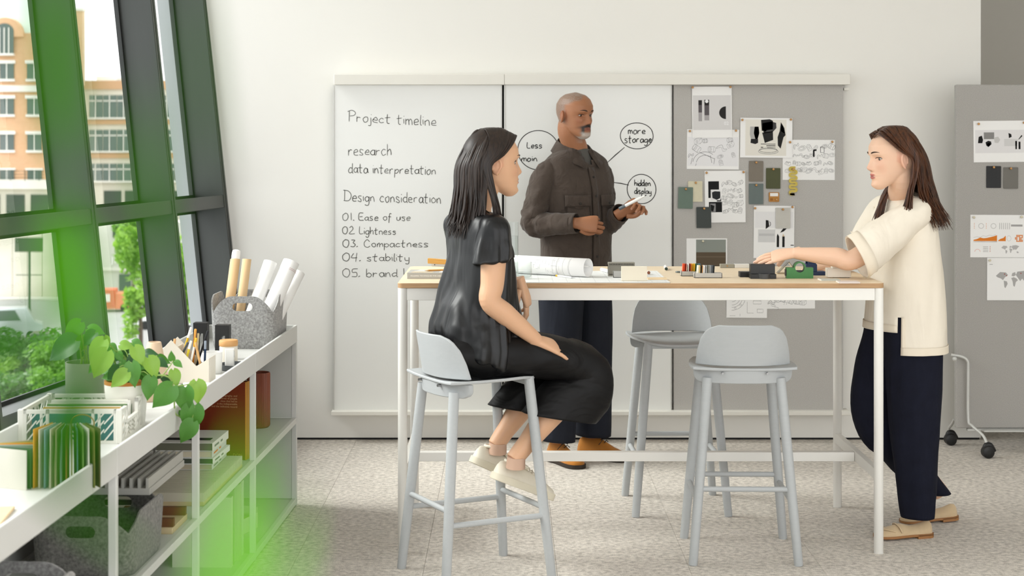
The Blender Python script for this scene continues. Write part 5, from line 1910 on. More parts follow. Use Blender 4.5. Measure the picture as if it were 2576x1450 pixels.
# hair: cap with a parting and long locks to the shoulders
M_hairb = hair_mat('black_brown_hair', '#17110e', '#3a2a20')
hr = MB()
r = random.Random(21)
def hairline_lock(hM, th, ph, ends, rad, wob, rr):
    """from the scalp at (th around, ph up) hanging through the given local points"""
    p = Vector((math.sin(th) * math.cos(ph) * .083, math.cos(th) * math.cos(ph) * .108 - .004, math.sin(ph) * .118))
    pts = [hM @ p]
    for e in ends:
        pts.append(hM @ (Vector(e) + Vector((rr.uniform(-wob, wob), rr.uniform(-wob, wob), rr.uniform(-wob, wob)))))
    return (pts, rad)
hair_cap(hr, hs)
hair_strands(hr, hs, r, 420, (-.262, -.205), .40 * PI, .012, .02, fwd=lambda s: True)
attach(hr.build('hair', M_hairb, None, 60), sw, RS)
st_ = MB().ball(hs @ Vector((.0785, -.006, -.036)), .0028, 6)
attach(st_.build('earring', mat('gold_stud', '#c9a45c', .3, .9), None, 60), sw, RS)
# ------------------------------------------------------------------ the woman at the end of the table
lw = thing('person', 'woman in a cream shirt and navy trousers reaching over the end of the table', 'person', (1.63, 6.83, 0))
RL = Vector(lw.location)
B = Frame(RL, (-.97, -.24))
hl = head_matrix(at(2248, 398, 6.70), (-.985, -.17), -.04) @ Matrix.Scale(1.05, 4)
big, fing, nails = MB(), MB(), MB()
head_shape(big, hl, .95, True, .95, 0, .93)
eltube(big, [B(0, .0, 1.30), B(0, .02, 1.37), hl @ Vector((0, -.03, -.09)), hl @ Vector((0, -.024, -.03))], [.062, .049, .047, .048], [.06, .050, .050, .05], B.f, 22)
eltube(big, [B(0, 0, .86), B(0, 0, 1.05), B(0, 0, 1.22), B(0, 0, 1.33)], [.15, .13, .14, .09], [.10, .09, .09, .06], B.f, 22)
eltube(big, [B(.155, .01, 1.325), B(0, .0, 1.355), B(-.155, .01, 1.325)], [.042, .05, .042], [.042, .042, .042], UPZ, 16)
# her left arm is the near one
S1, E1, W1 = B(-.165, .01, 1.330), at(2150, 652, 6.63), at(1996, 637, 6.675)
eltube(big, [S1, S1.lerp(E1, .4), E1, E1.lerp(W1, .3), E1.lerp(W1, .65), W1], [.044, .045, .040, .040, .033, .0245], [.044, .045, .040, .040, .032, .0215], UPZ, 22)
S2, E2, W2 = B(.165, .01, 1.330), Vector((1.50, 7.02, 1.115)), at(2088, 668, 6.98)
eltube(big, [S2, S2.lerp(E2, .5), E2, E2.lerp(W2, .5), W2], [.042, .042, .038, .034, .0245], [.042, .042, .038, .034, .022], UPZ, 20)
M1 = hand_matrix(W1, Vector((-1, .16, -.20)), Vector((-.18, -.55, 1)))
hand_shape(big, M1, 1, [(.10, .22, .16), (.08, .2, .15), (.08, .22, .15), (.10, .26, .18)], .9,
           [(.022, .016, -.010), (.036, .036, -.030), (.036, .056, -.052), (.028, .074, -.066)], fing, .95, nails)
M2 = hand_matrix(W2, Vector((-1, -.05, -.06)), Vector((-.10, -.35, 1)))
hand_shape(big, M2, -1, [(.35, .5, .3), (.35, .5, .3), (.4, .5, .3), (.45, .55, .3)], .7, None, fing, .95, nails)
for s, K, A in ((-1, B(-.10, .02, .48), B(-.10, -.02, .09)), (1, B(.09, .09, .50), B(.125, -.235, .12))):
    eltube(big, [B(s * .085, 0, .88), K, A], [.085, .055, .036], [.085, .055, .038], B.f, 18)
def lw_paint(co):
    base, h = face_paint(co, hl, '#e8c0a4', '#b9605a', '#dc9c86')
    return base
lw_body = finish_body(lw, RL, big, fing, 'standing_skin', lw_paint, .003, nails, '#e6b7a6')
eyes_brows(hl, RL, lw, lw_body, '#2e1c12', '#3b261a', .95, .0220, .0046, closed=.30)

M_cream = mat('cream_linen', '#efe6d6', .8, spec=.2, var=(20, .1), col2='#e0d5c2', wrinkle=(7, .5, (1, 1, .35)))
M_cream_hem = mat('cream_linen_hem', '#ebe0cd', .85, spec=.2)
M_navyl = mat('navy_linen', '#1a1c29', .9, spec=.15, var=(18, .35), col2='#101119', bump=(500, .12), bdist=.001, wrinkle=(9, .5, (1, 1, .25)))
TS = [(1.398, .064, .060, .014), (1.380, .098, .068, .010), (1.352, .158, .080, .006), (1.305, .194, .100, .000), (1.20, .196, .118, -.004), (1.08, .192, .132, -.006), (.96, .196, .142, -.006), (.90, .198, .146, -.006), (.838, .202, .150, -.006), (.78, .205, .153, -.006), (.748, .206, .155, -.006)]
tp = MB()
g1 = folds((6, 6, 1.5), .014, 31)
g2 = folds((20, 20, 3), .004, 6)
rg = eltube(tp, [B(0, c[3], c[0]) for c in TS], [c[1] for c in TS], [c[2] for c in TS], B.f, 72, 6, False, False, lambda p, t, a: (g1(p, t, a) + g2(p, t, a)) * min(1, t * 2), 2.2)
SLIT = .27 * PI
def side_angle(q):
    q = q - B.o
    return abs(math.atan2(q.dot(B.r) / 1.36, q.dot(B.f)))
def cut_tails(c):
    a = side_angle(c)
    z = c.z
    if z > .90:
        return True
    if abs(a - SLIT) < .055:
        return False
    return z > .838 if a < SLIT else True
keep_faces(tp, cut_tails)
solid(attach(tp.build('shirt', M_cream, None, 60), lw, RL), .003)
def hem_band(z0, z1, ok):
    h = MB()
    n_ = len(rg[0])
    ids = {}
    def vid(k, i):
        if (k, i) not in ids:
            p = rg[k][i]
            ids[(k, i)] = len(h.v)
            h.v.append(tuple(p + (p - B(0, 0, p.z)).normalized() * .0025))
        return ids[(k, i)]
    for k in range(len(rg) - 1):
        for i in range(n_):
            j = (i + 1) % n_
            c = (rg[k][i] + rg[k][j] + rg[k + 1][j] + rg[k + 1][i]) / 4
            if z0 - .002 < c.z < z1 + .002 and ok(c):
                h.f.append((vid(k, i), vid(k, j), vid(k + 1, j), vid(k + 1, i)))
                h.mi.append(0)
    if h.f:
        solid(attach(h.build('hem', M_cream_hem, None, 60), lw, RL), .002, 1)
hem_band(.74, .778, lambda c: side_angle(c) > SLIT + .055)
hem_band(.838, .862, lambda c: side_angle(c) < SLIT - .055)
for sg_ in (-1, 1):
    hem_band(.74, .90, lambda c: SLIT + .055 < side_angle(c) < SLIT + .16 and (c - B.o).dot(B.r) * sg_ > 0)
for S, E, sd, k in ((S1, E1, 3, .97), (S2, E2, 7, .8)):
    s = MB()
    S0 = S + (B.o + UPZ * 1.350 - S) * .34 + UPZ * .004
    g = folds((14, 14, 8), .010, sd)
    En = S.lerp(E, k)
    ax = (E - S).normalized()
    rg = eltube(s, [S0, S + UPZ * .004, S.lerp(E, .3), S.lerp(E, .65), En], [.038, .054, .070, .082, .088], [.038, .054, .072, .086, .092], Vector((.1, 1, .1)), 40, 6, True, False, g, tilt=(ax * .75 + Vector((-.55, 0, -.1)), .4))
    so = solid(attach(s.build('sleeve', M_cream, None, 60), lw, RL), .0025)
    h = MB()
    cen = sum(rg[-1], Vector()) / len(rg[-1])
    h.loft([[p + (p - cen).normalized() * .0022 for p in rg[q]] for q in (-4, -3, -2, -1)], False, False)
    solid(attach(h.build('sleeve_hem', M_cream_hem, so, 60), so, Vector((0, 0, 0))), .002, 1)
sm = MB()
sm.tube(smoothpath([B(-.070, .02, 1.400), B(-.12, .01, 1.384), B(-.165, .0, 1.362)], 5), .003, 6)
attach(sm.build('shoulder_seam', M_cream_hem, None, 60), lw, RL)
nb = MB()
nb.tube([B(.067 * math.sin(a), .062 * math.cos(a) + .015, 1.400 - .016 * max(0, math.cos(a))) for a in np.linspace(0, 2 * PI, 32)], .0055, 8)
attach(nb.build('neckband', M_cream_hem, None, 60), lw, RL)
tr = MB()
eltube(tr, [B(-.075, 0, .92), B(-.085, .0, .80), B(-.10, .005, .60), B(-.10, .0, .40), B(-.10, -.01, .20), B(-.10, -.012, .082)], [.095, .100, .104, .094, .084, .078], [.115, .122, .114, .100, .080, .066], B.f, 34, 7, True, False, folds((12, 12, 2.5), .012, 41))
eltube(tr, [B(.075, 0, .92), B(.085, .02, .80), B(.09, .085, .62), B(.09, .085, .44), B(.10, -.06, .27), B(.120, -.205, .125)], [.095, .098, .096, .086, .080, .076], [.112, .108, .086, .078, .074, .066], B.f, 34, 7, True, False, folds((12, 12, 2.5), .012, 47), tilt=((0, 0, -1), .55))
solid(attach(tr.build('trousers', M_navyl, None, 60), lw, RL), .003)
M_loaf = mat('beige_suede', '#cdb592', .92, spec=.12, var=(50, .25), col2='#b49a76', sheen=.3)
M_loafs = mat('brown_leather_sole', '#9a6a3c', .55)
yl_ = math.atan2(B.f.y, B.f.x) - PI / 2
shoe(lw, RL, B(-.105, .055, 0), yl_, 0, .248, 'loafer', M_loaf, M_loafs)
shoe(lw, RL, B(.13, -.185, .0), yl_ - .10, -.07, .248, 'loafer', M_loaf, M_loafs)
# long brown hair
M_hairl = hair_mat('brown_hair', '#2e1a10', '#6b4025')
hr = MB()
r = random.Random(33)
hair_cap(hr, hl)
hair_strands(hr, hl, r, 420, (-.290, -.225), .40 * PI, .040, .045, fwd=lambda s: True, far=1)
attach(hr.build('hair', M_hairl, None, 60), lw, RL)
# ------------------------------------------------------------------ things on the table
TZ = TBL_H
def tdepth(py):
    """depth of a point on the tabletop shown at height py in the photograph"""
    return F_PX * (EYE - TZ) / (py - 350)
def tx(px, y):
    return (px - 1280) / F_PX * y
def tpos(px, py):
    y = tdepth(py)
    return Vector((tx(px, y), y, TZ))

# book with pencil
bk = thing('book', 'grey paperback on folding techniques lying at the end of the table', 'book', (tx(1024, 6.645), 6.645, TZ), math.radians(-1.5))
BW, BD, BH = .235, .17, .024
M_cov = mat('book_cover_grey', '#b0aea8', .55)
MB().box(.002, BW - .002, .002, BD - .002, .0015, BH - .0015).build('pages', mat('book_pages', '#e9e5da', .8), bk, 0)
cv = MB().box(0, BW, 0, BD, 0, .0015).box(0, BW, 0, BD, BH - .0015, BH).box(0, BW, 0, .0016, 0, BH)
cv.build('cover', M_cov, bk, 0, .0008, 1)
fl = MB()
for (a, b, c, d, mi) in ((.012, .10, .02, .055, 0), (.02, .09, .075, .10, 1), (.125, .22, .03, .13, 2), (.03, .115, .12, .155, 1)):
    fl.add([(a, c, BH + .0003), (b, c, BH + .0003), (b + .006, d, BH + .0003), (a + .01, d, BH + .0003)], [(0, 1, 2, 3)], mi)
fl.build('cover_print', [flat('e2c7a3'), flat('dedcd6'), flat('ecebe7')], bk, 0)
tm = text_mesh('FOLDING TECHNIQUES FOR DESIGNERS', .0082, 'spine_lettering', align='LEFT', bold=True)
tm.materials.append(flat('efeeea'))
inst('spine_lettering', tm, bk, (.014, -.0006, BH * .48), (PI / 2, 0, 0))
def pencil(label, p0, p1, col, r=.0036, tip='d9b98c', lead='2b2b2b', group=None, name='pencil', cat='pencil'):
    p0, p1 = Vector(p0), Vector(p1)
    L = (p1 - p0).length
    o = thing(name, label, cat, p0, group=group, rot=(p1 - p0).to_track_quat('Z', 'Y').to_euler())
    MB().lathe([(r * .9, 0), (r, .0008), (r, L - .016)], 6).build('shaft', flat(col), o, 20)
    MB().lathe([(r * .98, L - .016), (r * .28, L - .003)], 8).build('cone', flat(tip), o, 50)
    MB().lathe([(r * .28, L - .003), (.0003, L)], 6).build('lead', flat(lead), o, 50)
    return o
pz = TZ + BH + .0044
pencil('orange pencil lying on the grey paperback', (tx(1125, 6.74), 6.742, pz), (tx(1068, 6.70), 6.700, pz), 'd79a4e')
# stapler with a wooden lever
sp_y = 7.02
sp = thing('stapler', 'stapler with a honey-coloured wooden lever behind the paperback', 'stapler', (tx(1076, sp_y), sp_y, TZ))
MB().box(.012, .16, -.012, .012, 0, .006).build('base_plate', mat('stapler_steel', '#bdbbb8', .35, .8), sp, 0, .001, 1)
m = MB()
m.prism([(.016, .022), (.155, .016), (.155, .028), (.016, .036)], -.009, .009, Matrix(((1, 0, 0, 0), (0, 0, 1, 0), (0, 1, 0, 0), (0, 0, 0, 1)))).build('magazine', mat('stapler_steel', '#bdbbb8', .35, .8), sp, 0, .001, 1)
MB().prism([(.0, .034), (.155, .026), (.155, .044), (.004, .056), (.0, .055)], -.011, .011, Matrix(((1, 0, 0, 0), (0, 0, 1, 0), (0, 1, 0, 0), (0, 0, 0, 1)))).build('wooden_lever', mat('honey_wood', '#d6a352', .5, var=(12, .35), col2='#b98036', stretch=(2, 20, 20)), sp, 0, .0015, 2)
MB().box(.135, .158, -.009, .009, .004, .03).build('hinge_block', mat('stapler_steel', '#bdbbb8', .35, .8), sp, 0)
MB().cyl((.030, -.0125, .029), (.030, .0125, .029), .0022, n=10).build('pivot_pin', M_btn, sp, 40)

# glass things
M_glass = clear_pane('vessel_glass', (.955, .965, .96), 1.5, .0, 1.0)
M_water = clear_pane('water', (.93, .95, .95), 1.33, .0, 1.2)
cy = 6.775
ca = thing('water_carafe', 'tall clear glass carafe of water beside the seated woman', 'carafe', (tx(1286, cy), cy, TZ))
def vessel(par, ro, H, th, fill, flare=0.0):
    out = [(ro * .80, 0.0), (ro * .96, .002), (ro, .007), (ro, H * .5), (ro + flare, H)]
    inn = [(ro + flare - th, H), (ro - th, H * .5), (ro - th, .012), (ro * .85 - th, .008), (.001, .008)]
    MB().lathe(out + inn, 36, cap0=True, cap1=True).build('glass_wall', M_glass, par, 50)
    if fill:
        ri = ro - th - .0006
        MB().lathe([(ri * .8, .0086), (ri, .0125), (ri, fill - .001), (ri - .0005, fill)], 36).build('water', M_water, par, 50)
vessel(ca, .030, .222, .002, .165)
tu = tpos(1316, 703)
tb = thing('water_glass', 'low clear tumbler half full of water before the carafe', 'glass', tu)
vessel(tb, .035, .068, .0018, .034)

# cutting mat with ruled grid
mx0, mx1, my0, my1 = -.06, tx(1686, tdepth(712.5)), tdepth(712.5), tdepth(683)
mt = thing('cutting_mat', 'thin white cutting mat with a ruled grid on the tabletop', 'cutting mat', ((mx0 + mx1) / 2, (my0 + my1) / 2, TZ))
hw, hd = (mx1 - mx0) / 2, (my1 - my0) / 2
MB().prism(rrect(2 * hw, 2 * hd, .004, 3), .0001, .0022).build('mat_sheet', mat('mat_white', '#e7e8e6', .6), mt, 40)
MB().prism(rrect(2 * hw + .002, 2 * hd + .002, .004, 3), .0, .0012).build('mat_edge', mat('mat_dark_edge', '#5f6260', .6), mt, 40)
g = MB()
gl_ = mat('mat_grid', '#aeb2b0', .7)
for i in range(13):
    x = -hw + .012 + i * (2 * hw - .024) / 12
    g.box(x - .0004, x + .0004, -hd + .012, hd - .012, .0022, .00235)
for i in range(11):
    y = -hd + .012 + i * (2 * hd - .024) / 10
    g.box(-hw + .012, hw - .012, y - .0004, y + .0004, .0022, .00235)
g.build('grid_lines', gl_, mt, 0)
MZ = TZ + .0024

# large drawing roll
rr = .0375
ax = Vector((-.83, .56, 0)).normalized()
re = tpos(1480, 699.5)
re = Vector((re.x, re.y, MZ + rr + .0006))
rl = thing('drawing_roll', 'loosely rolled large white technical drawing lying on the cutting mat', 'paper roll', re)
LR_ = .50
sd = ax.cross(UPZ).normalized()
rings = []
for k in range(46):                       # spiral seen at the end
    t = k / 45
    a = -2.2 + t * 2 * PI * 1.62
    r_ = lerp(rr, rr * .42, max(0, (t - .62) / .38))
    off = sd * (r_ * math.cos(a)) + UPZ * (r_ * math.sin(a))
    if t > .62:
        off = off + UPZ * (-(rr - r_) * .55)
    rings.append([off, off + ax * LR_])
m = MB().loft([list(q) for q in rings], False, False, False)
o = m.build('paper', M_paper, rl, 60)
solid(o, .0007, 0)
pr = MB()
def rollmark(a0, a1, l0, l1):
    n = max(2, int(abs(a1 - a0) / .12) + 1)
    P0, P1 = [], []
    for i in range(n + 1):
        a = lerp(a0, a1, i / n)
        d = sd * math.cos(a) + UPZ * math.sin(a)
        P0.append(d * (rr + .0006) + ax * l0)
        P1.append(d * (rr + .0006) + ax * l1)
    pr.loft([P0, P1], False, False, False)
NA = PI if sd.y > 0 else 0.0
if sd.y < 0:
    NA = 0.0
for l in (.070, .0735, .100, .128, .131, .150):
    rollmark(NA - 1.2, NA + 1.3, l, l + .0008)
r = random.Random(8)
for i in range(30):
    a, l = NA + r.uniform(-.9, 1.1), r.uniform(.10, .26)
    if r.random() < .5:
        rollmark(a, a + r.uniform(.1, .5), l, l + .0007)
    else:
        rollmark(a, a + .02, l, l + r.uniform(.006, .03))
pr.build('drawing_print', flat('9a9a9c'), rl, 0)['kind'] = 'stuff'

# craft knife
p0, p1 = tpos(1440, 702.5), tpos(1394, 697)
kn = thing('craft_knife', 'slim white craft knife with a yellow and black end on the cutting mat', 'knife', (p0.x, p0.y, MZ + .004), rot=((Vector((p1.x, p1.y, 0)) - Vector((p0.x, p0.y, 0))).to_track_quat('Z', 'Y').to_euler()))
L_ = (p1 - p0).length
MB().lathe([(.0030, .006), (.0036, .008), (.0036, L_ - .024)], 10).build('handle', flat('f0efec'), kn, 50)
MB().lathe([(.0039, L_ - .026), (.0039, L_ - .014)], 10).build('yellow_collar', flat('dfb437'), kn, 50)
MB().lathe([(.0036, L_ - .014), (.0010, L_)], 8).build('black_tip', M_btn, kn, 50)
MB().lathe([(.0006, -.020), (.0030, .006)], 8).build('blade', flat('b4b6b8'), kn, 50)

def blockbox(name, label, cat, px0, px1, pyb, h, d, colr, rz=0, group=None, bev=.0015, z=TZ, rough=.55, **kw):
    y = tdepth(pyb)
    x0, x1 = tx(px0, y), tx(px1, y)
    o = thing(name, label, cat, ((x0 + x1) / 2, y + d / 2, z), rz, group)
    return o, (x1 - x0) / 2, d / 2
M_tg = mat('grey_resin', '#8b877b', .6)
o, w_, d_ = blockbox('comb_block', 'grey-brown sample block with a row of slots along its top', 'sample block', 1530, 1597, 697, .056, .035, None, z=MZ)
bb = MB().box(-w_, w_, -d_ + .006, d_, .008, .048).box(-w_, w_, -d_, d_, 0, .006).box(-w_, w_, -d_, d_, .052, .056).box(-w_, -w_ + .004, -d_, d_, .006, .052).box(w_ - .004, w_, -d_, d_, .006, .052)
bb.build('housing', M_tg, o, 0, .0006, 1)
tooth = MB().box(-.0011, .0011, -d_, -d_ + .008, .046, .052).mesh('tooth', M_tg, 0)
for i in range(22):
    inst('tooth', tooth, o, (-w_ + .007 + i * (2 * w_ - .014) / 21, 0, 0))
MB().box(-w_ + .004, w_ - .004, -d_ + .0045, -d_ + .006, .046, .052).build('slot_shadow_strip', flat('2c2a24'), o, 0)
o, w_, d_ = blockbox('small_box', 'small open light grey box in front of the slotted block', 'box', 1543, 1570, 700.5, .026, .022, None, z=MZ)
MB().box(-w_, w_, -d_, d_, 0, .002).box(-w_, w_, -d_, -d_ + .0015, 0, .026).box(-w_, w_, d_ - .0015, d_, 0, .026).box(-w_, -w_ + .0015, -d_, d_, 0, .026).box(w_ - .0015, w_, -d_, d_, 0, .026).build('shell', mat('light_grey_resin', '#b5b4b0', .6), o, 0)
o, w_, d_ = blockbox('cream_panel', 'smooth cream rectangular panel standing on the mat edge', 'panel', 1563, 1628, 709, .058, .012, None, z=MZ)
MB().box(-w_, w_, -d_, d_, 0, .058).build('slab', mat('cream_resin', '#e3dac6', .55), o, 0, .0012, 2)
o, w_, d_ = blockbox('wood_strip', 'flat pale wooden strip lying on the cutting mat', 'wood strip', 1630, 1678, 706, .006, .05, None, z=MZ)
MB().box(-w_, w_, -d_, d_, 0, .0065).build('plank', mat('pale_wood', '#e3cba6', .6, var=(14, .3), col2='#c9a878', stretch=(2, 20, 20)), o, 0, .0006, 1)
def lying_marker(label, pa, pb, z, capcol):
    a, b = tpos(*pa), tpos(*pb)
    a.z = b.z = z + .0082
    o = thing('marker_pen', label, 'marker', a, group='markers lying on the table', rot=(b - a).to_track_quat('Z', 'Y').to_euler())
    MB().lathe([(.006, 0), (.0078, .001), (.0078, .085)], 16).build('barrel', mat('marker_white', '#f0efec', .35), o, 50)
    MB().lathe([(.0081, .080), (.0081, .116), (.0074, .118)], 16).build('cap', mat('marker_white', '#f0efec', .35), o, 50)
    MB().lathe([(.0068, -.0008), (.0068, .0006)], 16).build('end_plug', flat(capcol), o, 50)
    return o
lying_marker('white marker with a dark green end on the bare wood near the far edge', (1676, 681.5), (1672, 670), TZ, '39463f')
lying_marker('white marker lying between the drawing roll and the slotted block', (1534, 690), (1512, 684), MZ, 'd8d6d2')
lying_marker('white marker with a brown end peeking out behind the cream panel', (1632, 693), (1600, 687), MZ, '8c5a44')
rg_ = tpos(1708, 686.5)
o = MB().tube([(.0125 * math.cos(a), .0125 * math.sin(a), .003) for a in np.linspace(0, 2 * PI, 25)], .003, 8).build('metal_ring', mat('dark_steel', '#6f7879', .35, .8), None, 60, loc=rg_)
tag(o, 'small dark steel ring lying beside the tray of red cards', 'ring')
# card trays
M_tray = mat('tray_grey', '#b9b7b2', .6)
def tray(label, px0, px1, pyb, d, h=.020):
    o, w_, d_ = blockbox('card_tray', label, 'tray', px0, px1, pyb, h, d, None)
    MB().box(-w_, w_, -d_, d_, 0, .003).box(-w_, w_, -d_, -d_ + .003, 0, h).box(-w_, w_, d_ - .003, d_, 0, h).box(-w_, -w_ + .003, -d_, d_, 0, h).box(w_ - .003, w_, -d_, d_, 0, h).build('shell', M_tray, o, 0, .0006, 1)
    return o, w_, d_
t1, w1_, d1_ = tray('grey tray of red, yellow and green sample cards, the farther of two', 1714, 1790, 695.5, .045)
t2, w2_, d2_ = tray('grey tray of cream and grey sample cards, the nearer of two', 1747, 1817, 700, .042)
card_me = {}
def cards(tr, w_, d_, cols, x0, step, names, hh=.047, grp=None):
    for i, c in enumerate(cols):
        if c is None:
            continue
        if c not in card_me:
            mm = MB().prism(rrect(d_ * 2 - .010, hh, .005, 4), -.0016, .0016, Matrix(((0, 0, 1, 0), (1, 0, 0, 0), (0, 1, 0, hh / 2), (0, 0, 0, 1))))
            card_me[c] = mm.mesh('sample_card', flat(c), 40)
        o = inst('sample_card', card_me[c], None, tr.location + Vector((x0 + i * step, 0, .0032)), (0, math.radians(RNG.uniform(1, 5)), 0))
        tag(o, names[i], 'card', grp)
cards(t1, w1_, d1_, ['d9502c', 'd9502c', '8e2d24', None, 'e9e4dc', '8a3b2b', 'c96a2a', 'dba32a', 'e0b02e', 'dcae38', '2f5d43', '2c4f3e', '5c8390', '486f80'], -w1_ + .008, .0052, ['first bright orange-red card in the farther tray', 'second bright orange-red card in the farther tray', 'dark red card in the farther tray', '', 'white card among the warm cards of the farther tray', 'brick brown card in the farther tray', 'burnt orange card in the farther tray', 'deep yellow card in the farther tray', 'bright yellow card in the farther tray', 'pale yellow card next to the green ones in the farther tray', 'first dark green card in the farther tray', 'second dark green card in the farther tray', 'pale teal blue card in the farther tray', 'last card of the farther tray, steel blue'], grp='cards in the farther tray')
cards(t2, w2_, d2_, ['ece7d8', 'ece3c6', 'e3c98b', '2b2926', 'b98a58', 'eceae6', 'e5e3de', '8d9094', 'a9aba6', '7b7a70', '8f8f88', 'a2a6a8', '6f7377', '5a5f63', '2b2e30'], -w2_ + .012, .0047, ['first card of the nearer tray, off-white', 'cream card second in the nearer tray', 'sand yellow card in the nearer tray', 'black card between sand and tan in the nearer tray', 'tan wood card in the nearer tray', 'pure white card after the tan one in the nearer tray', 'second white card in the nearer tray', 'blue-grey card after the whites in the nearer tray', 'light stone card in the nearer tray', 'olive grey card in the nearer tray', 'mid stone grey card in the nearer tray', 'pale steel grey card in the nearer tray', 'slate grey card in the nearer tray', 'dark slate card next to last in the nearer tray', 'last card of the nearer tray, near black'], grp='cards in the nearer tray')
# strips at the far edge
yb = 7.21
for (p0_, p1_, colr, lab) in ((1811, 1846, 'a29f92', 'low taupe sample strip with a small knob at the far edge of the table'), (1847, 1884, 'e6e5e1', 'low white sample strip at the far edge of the table')):
    x0, x1 = tx(p0_, yb), tx(p1_, yb)
    o = thing('sample_strip', lab, 'sample strip', ((x0 + x1) / 2, yb, TZ))
    MB().box(-(x1 - x0) / 2, (x1 - x0) / 2, -.012, .012, 0, .017).build('bar', flat(colr), o, 0, .001, 1)
    if colr == 'a29f92':
        MB().lathe([(.001, 0), (.003, 0), (.003, .003), (.001, .003)], 12, Matrix.Translation((.0, -.012, .009)) @ Matrix.Rotation(PI / 2, 4, 'X')).build('knob', M_pin, o, 40)
# black things by the hand
M_blk = mat('black_resin', '#161717', .42)
M_blk2 = mat('charcoal_resin', '#3c3d3e', .38)
o, w_, d_ = blockbox('black_card_stack', 'low stack of thin black panels beside the black tape dispenser', 'panels', 1862, 1890, 698, .022, .055, None)
for k in range(6):
    MB().box(-w_, w_, -d_, d_, k * .0036, k * .0036 + .0031).build('panel', M_blk, o, 0, .0004, 1)
o, w_, d_ = blockbox('tape_dispenser', 'black block tape dispenser under the fingers of the reaching hand', 'tape dispenser', 1888, 1953, 702, .06, .05, None, group='tape dispensers')
MB().box(-w_, w_, -d_, d_, 0, .019).build('base', M_blk, o, 0, .0012, 1)
MB().box(-w_ + .002, w_ - .004, -d_ + .008, d_, .019, .058).build('block', M_blk, o, 0, .0012, 1)
MB().lathe([(.001, .0), (.025, .0), (.026, .001), (.026, .0195), (.025, .0205), (.018, .0205), (.017, .018), (.001, .018)], 32, Matrix.Translation((.004, -d_ + .012, .0))).build('tape_roll', M_blk2, o, 40)
o, w_, d_ = blockbox('clear_holder', 'clear acrylic triangular holder between the black and green dispensers', 'holder', 1958, 2008, 690, .05, .05, None)
for s_, (xa, xb) in enumerate(((-w_, .004), (.004, w_))):
    za, zb = (.004, .052) if s_ == 0 else (.052, .004)
    q = MB().add([(xa, -d_ * .8, za), (xb, -d_ * .8, zb), (xb, d_ * .8, zb), (xa, d_ * .8, za)], [(0, 1, 2, 3)])
    solid(q.build('acrylic_side', clear_pane('acrylic', (.80, .79, .76), 1.5, .05, 1.6), o, 0), .003)
MB().box(-w_ - .004, w_, -d_ * .8, d_ * .8, 0, .004).build('base', flat('b9a88e'), o, 0)
def ringbody(mb, w, h, r_o, r_i, cx, cz, depth, n=28):
    """block with a ring standing out of its top: outline with a round hole, extruded along y"""
    a0 = math.asin(min(1, max(-1, (h - cz) / r_o)))
    out = [(-w, 0), (w, 0), (w, h)]
    for k in range(n + 1):
        a = lerp(a0, PI - a0, k / n)
        out.append((cx + r_o * math.cos(a), cz + r_o * math.sin(a)))
    out.append((-w, h))
    bm = bmesh.new()
    vo = [bm.verts.new((x, 0, z)) for x, z in out]
    vi = [bm.verts.new((cx + r_i * math.cos(2 * PI * k / 40), 0, cz + r_i * math.sin(2 * PI * k / 40))) for k in range(40)]
    eo = [bm.edges.new((vo[i], vo[(i + 1) % len(vo)])) for i in range(len(vo))]
    ei = [bm.edges.new((vi[i], vi[(i + 1) % 40])) for i in range(40)]
    res = bmesh.ops.triangle_fill(bm, use_beauty=True, use_dissolve=False, edges=eo + ei)
    fs = [f for f in bm.faces]
    ext = bmesh.ops.extrude_face_region(bm, geom=fs)
    bmesh.ops.translate(bm, vec=(0, depth, 0), verts=[v for v in ext['geom'] if isinstance(v, bmesh.types.BMVert)])
    bmesh.ops.recalc_face_normals(bm, faces=bm.faces)
    bm.verts.index_update()
    mb.add([v.co[:] for v in bm.verts], [tuple(v.index for v in f.verts) for f in bm.faces])
    bm.free()
o, w_, d_ = blockbox('tape_dispenser', 'green block tape dispenser with a round hoop on top', 'tape dispenser', 1979, 2046, 701, .044, .034, None, group='tape dispensers')
g = MB(); ringbody(g, w_, .0435, .0245, .0190, .0, .043, 2 * d_); g.v = [(p[0], p[1] - d_, p[2]) for p in g.v]
g.build('body', mat('green_resin', '#3c7b3f', .5), o, 35)
MB().box(-w_ - .004, -w_, -d_ * .6, d_ * .6, .010, .036).build('cutter', M_blk, o, 0)
MB().box(-.018, .020, -d_ * .5, d_ * .5, .024, .032).build('tape_core', M_blk, o, 0)
yn = tdepth(693.5)
xn = tx(2046, yn)
o = thing('tape_dispenser', 'navy blue block tape dispenser half behind the green one', 'tape dispenser', (xn, yn + .03, TZ), group='tape dispensers')
M_nvb = mat('navy_resin', '#1d3560', .45)
MB().box(-.03, .052, -.03, .03, 0, .016).box(-.03, .016, -.03, .03, .016, .046).build('body', M_nvb, o, 0, .0012, 1)
hp = MB()
n_ = 32
R1 = [[Vector((xx, .0285 * math.cos(2 * PI * k / n_) * q, .045 + .0285 * math.sin(2 * PI * k / n_) * q)) for k in range(n_)] for xx, q in ((-.022, 1), (.012, 1), (.012, .84), (-.022, .84), (-.022, 1))]
hp.loft(R1, False, False)
hp.build('hoop', M_nvb, o, 50)
o, w_, d_ = blockbox('tape_dispenser', 'off-white stepped block tape dispenser beside the cream sleeve', 'tape dispenser', 2082, 2141, 699.5, .05, .05, None, group='tape dispensers')
M_wr = mat('white_resin', '#efe9dc', .5)
MB().box(-w_, w_, -d_, d_, .002, .038).build('base', M_wr, o, 0, .0015, 2)
MB().box(-w_ + .022, w_, -d_ + .012, d_, .038, .050).build('upper_step', M_wr, o, 0, .0015, 2)
MB().box(-w_ * .5, w_ * .9, -d_ + .008, d_ - .01, 0, .002).build('foot', M_blk, o, 0)
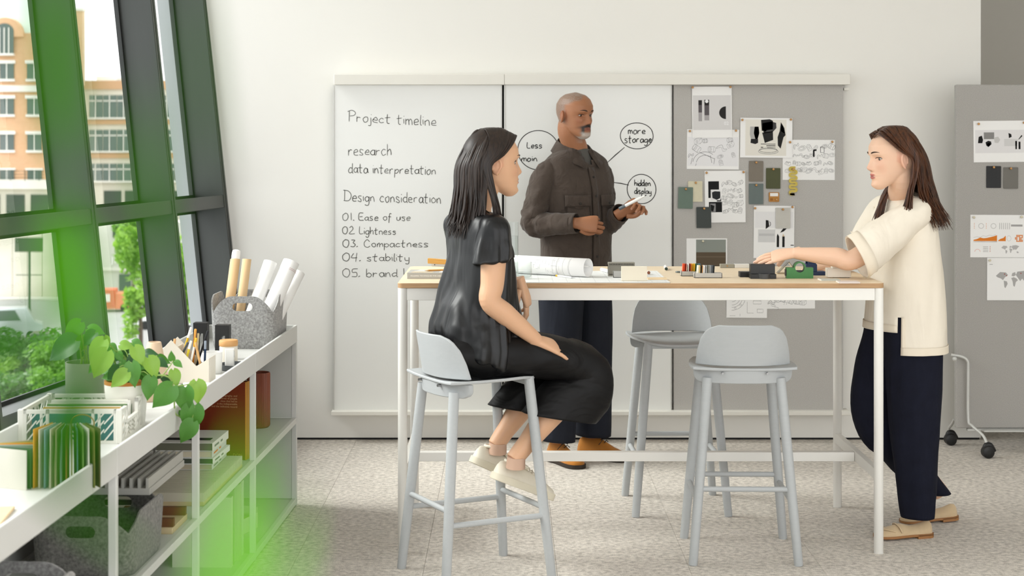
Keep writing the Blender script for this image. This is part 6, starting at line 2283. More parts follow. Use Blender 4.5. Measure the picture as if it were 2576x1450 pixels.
for (pa, pb, pyb, colr, lab, rz) in ((2066, 2115, 707.5, 'c3c4ba', 'thin pale green-grey tile lying at the end of the table', .02), (2112, 2165, 713.5, 'e0d3cc', 'thin pale pink tile with a white edge at the end of the table', -.02)):
    o, w_, d_ = blockbox('sample_tile', lab, 'tile', pa, pb, pyb, .004, .075, None, rz)
    MB().prism(rrect(2 * w_, 2 * d_, .002, 2), 0, .0045).build('plate', flat(colr), o, 40)
    MB().box(-w_ - .0006, -w_ + .002, -d_ + .003, d_ - .003, .0005, .0049).build('edge_band', flat('eeebe3'), o, 0)
# ------------------------------------------------------------------ things on the shelf unit
# shelf-local: x 0 (front) .. -SD (back), y 0 (far end) .. negative towards the camera
ZTOP, ZMID, ZBOT = SHT - .058, .384, .028
SROT = -SH_A
def sthing(name, label, cat, x, y, z, rz=0.0, group=None):
    return thing(name, label, cat, shelf_pt(x, y, z), SROT + rz, group)
def smesh(o, label, cat, x, y, z, rz=0.0, group=None):
    o.location = shelf_pt(x, y, z)
    o.rotation_euler = (0, 0, SROT + rz)
    return tag(o, label, cat, group)

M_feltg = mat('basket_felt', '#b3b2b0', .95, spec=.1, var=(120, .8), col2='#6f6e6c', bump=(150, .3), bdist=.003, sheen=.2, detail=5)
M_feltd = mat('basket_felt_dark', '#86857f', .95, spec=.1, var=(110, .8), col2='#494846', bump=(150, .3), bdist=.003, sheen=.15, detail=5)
def boolean_cut(o, cutters):
    for c in cutters:
        m = o.modifiers.new('cut', 'BOOLEAN')
        m.object = c
        m.operation = 'DIFFERENCE'
        m.solver = 'EXACT'
    dg = bpy.context.evaluated_depsgraph_get()
    me = bpy.data.meshes.new_from_object(o.evaluated_get(dg))
    for m in list(o.modifiers):
        o.modifiers.remove(m)
    o.data = me
    for c in cutters:
        bpy.data.objects.remove(c)

def felt_basket(label, W, D, H, m_, x, y, z, rz=0.0, dip=.055, group='felt baskets'):
    """bent felt basket: four tall leaves that meet in V notches at the corners, a grip slot in each end"""
    b = sthing('felt_basket', label, 'basket', x, y, z, rz, group)
    th = .005
    def outline(w, d, r, n=10):
        return rrect(w, d, r, n)
    N = 120
    def perim(w, d, r):
        P_ = outline(w, d, r, 10)
        # resample evenly
        P_ = P_ + [P_[0]]
        L = [0]
        for i in range(1, len(P_)):
            L.append(L[-1] + math.dist(P_[i], P_[i - 1]))
        out = []
        for k in range(N):
            s_ = L[-1] * k / N
            i = next(j for j in range(1, len(L)) if L[j] >= s_ - 1e-9)
            t = (s_ - L[i - 1]) / max(1e-9, L[i] - L[i - 1])
            out.append((lerp(P_[i - 1][0], P_[i][0], t), lerp(P_[i - 1][1], P_[i][1], t)))
        return out
    rc = .055
    def top(p, w, d):
        # distance from the nearest corner diagonal
        u, v = abs(p[0]) - (w / 2 - rc), abs(p[1]) - (d / 2 - rc)
        if u <= 0 or v <= 0:
            e = min(max(-u, 0) if v > 0 else 9, max(-v, 0) if u > 0 else 9) + rc * .78
        else:
            e = abs(math.atan2(v, u) - PI / 4) * rc
        k = max(0.0, 1 - e / .085)
        return H - dip * k ** 1.9
    LV = 12
    rings_o, rings_i = [], []
    base = perim(W * .95, D * .95, rc)
    topo = perim(W, D, rc)
    for j in range(LV + 1):
        t = j / LV
        ro, ri = [], []
        for k in range(N):
            hx = top(topo[k], W, D)
            zz = hx * t
            bul = 1 - (1 - t) ** 3
            sc = lerp(.95, 1.0, t) if t > 0 else .93
            px_, py_ = lerp(base[k][0], topo[k][0], t), lerp(base[k][1], topo[k][1], t)
            if j == 0:
                px_, py_ = px_ * .965, py_ * .965
            ro.append(Vector((px_, py_, zz if j else 0.0)))
            n_ = Vector((px_ / W, py_ / D, 0))
            n_.normalize()
            ri.append(Vector((px_ * (1 - 2 * th / W), py_ * (1 - 2 * th / D), max(zz, th))))
        rings_o.append(ro)
        rings_i.append(ri)
    m = MB()
    m.loft(rings_o + list(reversed(rings_i)), True, True)
    body = m.build('felt_body', m_, b, 60)
    cuts = []
    for sy in (-1, 1):
        c = MB().prism(rrect(.085, .034, .0165, 6), -.03, .03, Matrix.Translation((0, sy * D / 2, H - .045)) @ Matrix.Rotation(PI / 2, 4, 'X'))
        co = c.build('cutter', m_, b, 0)
        cuts.append(co)
    bpy.context.view_layer.update()
    boolean_cut(body, cuts)
    body.data.polygons.foreach_set('use_smooth', [True] * len(body.data.polygons))
    body.data.set_sharp_from_angle(angle=math.radians(60))
    return b
bsk = felt_basket('grey felt basket with paper rolls on top of the shelf unit', .285, .335, .222, M_feltg, -.165, -.235, ZTOP, 0.0, .072)
# rolls standing in the basket
M_kraft = mat('kraft_paper', '#d9b98d', .8, var=(18, .15), col2='#c9a578', stretch=(3, 3, .6))
def roll(label, p0, p1, r, m_, inner=None, name='paper_roll', group='rolls standing in the basket', turns=None):
    p0, p1 = Vector(p0), Vector(p1)
    L = (p1 - p0).length
    o = thing(name, label, 'paper roll', p0, group=group, rot=(p1 - p0).to_track_quat('Z', 'Y').to_euler())
    rings = []
    for k in range(60):
        t = k / 59
        a = t * 2 * PI * 1.8
        q = r * (1 - .16 * t)
        rings.append([Vector((q * math.cos(a), q * math.sin(a), 0)), Vector((q * math.cos(a), q * math.sin(a), L + .006 * math.sin(a * .5)))])
    w = MB().loft(rings, False, False, False).build('sheet', m_, o, 60)
    solid(w, .0008, 0)
    return o
def sp(px, py, y):
    return at(px, py, y)
r1 = roll('kraft paper tube with a white end, the taller of two in the basket', sp(566, 862, 7.06), sp(592, 655, 7.12), .0215, M_kraft)
Lk = (sp(592, 655, 7.12) - sp(566, 862, 7.06)).length
MB().lathe([(.0175, Lk - .03), (.0185, Lk + .030), (.0165, Lk + .042), (.006, Lk + .046)], 20).build('white_end', M_paper, r1, 50)
roll('plain kraft paper tube, the shorter of two in the basket', sp(596, 862, 7.03), sp(621, 655, 7.06), .0195, M_kraft)
roll('slim white drawing roll with pink lines leaning in the middle of the basket', sp(608, 866, 6.99), sp(680, 662, 7.10), .0295, M_paper)
rw = roll('wide white drawing roll with a red mark leaning out of the basket', sp(642, 866, 6.98), sp(732, 662, 7.11), .0365, M_paper)
roll('white drawing roll half hidden behind the wide one', sp(664, 868, 7.05), sp(751, 688, 7.20), .0275, M_paper)
Lw = (sp(734, 660, 7.11) - sp(642, 866, 6.98)).length
tl = MB()
for l, a0, a1 in ((Lw - .040, 2.6, 5.2), (Lw - .034, 2.6, 5.2)):
    P0 = [(.0372 * math.cos(a), .0372 * math.sin(a), l) for a in np.linspace(a0, a1, 16)]
    P1 = [(p[0], p[1], l + .0012) for p in P0]
    tl.loft([[Vector(p) for p in P0], [Vector(p) for p in P1]], False, False, False)
tl.build('printed_line', flat('b9868a'), rw, 0)
# black bookends
M_bke = mat('black_steel', '#141414', .5)
for i, (px, yy, lab) in enumerate(((506, 6.70, 'black angular bookend nearest the window mullion'), (561, 6.62, 'black angular bookend right before the felt basket'))):
    p = at(px, 860, yy)
    b = thing('bookend', lab, 'bookend', (p.x, yy, ZTOP), SROT, 'black bookends')
    o_ = MB().prism([(-.028, 0), (-.010, 0), (-.010, .075), (-.004, .092), (.006, .096), (.028, .096), (.028, .139), (-.028, .139)], -.022, .022, Matrix(((1, 0, 0, 0), (0, 0, 1, 0), (0, 1, 0, 0), (0, 0, 0, 1))))
    o_.build('arch', M_bke, b, 0, .001, 1)
    MB().box(.012, .028, -.022, .022, 0, .097).build('post', M_bke, b, 0, .001, 1)
# house-shaped pen holder with pens
yp = 6.00
xp0, xp1 = (411 - 1280) / F_PX * yp, (503 - 1280) / F_PX * yp
ph = thing('pen_holder', 'cream house-shaped pen holder with a notched top', 'pen holder', ((xp0 + xp1) / 2 + .02, yp, ZTOP), SROT)
M_ph = mat('cream_steel', '#dfd8ca', .5)
W_ = .186
th = .0025
prof = [(-.093, .108), (-.047, .158), (.045, .064), (.093, .094)]       # top edge along x
def panel(y0, y1, x0=-.093, x1=.093):
    def zt(x):
        return interp(x, [p[0] for p in prof], [p[1] for p in prof])
    xs_ = sorted({x0, x1, *[p[0] for p in prof if x0 < p[0] < x1]})
    pts = [(x0, 0), (x1, 0)] + [(x, zt(x)) for x in reversed(xs_)]
    return MB().prism(pts, y0, y1, Matrix(((1, 0, 0, 0), (0, 0, 1, 0), (0, 1, 0, 0), (0, 0, 0, 1))))
panel(-.05, -.05 + th).build('front_panel', M_ph, ph, 0, .0006, 1)
panel(.05 - th, .05).build('back_panel', M_ph, ph, 0, .0006, 1)
for x, h in ((-.093, .107), (.0905, .093)):
    MB().box(x, x + th, -.05, .05, 0, h).build('side_panel', M_ph, ph, 0)
for x, h in ((-.03, .132), (.045, .060), (.068, .074)):
    MB().box(x, x + .002, -.048, .048, 0, h).build('divider', M_ph, ph, 0)
MB().box(-.092, .092, -.001, .001, .0, .060).build('divider', M_ph, ph, 0)
MB().box(-.093, .093, -.05, .05, 0, .003).build('base', M_ph, ph, 0)
pens = [((436, 885), (440, 853), 5.98, 'e08a34', 'd8a878', .0045, 'orange crayon stick leaning in the highest corner of the pen holder'),
        ((458, 900), (481, 824), 6.02, 'e2b52c', 'f0efe9', .0042, 'yellow brush pen with a white end in the pen holder'),
        ((486, 905), (492, 828), 6.03, 'e3902c', 'e6a552', .0042, 'bright orange pen standing in the pen holder'),
        ((494, 910), (499, 839), 6.03, 'd9cba8', 'cbb98f', .0038, 'pale wooden pencil standing at the back of the pen holder'),
        ((452, 905), (473, 862), 5.99, '54595c', '54595c', .0042, 'slate grey pen leaning in the middle of the pen holder'),
        ((466, 915), (481, 858), 5.97, 'd8c23a', 'f1efe4', .0042, 'yellow highlighter with a black foot in the pen holder'),
        ((479, 915), (494, 851), 5.97, 'efeee8', 'e2ae3a', .0042, 'white marker with a yellow band in the pen holder'),
        ((503, 914), (492, 862), 5.96, 'd6aa72', 'caa06a', .0044, 'thick natural wood pencil in the notch of the pen holder'),
        ((503, 895), (523, 833), 6.02, '1f2022', '2a2b2e', .0040, 'black pen with a clip leaning over the edge of the pen holder'),
        ((515, 912), (517, 858), 5.97, '1e3350', '8f99a5', .0040, 'navy mechanical pen in the smallest slot of the pen holder')]
for (a, b, yy, c1, c2, rd, lab) in pens:
    p1 = at(b[0], b[1], yy)
    p0 = at(a[0], a[1], yy)
    d = (p1 - p0).normalized()
    k = (p0.z - ZTOP - .006) / d.z
    p0 = p0 - d * k
    L = (p1 - p0).length
    o = thing('pen', lab, 'pen', p0, group='pens in the holder', rot=d.to_track_quat('Z', 'Y').to_euler())
    MB().lathe([(rd * .4, 0), (rd, .006), (rd, L * .80)], 10).build('barrel', flat(c1), o, 50)
    MB().lathe([(rd * 1.06, L * .80), (rd * 1.06, L - .001), (rd * .8, L)], 10).build('cap', flat(c2), o, 50)
# notepad and yellow ruler beneath the holder
o = sthing('notepad', 'white notepad lying beside the pen holder on the shelf unit', 'notepad', -.10, -1.45, ZTOP, .1)
for k in range(3):
    MB().box(-.075, .075, -.10, .10, k * .002, k * .002 + .0018).build('sheet', M_paper, o, 0)
MB().box(-.075, .075, .085, .10, .006, .0075).build('binding', flat('d9d6ce'), o, 0)
p = at(470, 970, 5.80)
o = thing('ruler', 'yellow ruler lying on the white notepad', 'ruler', (p.x + .02, 5.795, ZTOP + .0078), .25)
MB().box(-.075, .075, -.010, .010, 0, .0025).build('blade', flat('e0b43c'), o, 0)
MB().box(-.073, .073, .005, .0092, .0025, .0027).build('scale_marks', flat('4a3a18'), o, 0)
# round dark tray, mug, candle, socket block
pt_ = Vector((-1.045, 6.33, ZTOP))
o = thing('round_tray', 'dark grey round tray near the front edge of the shelf unit', 'tray', pt_)
MB().lathe([(.001, .0), (.062, .0), (.066, .003), (.068, .022), (.0655, .022), (.063, .005), (.001, .005)], 40).build('dish', mat('slate_metal', '#5f6365', .5), o, 50)
o = thing('mug', 'plain white cup standing behind the pen holder', 'cup', pt_ + Vector((-.075, -.10, 0)))
MB().lathe([(.001, 0), (.036, 0), (.0385, .003), (.040, .05), (.0405, .080), (.0385, .080), (.0375, .006), (.001, .006)], 36).build('wall', mat('white_ceramic', '#ecebe7', .35), o, 50)
o = thing('candle_jar', 'tan lidded jar seen above the white cup', 'jar', pt_ + Vector((-.045, .10, 0)))
MB().lathe([(.001, 0), (.034, 0), (.035, .003), (.035, .074), (.033, .078)], 32).build('glass', flat('e9e2d4'), o, 50)
MB().lathe([(.0355, .078), (.0365, .080), (.0365, .098), (.034, .101), (.001, .101)], 32).build('wooden_lid', mat('tan_wood', '#d9a468', .5, var=(10, .3), col2='#c48a4c'), o, 50)
o = thing('socket_block', 'white block with two round sockets on the dark round tray', 'socket block', pt_ + Vector((-.020, -.025, .0052)), .15)
MB().prism(rrect(.034, .030, .005, 4), 0, .076).build('case', mat('white_plastic', '#efeeea', .4), o, 40, .002, 1)
for z in (.020, .056):
    s_ = MB().lathe([(.0125, 0), (.013, .001), (.0115, .002), (.0105, -.004), (.001, -.004)], 24, Matrix.Translation((.0172, .001, z)) @ Matrix.Rotation(PI / 2, 4, 'Y'))
    s_.build('socket', flat('cfcfcb'), o, 50)
    for dy in (-.004, .004):
        MB().cyl((.0140, .001 + dy, z), (.0180, .001 + dy, z), .0014, n=8).build('socket_pin', flat('8a8a88'), o, 50)
# wooden cone vases
M_beech = mat('beech_wood', '#d8bfa2', .55, var=(10, .2), col2='#c5a684', stretch=(3, 3, 1))
for (px, yy, rt, rb, h, lab) in ((388, 5.72, .024, .060, .180, 'tall beige turned wooden cone vase behind the trailing plant'), (372, 5.58, .026, .050, .165, 'shorter beige turned wooden vase half hidden by leaves')):
    x = (px - 1280) / F_PX * yy
    o = thing('wooden_vase', lab, 'vase', (x, yy, ZTOP), group='wooden vases')
    MB().lathe([(.001, 0), (rb * .96, 0), (rb, .004), (lerp(rb, rt, .5), h * .5), (rt, h - .002), (rt - .002, h), (rt - .006, h), (rt - .007, h - .03), (.001, h - .03)], 36).build('body', M_beech, o, 50)

# crate with a lattice, and what stands in it
M_crate = mat('crate_white', '#e4e2da', .5)
def lattice_side(w, h, cut):
    """openwork crate side in the xz plane, centred in x, bottom at z=0; cut = lowered grip in the middle"""
    m = MB()
    fr = .010
    t = .004
    def bar(x0, z0, x1, z1, wd=.0045):
        d = Vector((x1 - x0, z1 - z0)); L = d.length; d.normalize()
        n = Vector((-d.y, d.x)) * wd / 2
        m.prism([(x0 + n.x, z0 + n.y), (x0 - n.x, z0 - n.y), (x1 - n.x, z1 - n.y), (x1 + n.x, z1 + n.y)], -t / 2, t / 2, Matrix(((1, 0, 0, 0), (0, 0, 1, 0), (0, 1, 0, 0), (0, 0, 0, 1))))
    W2 = w / 2
    m.box(-W2, W2, -.004, .004, 0, fr * .8)
    m.box(-W2, -W2 + fr * 1.6, -.005, .005, 0, h)
    m.box(W2 - fr * 1.6, W2, -.005, .005, 0, h)
    z1 = h - .010
    lo = h * .55 if cut else z1
    c0 = w * .22
    m.box(-W2, -c0, -.005, .005, h - .011, h)
    m.box(c0, W2, -.005, .005, h - .011, h)
    m.box(-c0, c0, -.005, .005, (lo - .006) if cut else h - .011, (lo + .003) if cut else h)
    if cut:
        for s in (-1, 1):
            m.box(min(s * c0, s * (c0 + .008)), max(s * c0, s * (c0 + .008)), -.005, .005, lo - .006, h)
    n = 9
    for i in range(n):
        x0 = lerp(-W2 + .016, W2 - .016, i / n)
        x1 = lerp(-W2 + .016, W2 - .016, (i + 1) / n)
        zt = lo - .004 if cut and abs((x0 + x1) / 2) < c0 else z1
        if i % 3 == 1:
            bar((x0 + x1) / 2, .006, (x0 + x1) / 2, zt, .008)
        for q in range(3):
            za = .006 + q * (zt - .012) / 3
            s = 1 if (i // 3) % 2 == 0 else -1
            bar(x0 if s > 0 else x1, za, x1 if s > 0 else x0, min(zt, za + (zt - .012) / 2.2), .004)
    return m
CW, CD, CH = .285, .30, .098
cr = sthing('folding_crate', 'white openwork folding crate filled with sample folders', 'crate', -.245, -2.40, ZTOP, .04)
for (mx_, rot, w, cut, nm) in (((0, -CD / 2, 0), 0, CW, True, 'front_side'), ((0, CD / 2, 0), 0, CW, False, 'back_side'), ((CW / 2, 0, 0), PI / 2, CD, True, 'end_side'), ((-CW / 2, 0, 0), PI / 2, CD, False, 'end_side')):
    lattice_side(w, CH, cut).build(nm, M_crate, cr, 0, loc=mx_, rot=(0, 0, rot))
for i in range(9):
    x = lerp(-CW / 2 + .012, CW / 2 - .012, i / 8)
    MB().box(x - .004, x + .004, -CD / 2 + .004, CD / 2 - .004, 0, .004).build('bottom_slat', M_crate, cr, 0)
for sx in (-1, 1):
    for sy in (-1, 1):
        MB().box(sx * CW / 2 - .008, sx * CW / 2 + .008, sy * CD / 2 - .008, sy * CD / 2 + .008, 0, CH + .002).build('corner_post', M_crate, cr, 0, .002, 1)
FOLD = ['frontmost teal', 'brown second', 'off-white third', 'moss green', 'cream fifth', 'mustard yellow', 'pale stone', 'sage green', 'white eighth-row', 'ivory next-to-last', 'rearmost grey-green']
cols = ['4f7d86', '8b5a35', 'e8e6df', '5f7a4c', 'ebe9e2', 'c99a3c', 'dcd9cf', '6f8a62', 'f0eee8', 'e9e7e0', '93a08a']
for i, c in enumerate(cols):
    dx = lerp(-CD / 2 + .03, CD / 2 - .04, i / (len(cols) - 1))
    o = sthing('sample_folder', FOLD[i] + ' folder standing in the white folding crate', 'folder', 0, 0, ZTOP, 0, 'folders in the folding crate')
    o.matrix_basis = cr.matrix_basis @ Matrix.Translation((0, dx, .0045)) @ Matrix.Rotation(RNG.uniform(-.12, -.02), 4, 'X')
    hh = .074 + RNG.uniform(-.010, .012)
    MB().box(-CW / 2 + .022, CW / 2 - .022, -.004, .004, 0, hh).build('boards', flat(c), o, 0, .0006, 1)
    MB().box(-CW / 2 + .030, CW / 2 - .030, -.0025, .0025, hh, hh + .003).build('pages', flat('e7e3d8'), o, 0)
# sample books: fanned cards on a ring
def sample_book(label, x, y, rz, cols, w, h, fan, ring=False):
    o = sthing('sample_book', label, 'sample book', x, y, ZTOP, rz, 'sample books')
    for i, c in enumerate(cols):
        a = fan[0] + (fan[1] - fan[0]) * i / (len(cols) - 1)
        q = MB().box(0, w, -.0016, .0016, 0, h * (1 - .004 * (i % 3))).build('card', flat(c), o, 0, .0005, 1)
        q.location = (i * fan[2], i * fan[3], 0)
        q.rotation_euler = (0, 0, a)
    if ring:
        MB().tube([(len(cols) * fan[2] * .8 + .030 * math.cos(a), .012, h - .004 + .022 * math.sin(a)) for a in np.linspace(0, 2 * PI, 28)], .0017, 8).build('brass_ring', M_pin, o, 60)
    return o
def solve_shelf(px, yy):
    """local x, y on the shelf for a photo column at depth yy"""
    p = shelf.matrix_basis.inverted() @ Vector(((px - 1280) / F_PX * yy, yy, 0))
    return p.x, p.y
x, y = solve_shelf(150, 4.22)
sample_book('standing sample book with a brass ring and blue, tan and brown cards', x - .035, y + .05, 0, ['d69a3c', 'cfc8b6', '7d9aa3', 'd9d2c0', 'b7aa8c', '89a39b', '9c6b3c', '8a7a52', '55737b', '6b8a4a', 'd4d2c8', '6d6a38', '4d4a2a'], .105, .150, (-1.72, -.95, .0074, 0), True)
x, y = solve_shelf(45, 4.20)
sample_book('fanned sample book with a linen front card near the edge of the picture', x - .085, y, -.10, ['d8d4ca', '3f5d3c', '5a6e5e', '87958c', '6f8578', 'c7bdae', 'd0862f', 'd9a536', '8b9a6a', 'b9a98a'], .135, .100, (-.30, .62, 0, .0052), False)
# wooden board with an orange clip
o = sthing('wooden_board', 'pale wooden board with an orange clip near the corner of the picture', 'board', -.20, -3.50, ZTOP, .15)
MB().box(-.12, .10, -.09, .09, 0, .008).build('plank', mat('pale_wood', '#e3cba6', .6), o, 0, .001, 1)
MB().box(.02, .075, -.05, -.035, .008, .016).build('clip', flat('df7a2a'), o, 0, .002, 1)

# ---- middle shelf
def vase_ribbed(label, x, y, z, r, h, colr):
    o = sthing('ribbed_vase', label, 'vase', x, y, z)
    n = 72
    rings = []
    def ring(rad, zz, rib):
        return [Vector(((rad + (rib if k % 2 else 0)) * math.cos(2 * PI * k / n), (rad + (rib if k % 2 else 0)) * math.sin(2 * PI * k / n), zz)) for k in range(n)]
    for rad, zz, rib in ((r * .2, 0, 0), (r * .90, 0, 0), (r * .98, .006, .0015), (r, .012, .0026), (r, h - .006, .0026), (r * .99, h, .001), (r * .93, h, 0), (r * .9, h - .02, 0), (r * .9, .01, 0), (r * .1, .01, 0)):
        rings.append(ring(rad, zz, rib))
    MB().loft(rings).build('fluted_wall', mat('vase_' + colr, '#' + colr, .5), o, 25)
    return o
vase_ribbed('fluted brick-red vase at the far end of the middle shelf', -.128, -.235, ZMID, .047, .235, '8a4a33')
def book_box(o, w, d, h, cover, pages='e6e0d2', spine='x0'):
    """book standing or lying in local box w (x) d (y) h (z), spine on the +x side"""
    MB().box(0, w, .0025, d - .0025, .0025, h - .0025).build('pages', flat(pages), o, 0)
    c = flat(cover)
    MB().box(0, w + .001, 0, .0028, 0, h).box(0, w + .001, d - .0028, d, 0, h).box(w - .001, w + .0016, 0, d, 0, h).build('cover', c, o, 0, .0008, 1)
M_bigb = flat('7a3218')
o = sthing('large_book', 'large rust-brown hardback standing upright beside the fluted vase', 'book', -.285, -.93, ZMID, -.16)
MB().box(.002, .243, .004, .036, .004, .296).build('pages', flat('e3c58e'), o, 0)
MB().box(0, .247, 0, .004, 0, .300).box(0, .247, .036, .040, 0, .300).build('cover', M_bigb, o, 0, .001, 1)
MB().box(.244, .250, .001, .039, 0, .300).build('spine', mat('amber_cloth', '#d99a3a', .7), o, 0, .001, 1)
tm = text_mesh('photography, and\nstories of people\nideas that led to\nis the indispensable\nand the definitive record', .0105, 'cover_lettering', align='RIGHT')
tm.materials.append(flat('c99a72'))
inst('cover_lettering', tm, o, (.215, -.0006, .225), (PI / 2, 0, 0))
tm = text_mesh('DON', .016, 'imprint', align='RIGHT'); tm.materials.append(flat('b98a4a'))
inst('imprint', tm, o, (.235, -.0006, .018), (PI / 2, 0, 0))
o = sthing('slim_book', 'slim dark book standing beyond the rust-brown hardback', 'book', -.27, -.84, ZMID)
book_box(o, .215, .022, .27, '2b2422')
# stack of lying books
bz_ = ZMID + .0445
for i, (w, d, h, c, lab) in enumerate(((.205, .262, .021, 'd7d6d1', 'bottom book of the pale stack on the middle shelf'), (.210, .268, .022, 'e4e3df', 'white book with a grey spine second from the bottom of the pale stack'), (.205, .265, .024, 'cfcfcc', 'pale grey book with an orange mark on its spine in the stack'), (.208, .262, .030, 'dcdad4', 'thick topmost book of the pale stack with a dark bar on its cover'))):
    o = sthing('stacked_book', lab, 'book', -.285, -1.385, bz_ + .0003, [0.01, -.02, .015, -.01][i], 'pale books stacked on the middle shelf')
    MB().box(.003, w - .002, .003, d - .003, .002, h - .002).build('pages', flat(['b7ac96', '4c5347', 'c9c0a8', '6a6a5a'][i]), o, 0)
    MB().box(0, w, 0, d, 0, .002).box(0, w, 0, d, h - .002, h).box(w - .0015, w + .0008, 0, d, 0, h).build('cover', flat(c), o, 0, .0006, 1)
    sp_ = MB()
    for (a, b) in (((.03, .10)), ((.13, .16))):
        sp_.box(w + .0008, w + .0013, a, b, h * .35, h * .6)
    sp_.build('spine_print', flat(['8a8a86', '6d6d6a', 'd2693a', '7c7c7a'][i]), o, 0)
    if i == 3:
        MB().add([(.02, .05, h + .0003), (w - .02, .05, h + .0003), (w - .02, .10, h + .0003), (.02, .10, h + .0003)], [(0, 1, 2, 3)]).build('cover_print', flat('2a2a29'), o, 0)
    bz_ += h + .0004
# ribbed wood sample boards under and beside the stack
def rib_board(label, x, y, z, w, d, n, base_c, rib_c, hb=.012, hr=.020, rz=0, along='x', t=.006):
    o = sthing('ribbed_sample', label, 'sample board', x, y, z, rz, 'ribbed sample boards')
    MB().box(0, w, 0, d, 0, hb).build('backing', base_c, o, 0, .0008, 1)
    if along == 'x':
        me = MB().box(0, w, -t / 2, t / 2, hb, hb + hr).mesh('rib', rib_c, 0)
        for i in range(n):
            inst('rib', me, o, (0, lerp(t, d - t, i / (n - 1)), 0))
    else:
        me = MB().box(-t / 2, t / 2, 0, d, hb, hb + hr).mesh('rib', rib_c, 0)
        for i in range(n):
            inst('rib', me, o, (lerp(t, w - t, i / (n - 1)), 0, 0))
    return o
M_rbg = mat('grey_lacquer_board', '#a8a79f', .6)
M_rbw = mat('ash_board', '#c9b68e', .6, var=(10, .2))
rib_board('ash sample board with close-set ribs in front of the book stack', -.215, -1.765, ZMID, .19, .66, 40, M_rbw, mat('pale_rib', '#c3bda9', .6), .014, .030)
rib_board('ash sample board with a dark end block beneath the grey ribbed one', -.235, -2.16, ZMID, .20, .20, 2, M_rbw, flat('6b4a2c'), .020, .026, t=.02)
gb_ = rib_board('large grey sample board with a comb of deep ribs above the felt basket', -.375, -2.42, ZMID + .178, .335, .44, 14, M_rbg, M_rbg, .020, .030, 0, 'y', .008)
MB().box(.02, .06, .36, .40, -.1775, 0).build('support_block', M_rbg, gb_, 0)
for i in range(4):
    o = sthing('magazine', ['lowest grey-green', 'second dark green', 'third brown-grey', 'topmost pale grey'][i] + ' magazine in the low pile beyond the ribbed board', 'magazine', -.375, -1.83 + .004 * i, ZMID + .0262 * i * .62 + .0002, RNG.uniform(-.03, .03), 'magazines on the middle shelf')
    MB().box(0, .165, 0, .22, 0, .0155).build('pages', flat(['cfc9ba', '39382f', 'b7b39f', '2d2c28'][i]), o, 0, .0008, 1)
    MB().box(-.0008, .1655, -.0008, .2205, .0155, .016).build('cover', flat(['8c8f84', '4d5a48', '6e6a5c', '9d9c92'][i]), o, 0)
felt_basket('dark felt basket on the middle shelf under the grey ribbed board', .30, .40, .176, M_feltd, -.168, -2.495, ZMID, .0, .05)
felt_basket('felt basket at the near end of the middle shelf, cut by the picture edge', .30, .40, .176, M_feltg, -.168, -3.385, ZMID, .0, .05)
# ---- bottom shelf
for i, (y_, th_, h_, w_, c, lab) in enumerate(((-.985, .030, .285, .225, 'cfd0c4', 'pale grey book first in the upright row on the bottom shelf'), (-1.02, .028, .270, .22, '7e8a6c', 'sage green book in the upright row on the bottom shelf'), (-1.058, .034, .290, .23, 'b9bda8', 'wide pale green book with a printed cover in the upright row'),
                                        (-1.10, .022, .275, .215, 'e0e0d8', 'white book in the upright row on the bottom shelf'), (-1.13, .025, .28, .22, '9aa28c', 'grey-green book near the end of the upright row'), (-1.165, .030, .262, .22, 'd2d2c4', 'last pale book of the upright row on the bottom shelf'))):
    o = sthing('upright_book', lab, 'book', -.27, y_ - th_, ZBOT, 0, 'upright books on the bottom shelf')
    book_box(o, w_, th_, h_, c)
    if i == 2:
        tm = text_mesh('SKETCH\nRUB\nWERK', .018, 'cover_lettering', align='RIGHT'); tm.materials.append(flat('8e927c'))
        inst('cover_lettering', tm, o, (.205, -.0006, .215), (PI / 2, 0, 0))
o = sthing('carton', 'small pale open carton on the bottom shelf at the far end', 'carton', -.155, -.62, ZBOT, -.25)
M_car = flat('d5d3c6')
MB().box(-.065, .065, -.085, .085, 0, .002).box(-.065, .065, -.085, -.083, 0, .062).box(-.065, .065, .083, .085, 0, .085).box(-.065, -.063, -.085, .085, 0, .062).box(.063, .065, -.085, .085, 0, .062).build('shell', M_car, o, 0)
MB().box(-.05, .05, -.07, .07, .003, .045).build('contents', flat('c2bda4'), o, 0)
for i, (c, lab, word) in enumerate((('7d7566', 'taupe book lying lowest on the near bottom shelf', None), ('8a8172', 'taupe book titled with large white words on the bottom shelf', 'PAINT'))):
    o = sthing('lying_book', lab, 'book', -.285, -2.02, ZBOT + i * .0345, [.0, .03][i], 'books lying on the bottom shelf')
    MB().box(.003, .232, .003, .277, .002, .032).build('pages', flat('d7cfba'), o, 0)
    MB().box(0, .235, 0, .28, 0, .002).box(0, .235, 0, .28, .032, .034).box(.2335, .236, 0, .28, 0, .034).build('cover', flat(c), o, 0, .0006, 1)
    if word:
        for (wd, yy, sz) in (('POLITICS', .205, .042), ('BEYOND', .140, .028), ('PAINT', .065, .052)):
            tm = text_mesh(wd, sz, 'cover_lettering', bold=True); tm.materials.append(flat('d9d4c6'))
            inst('cover_lettering', tm, o, (.118, yy, .0344), (0, 0, PI))
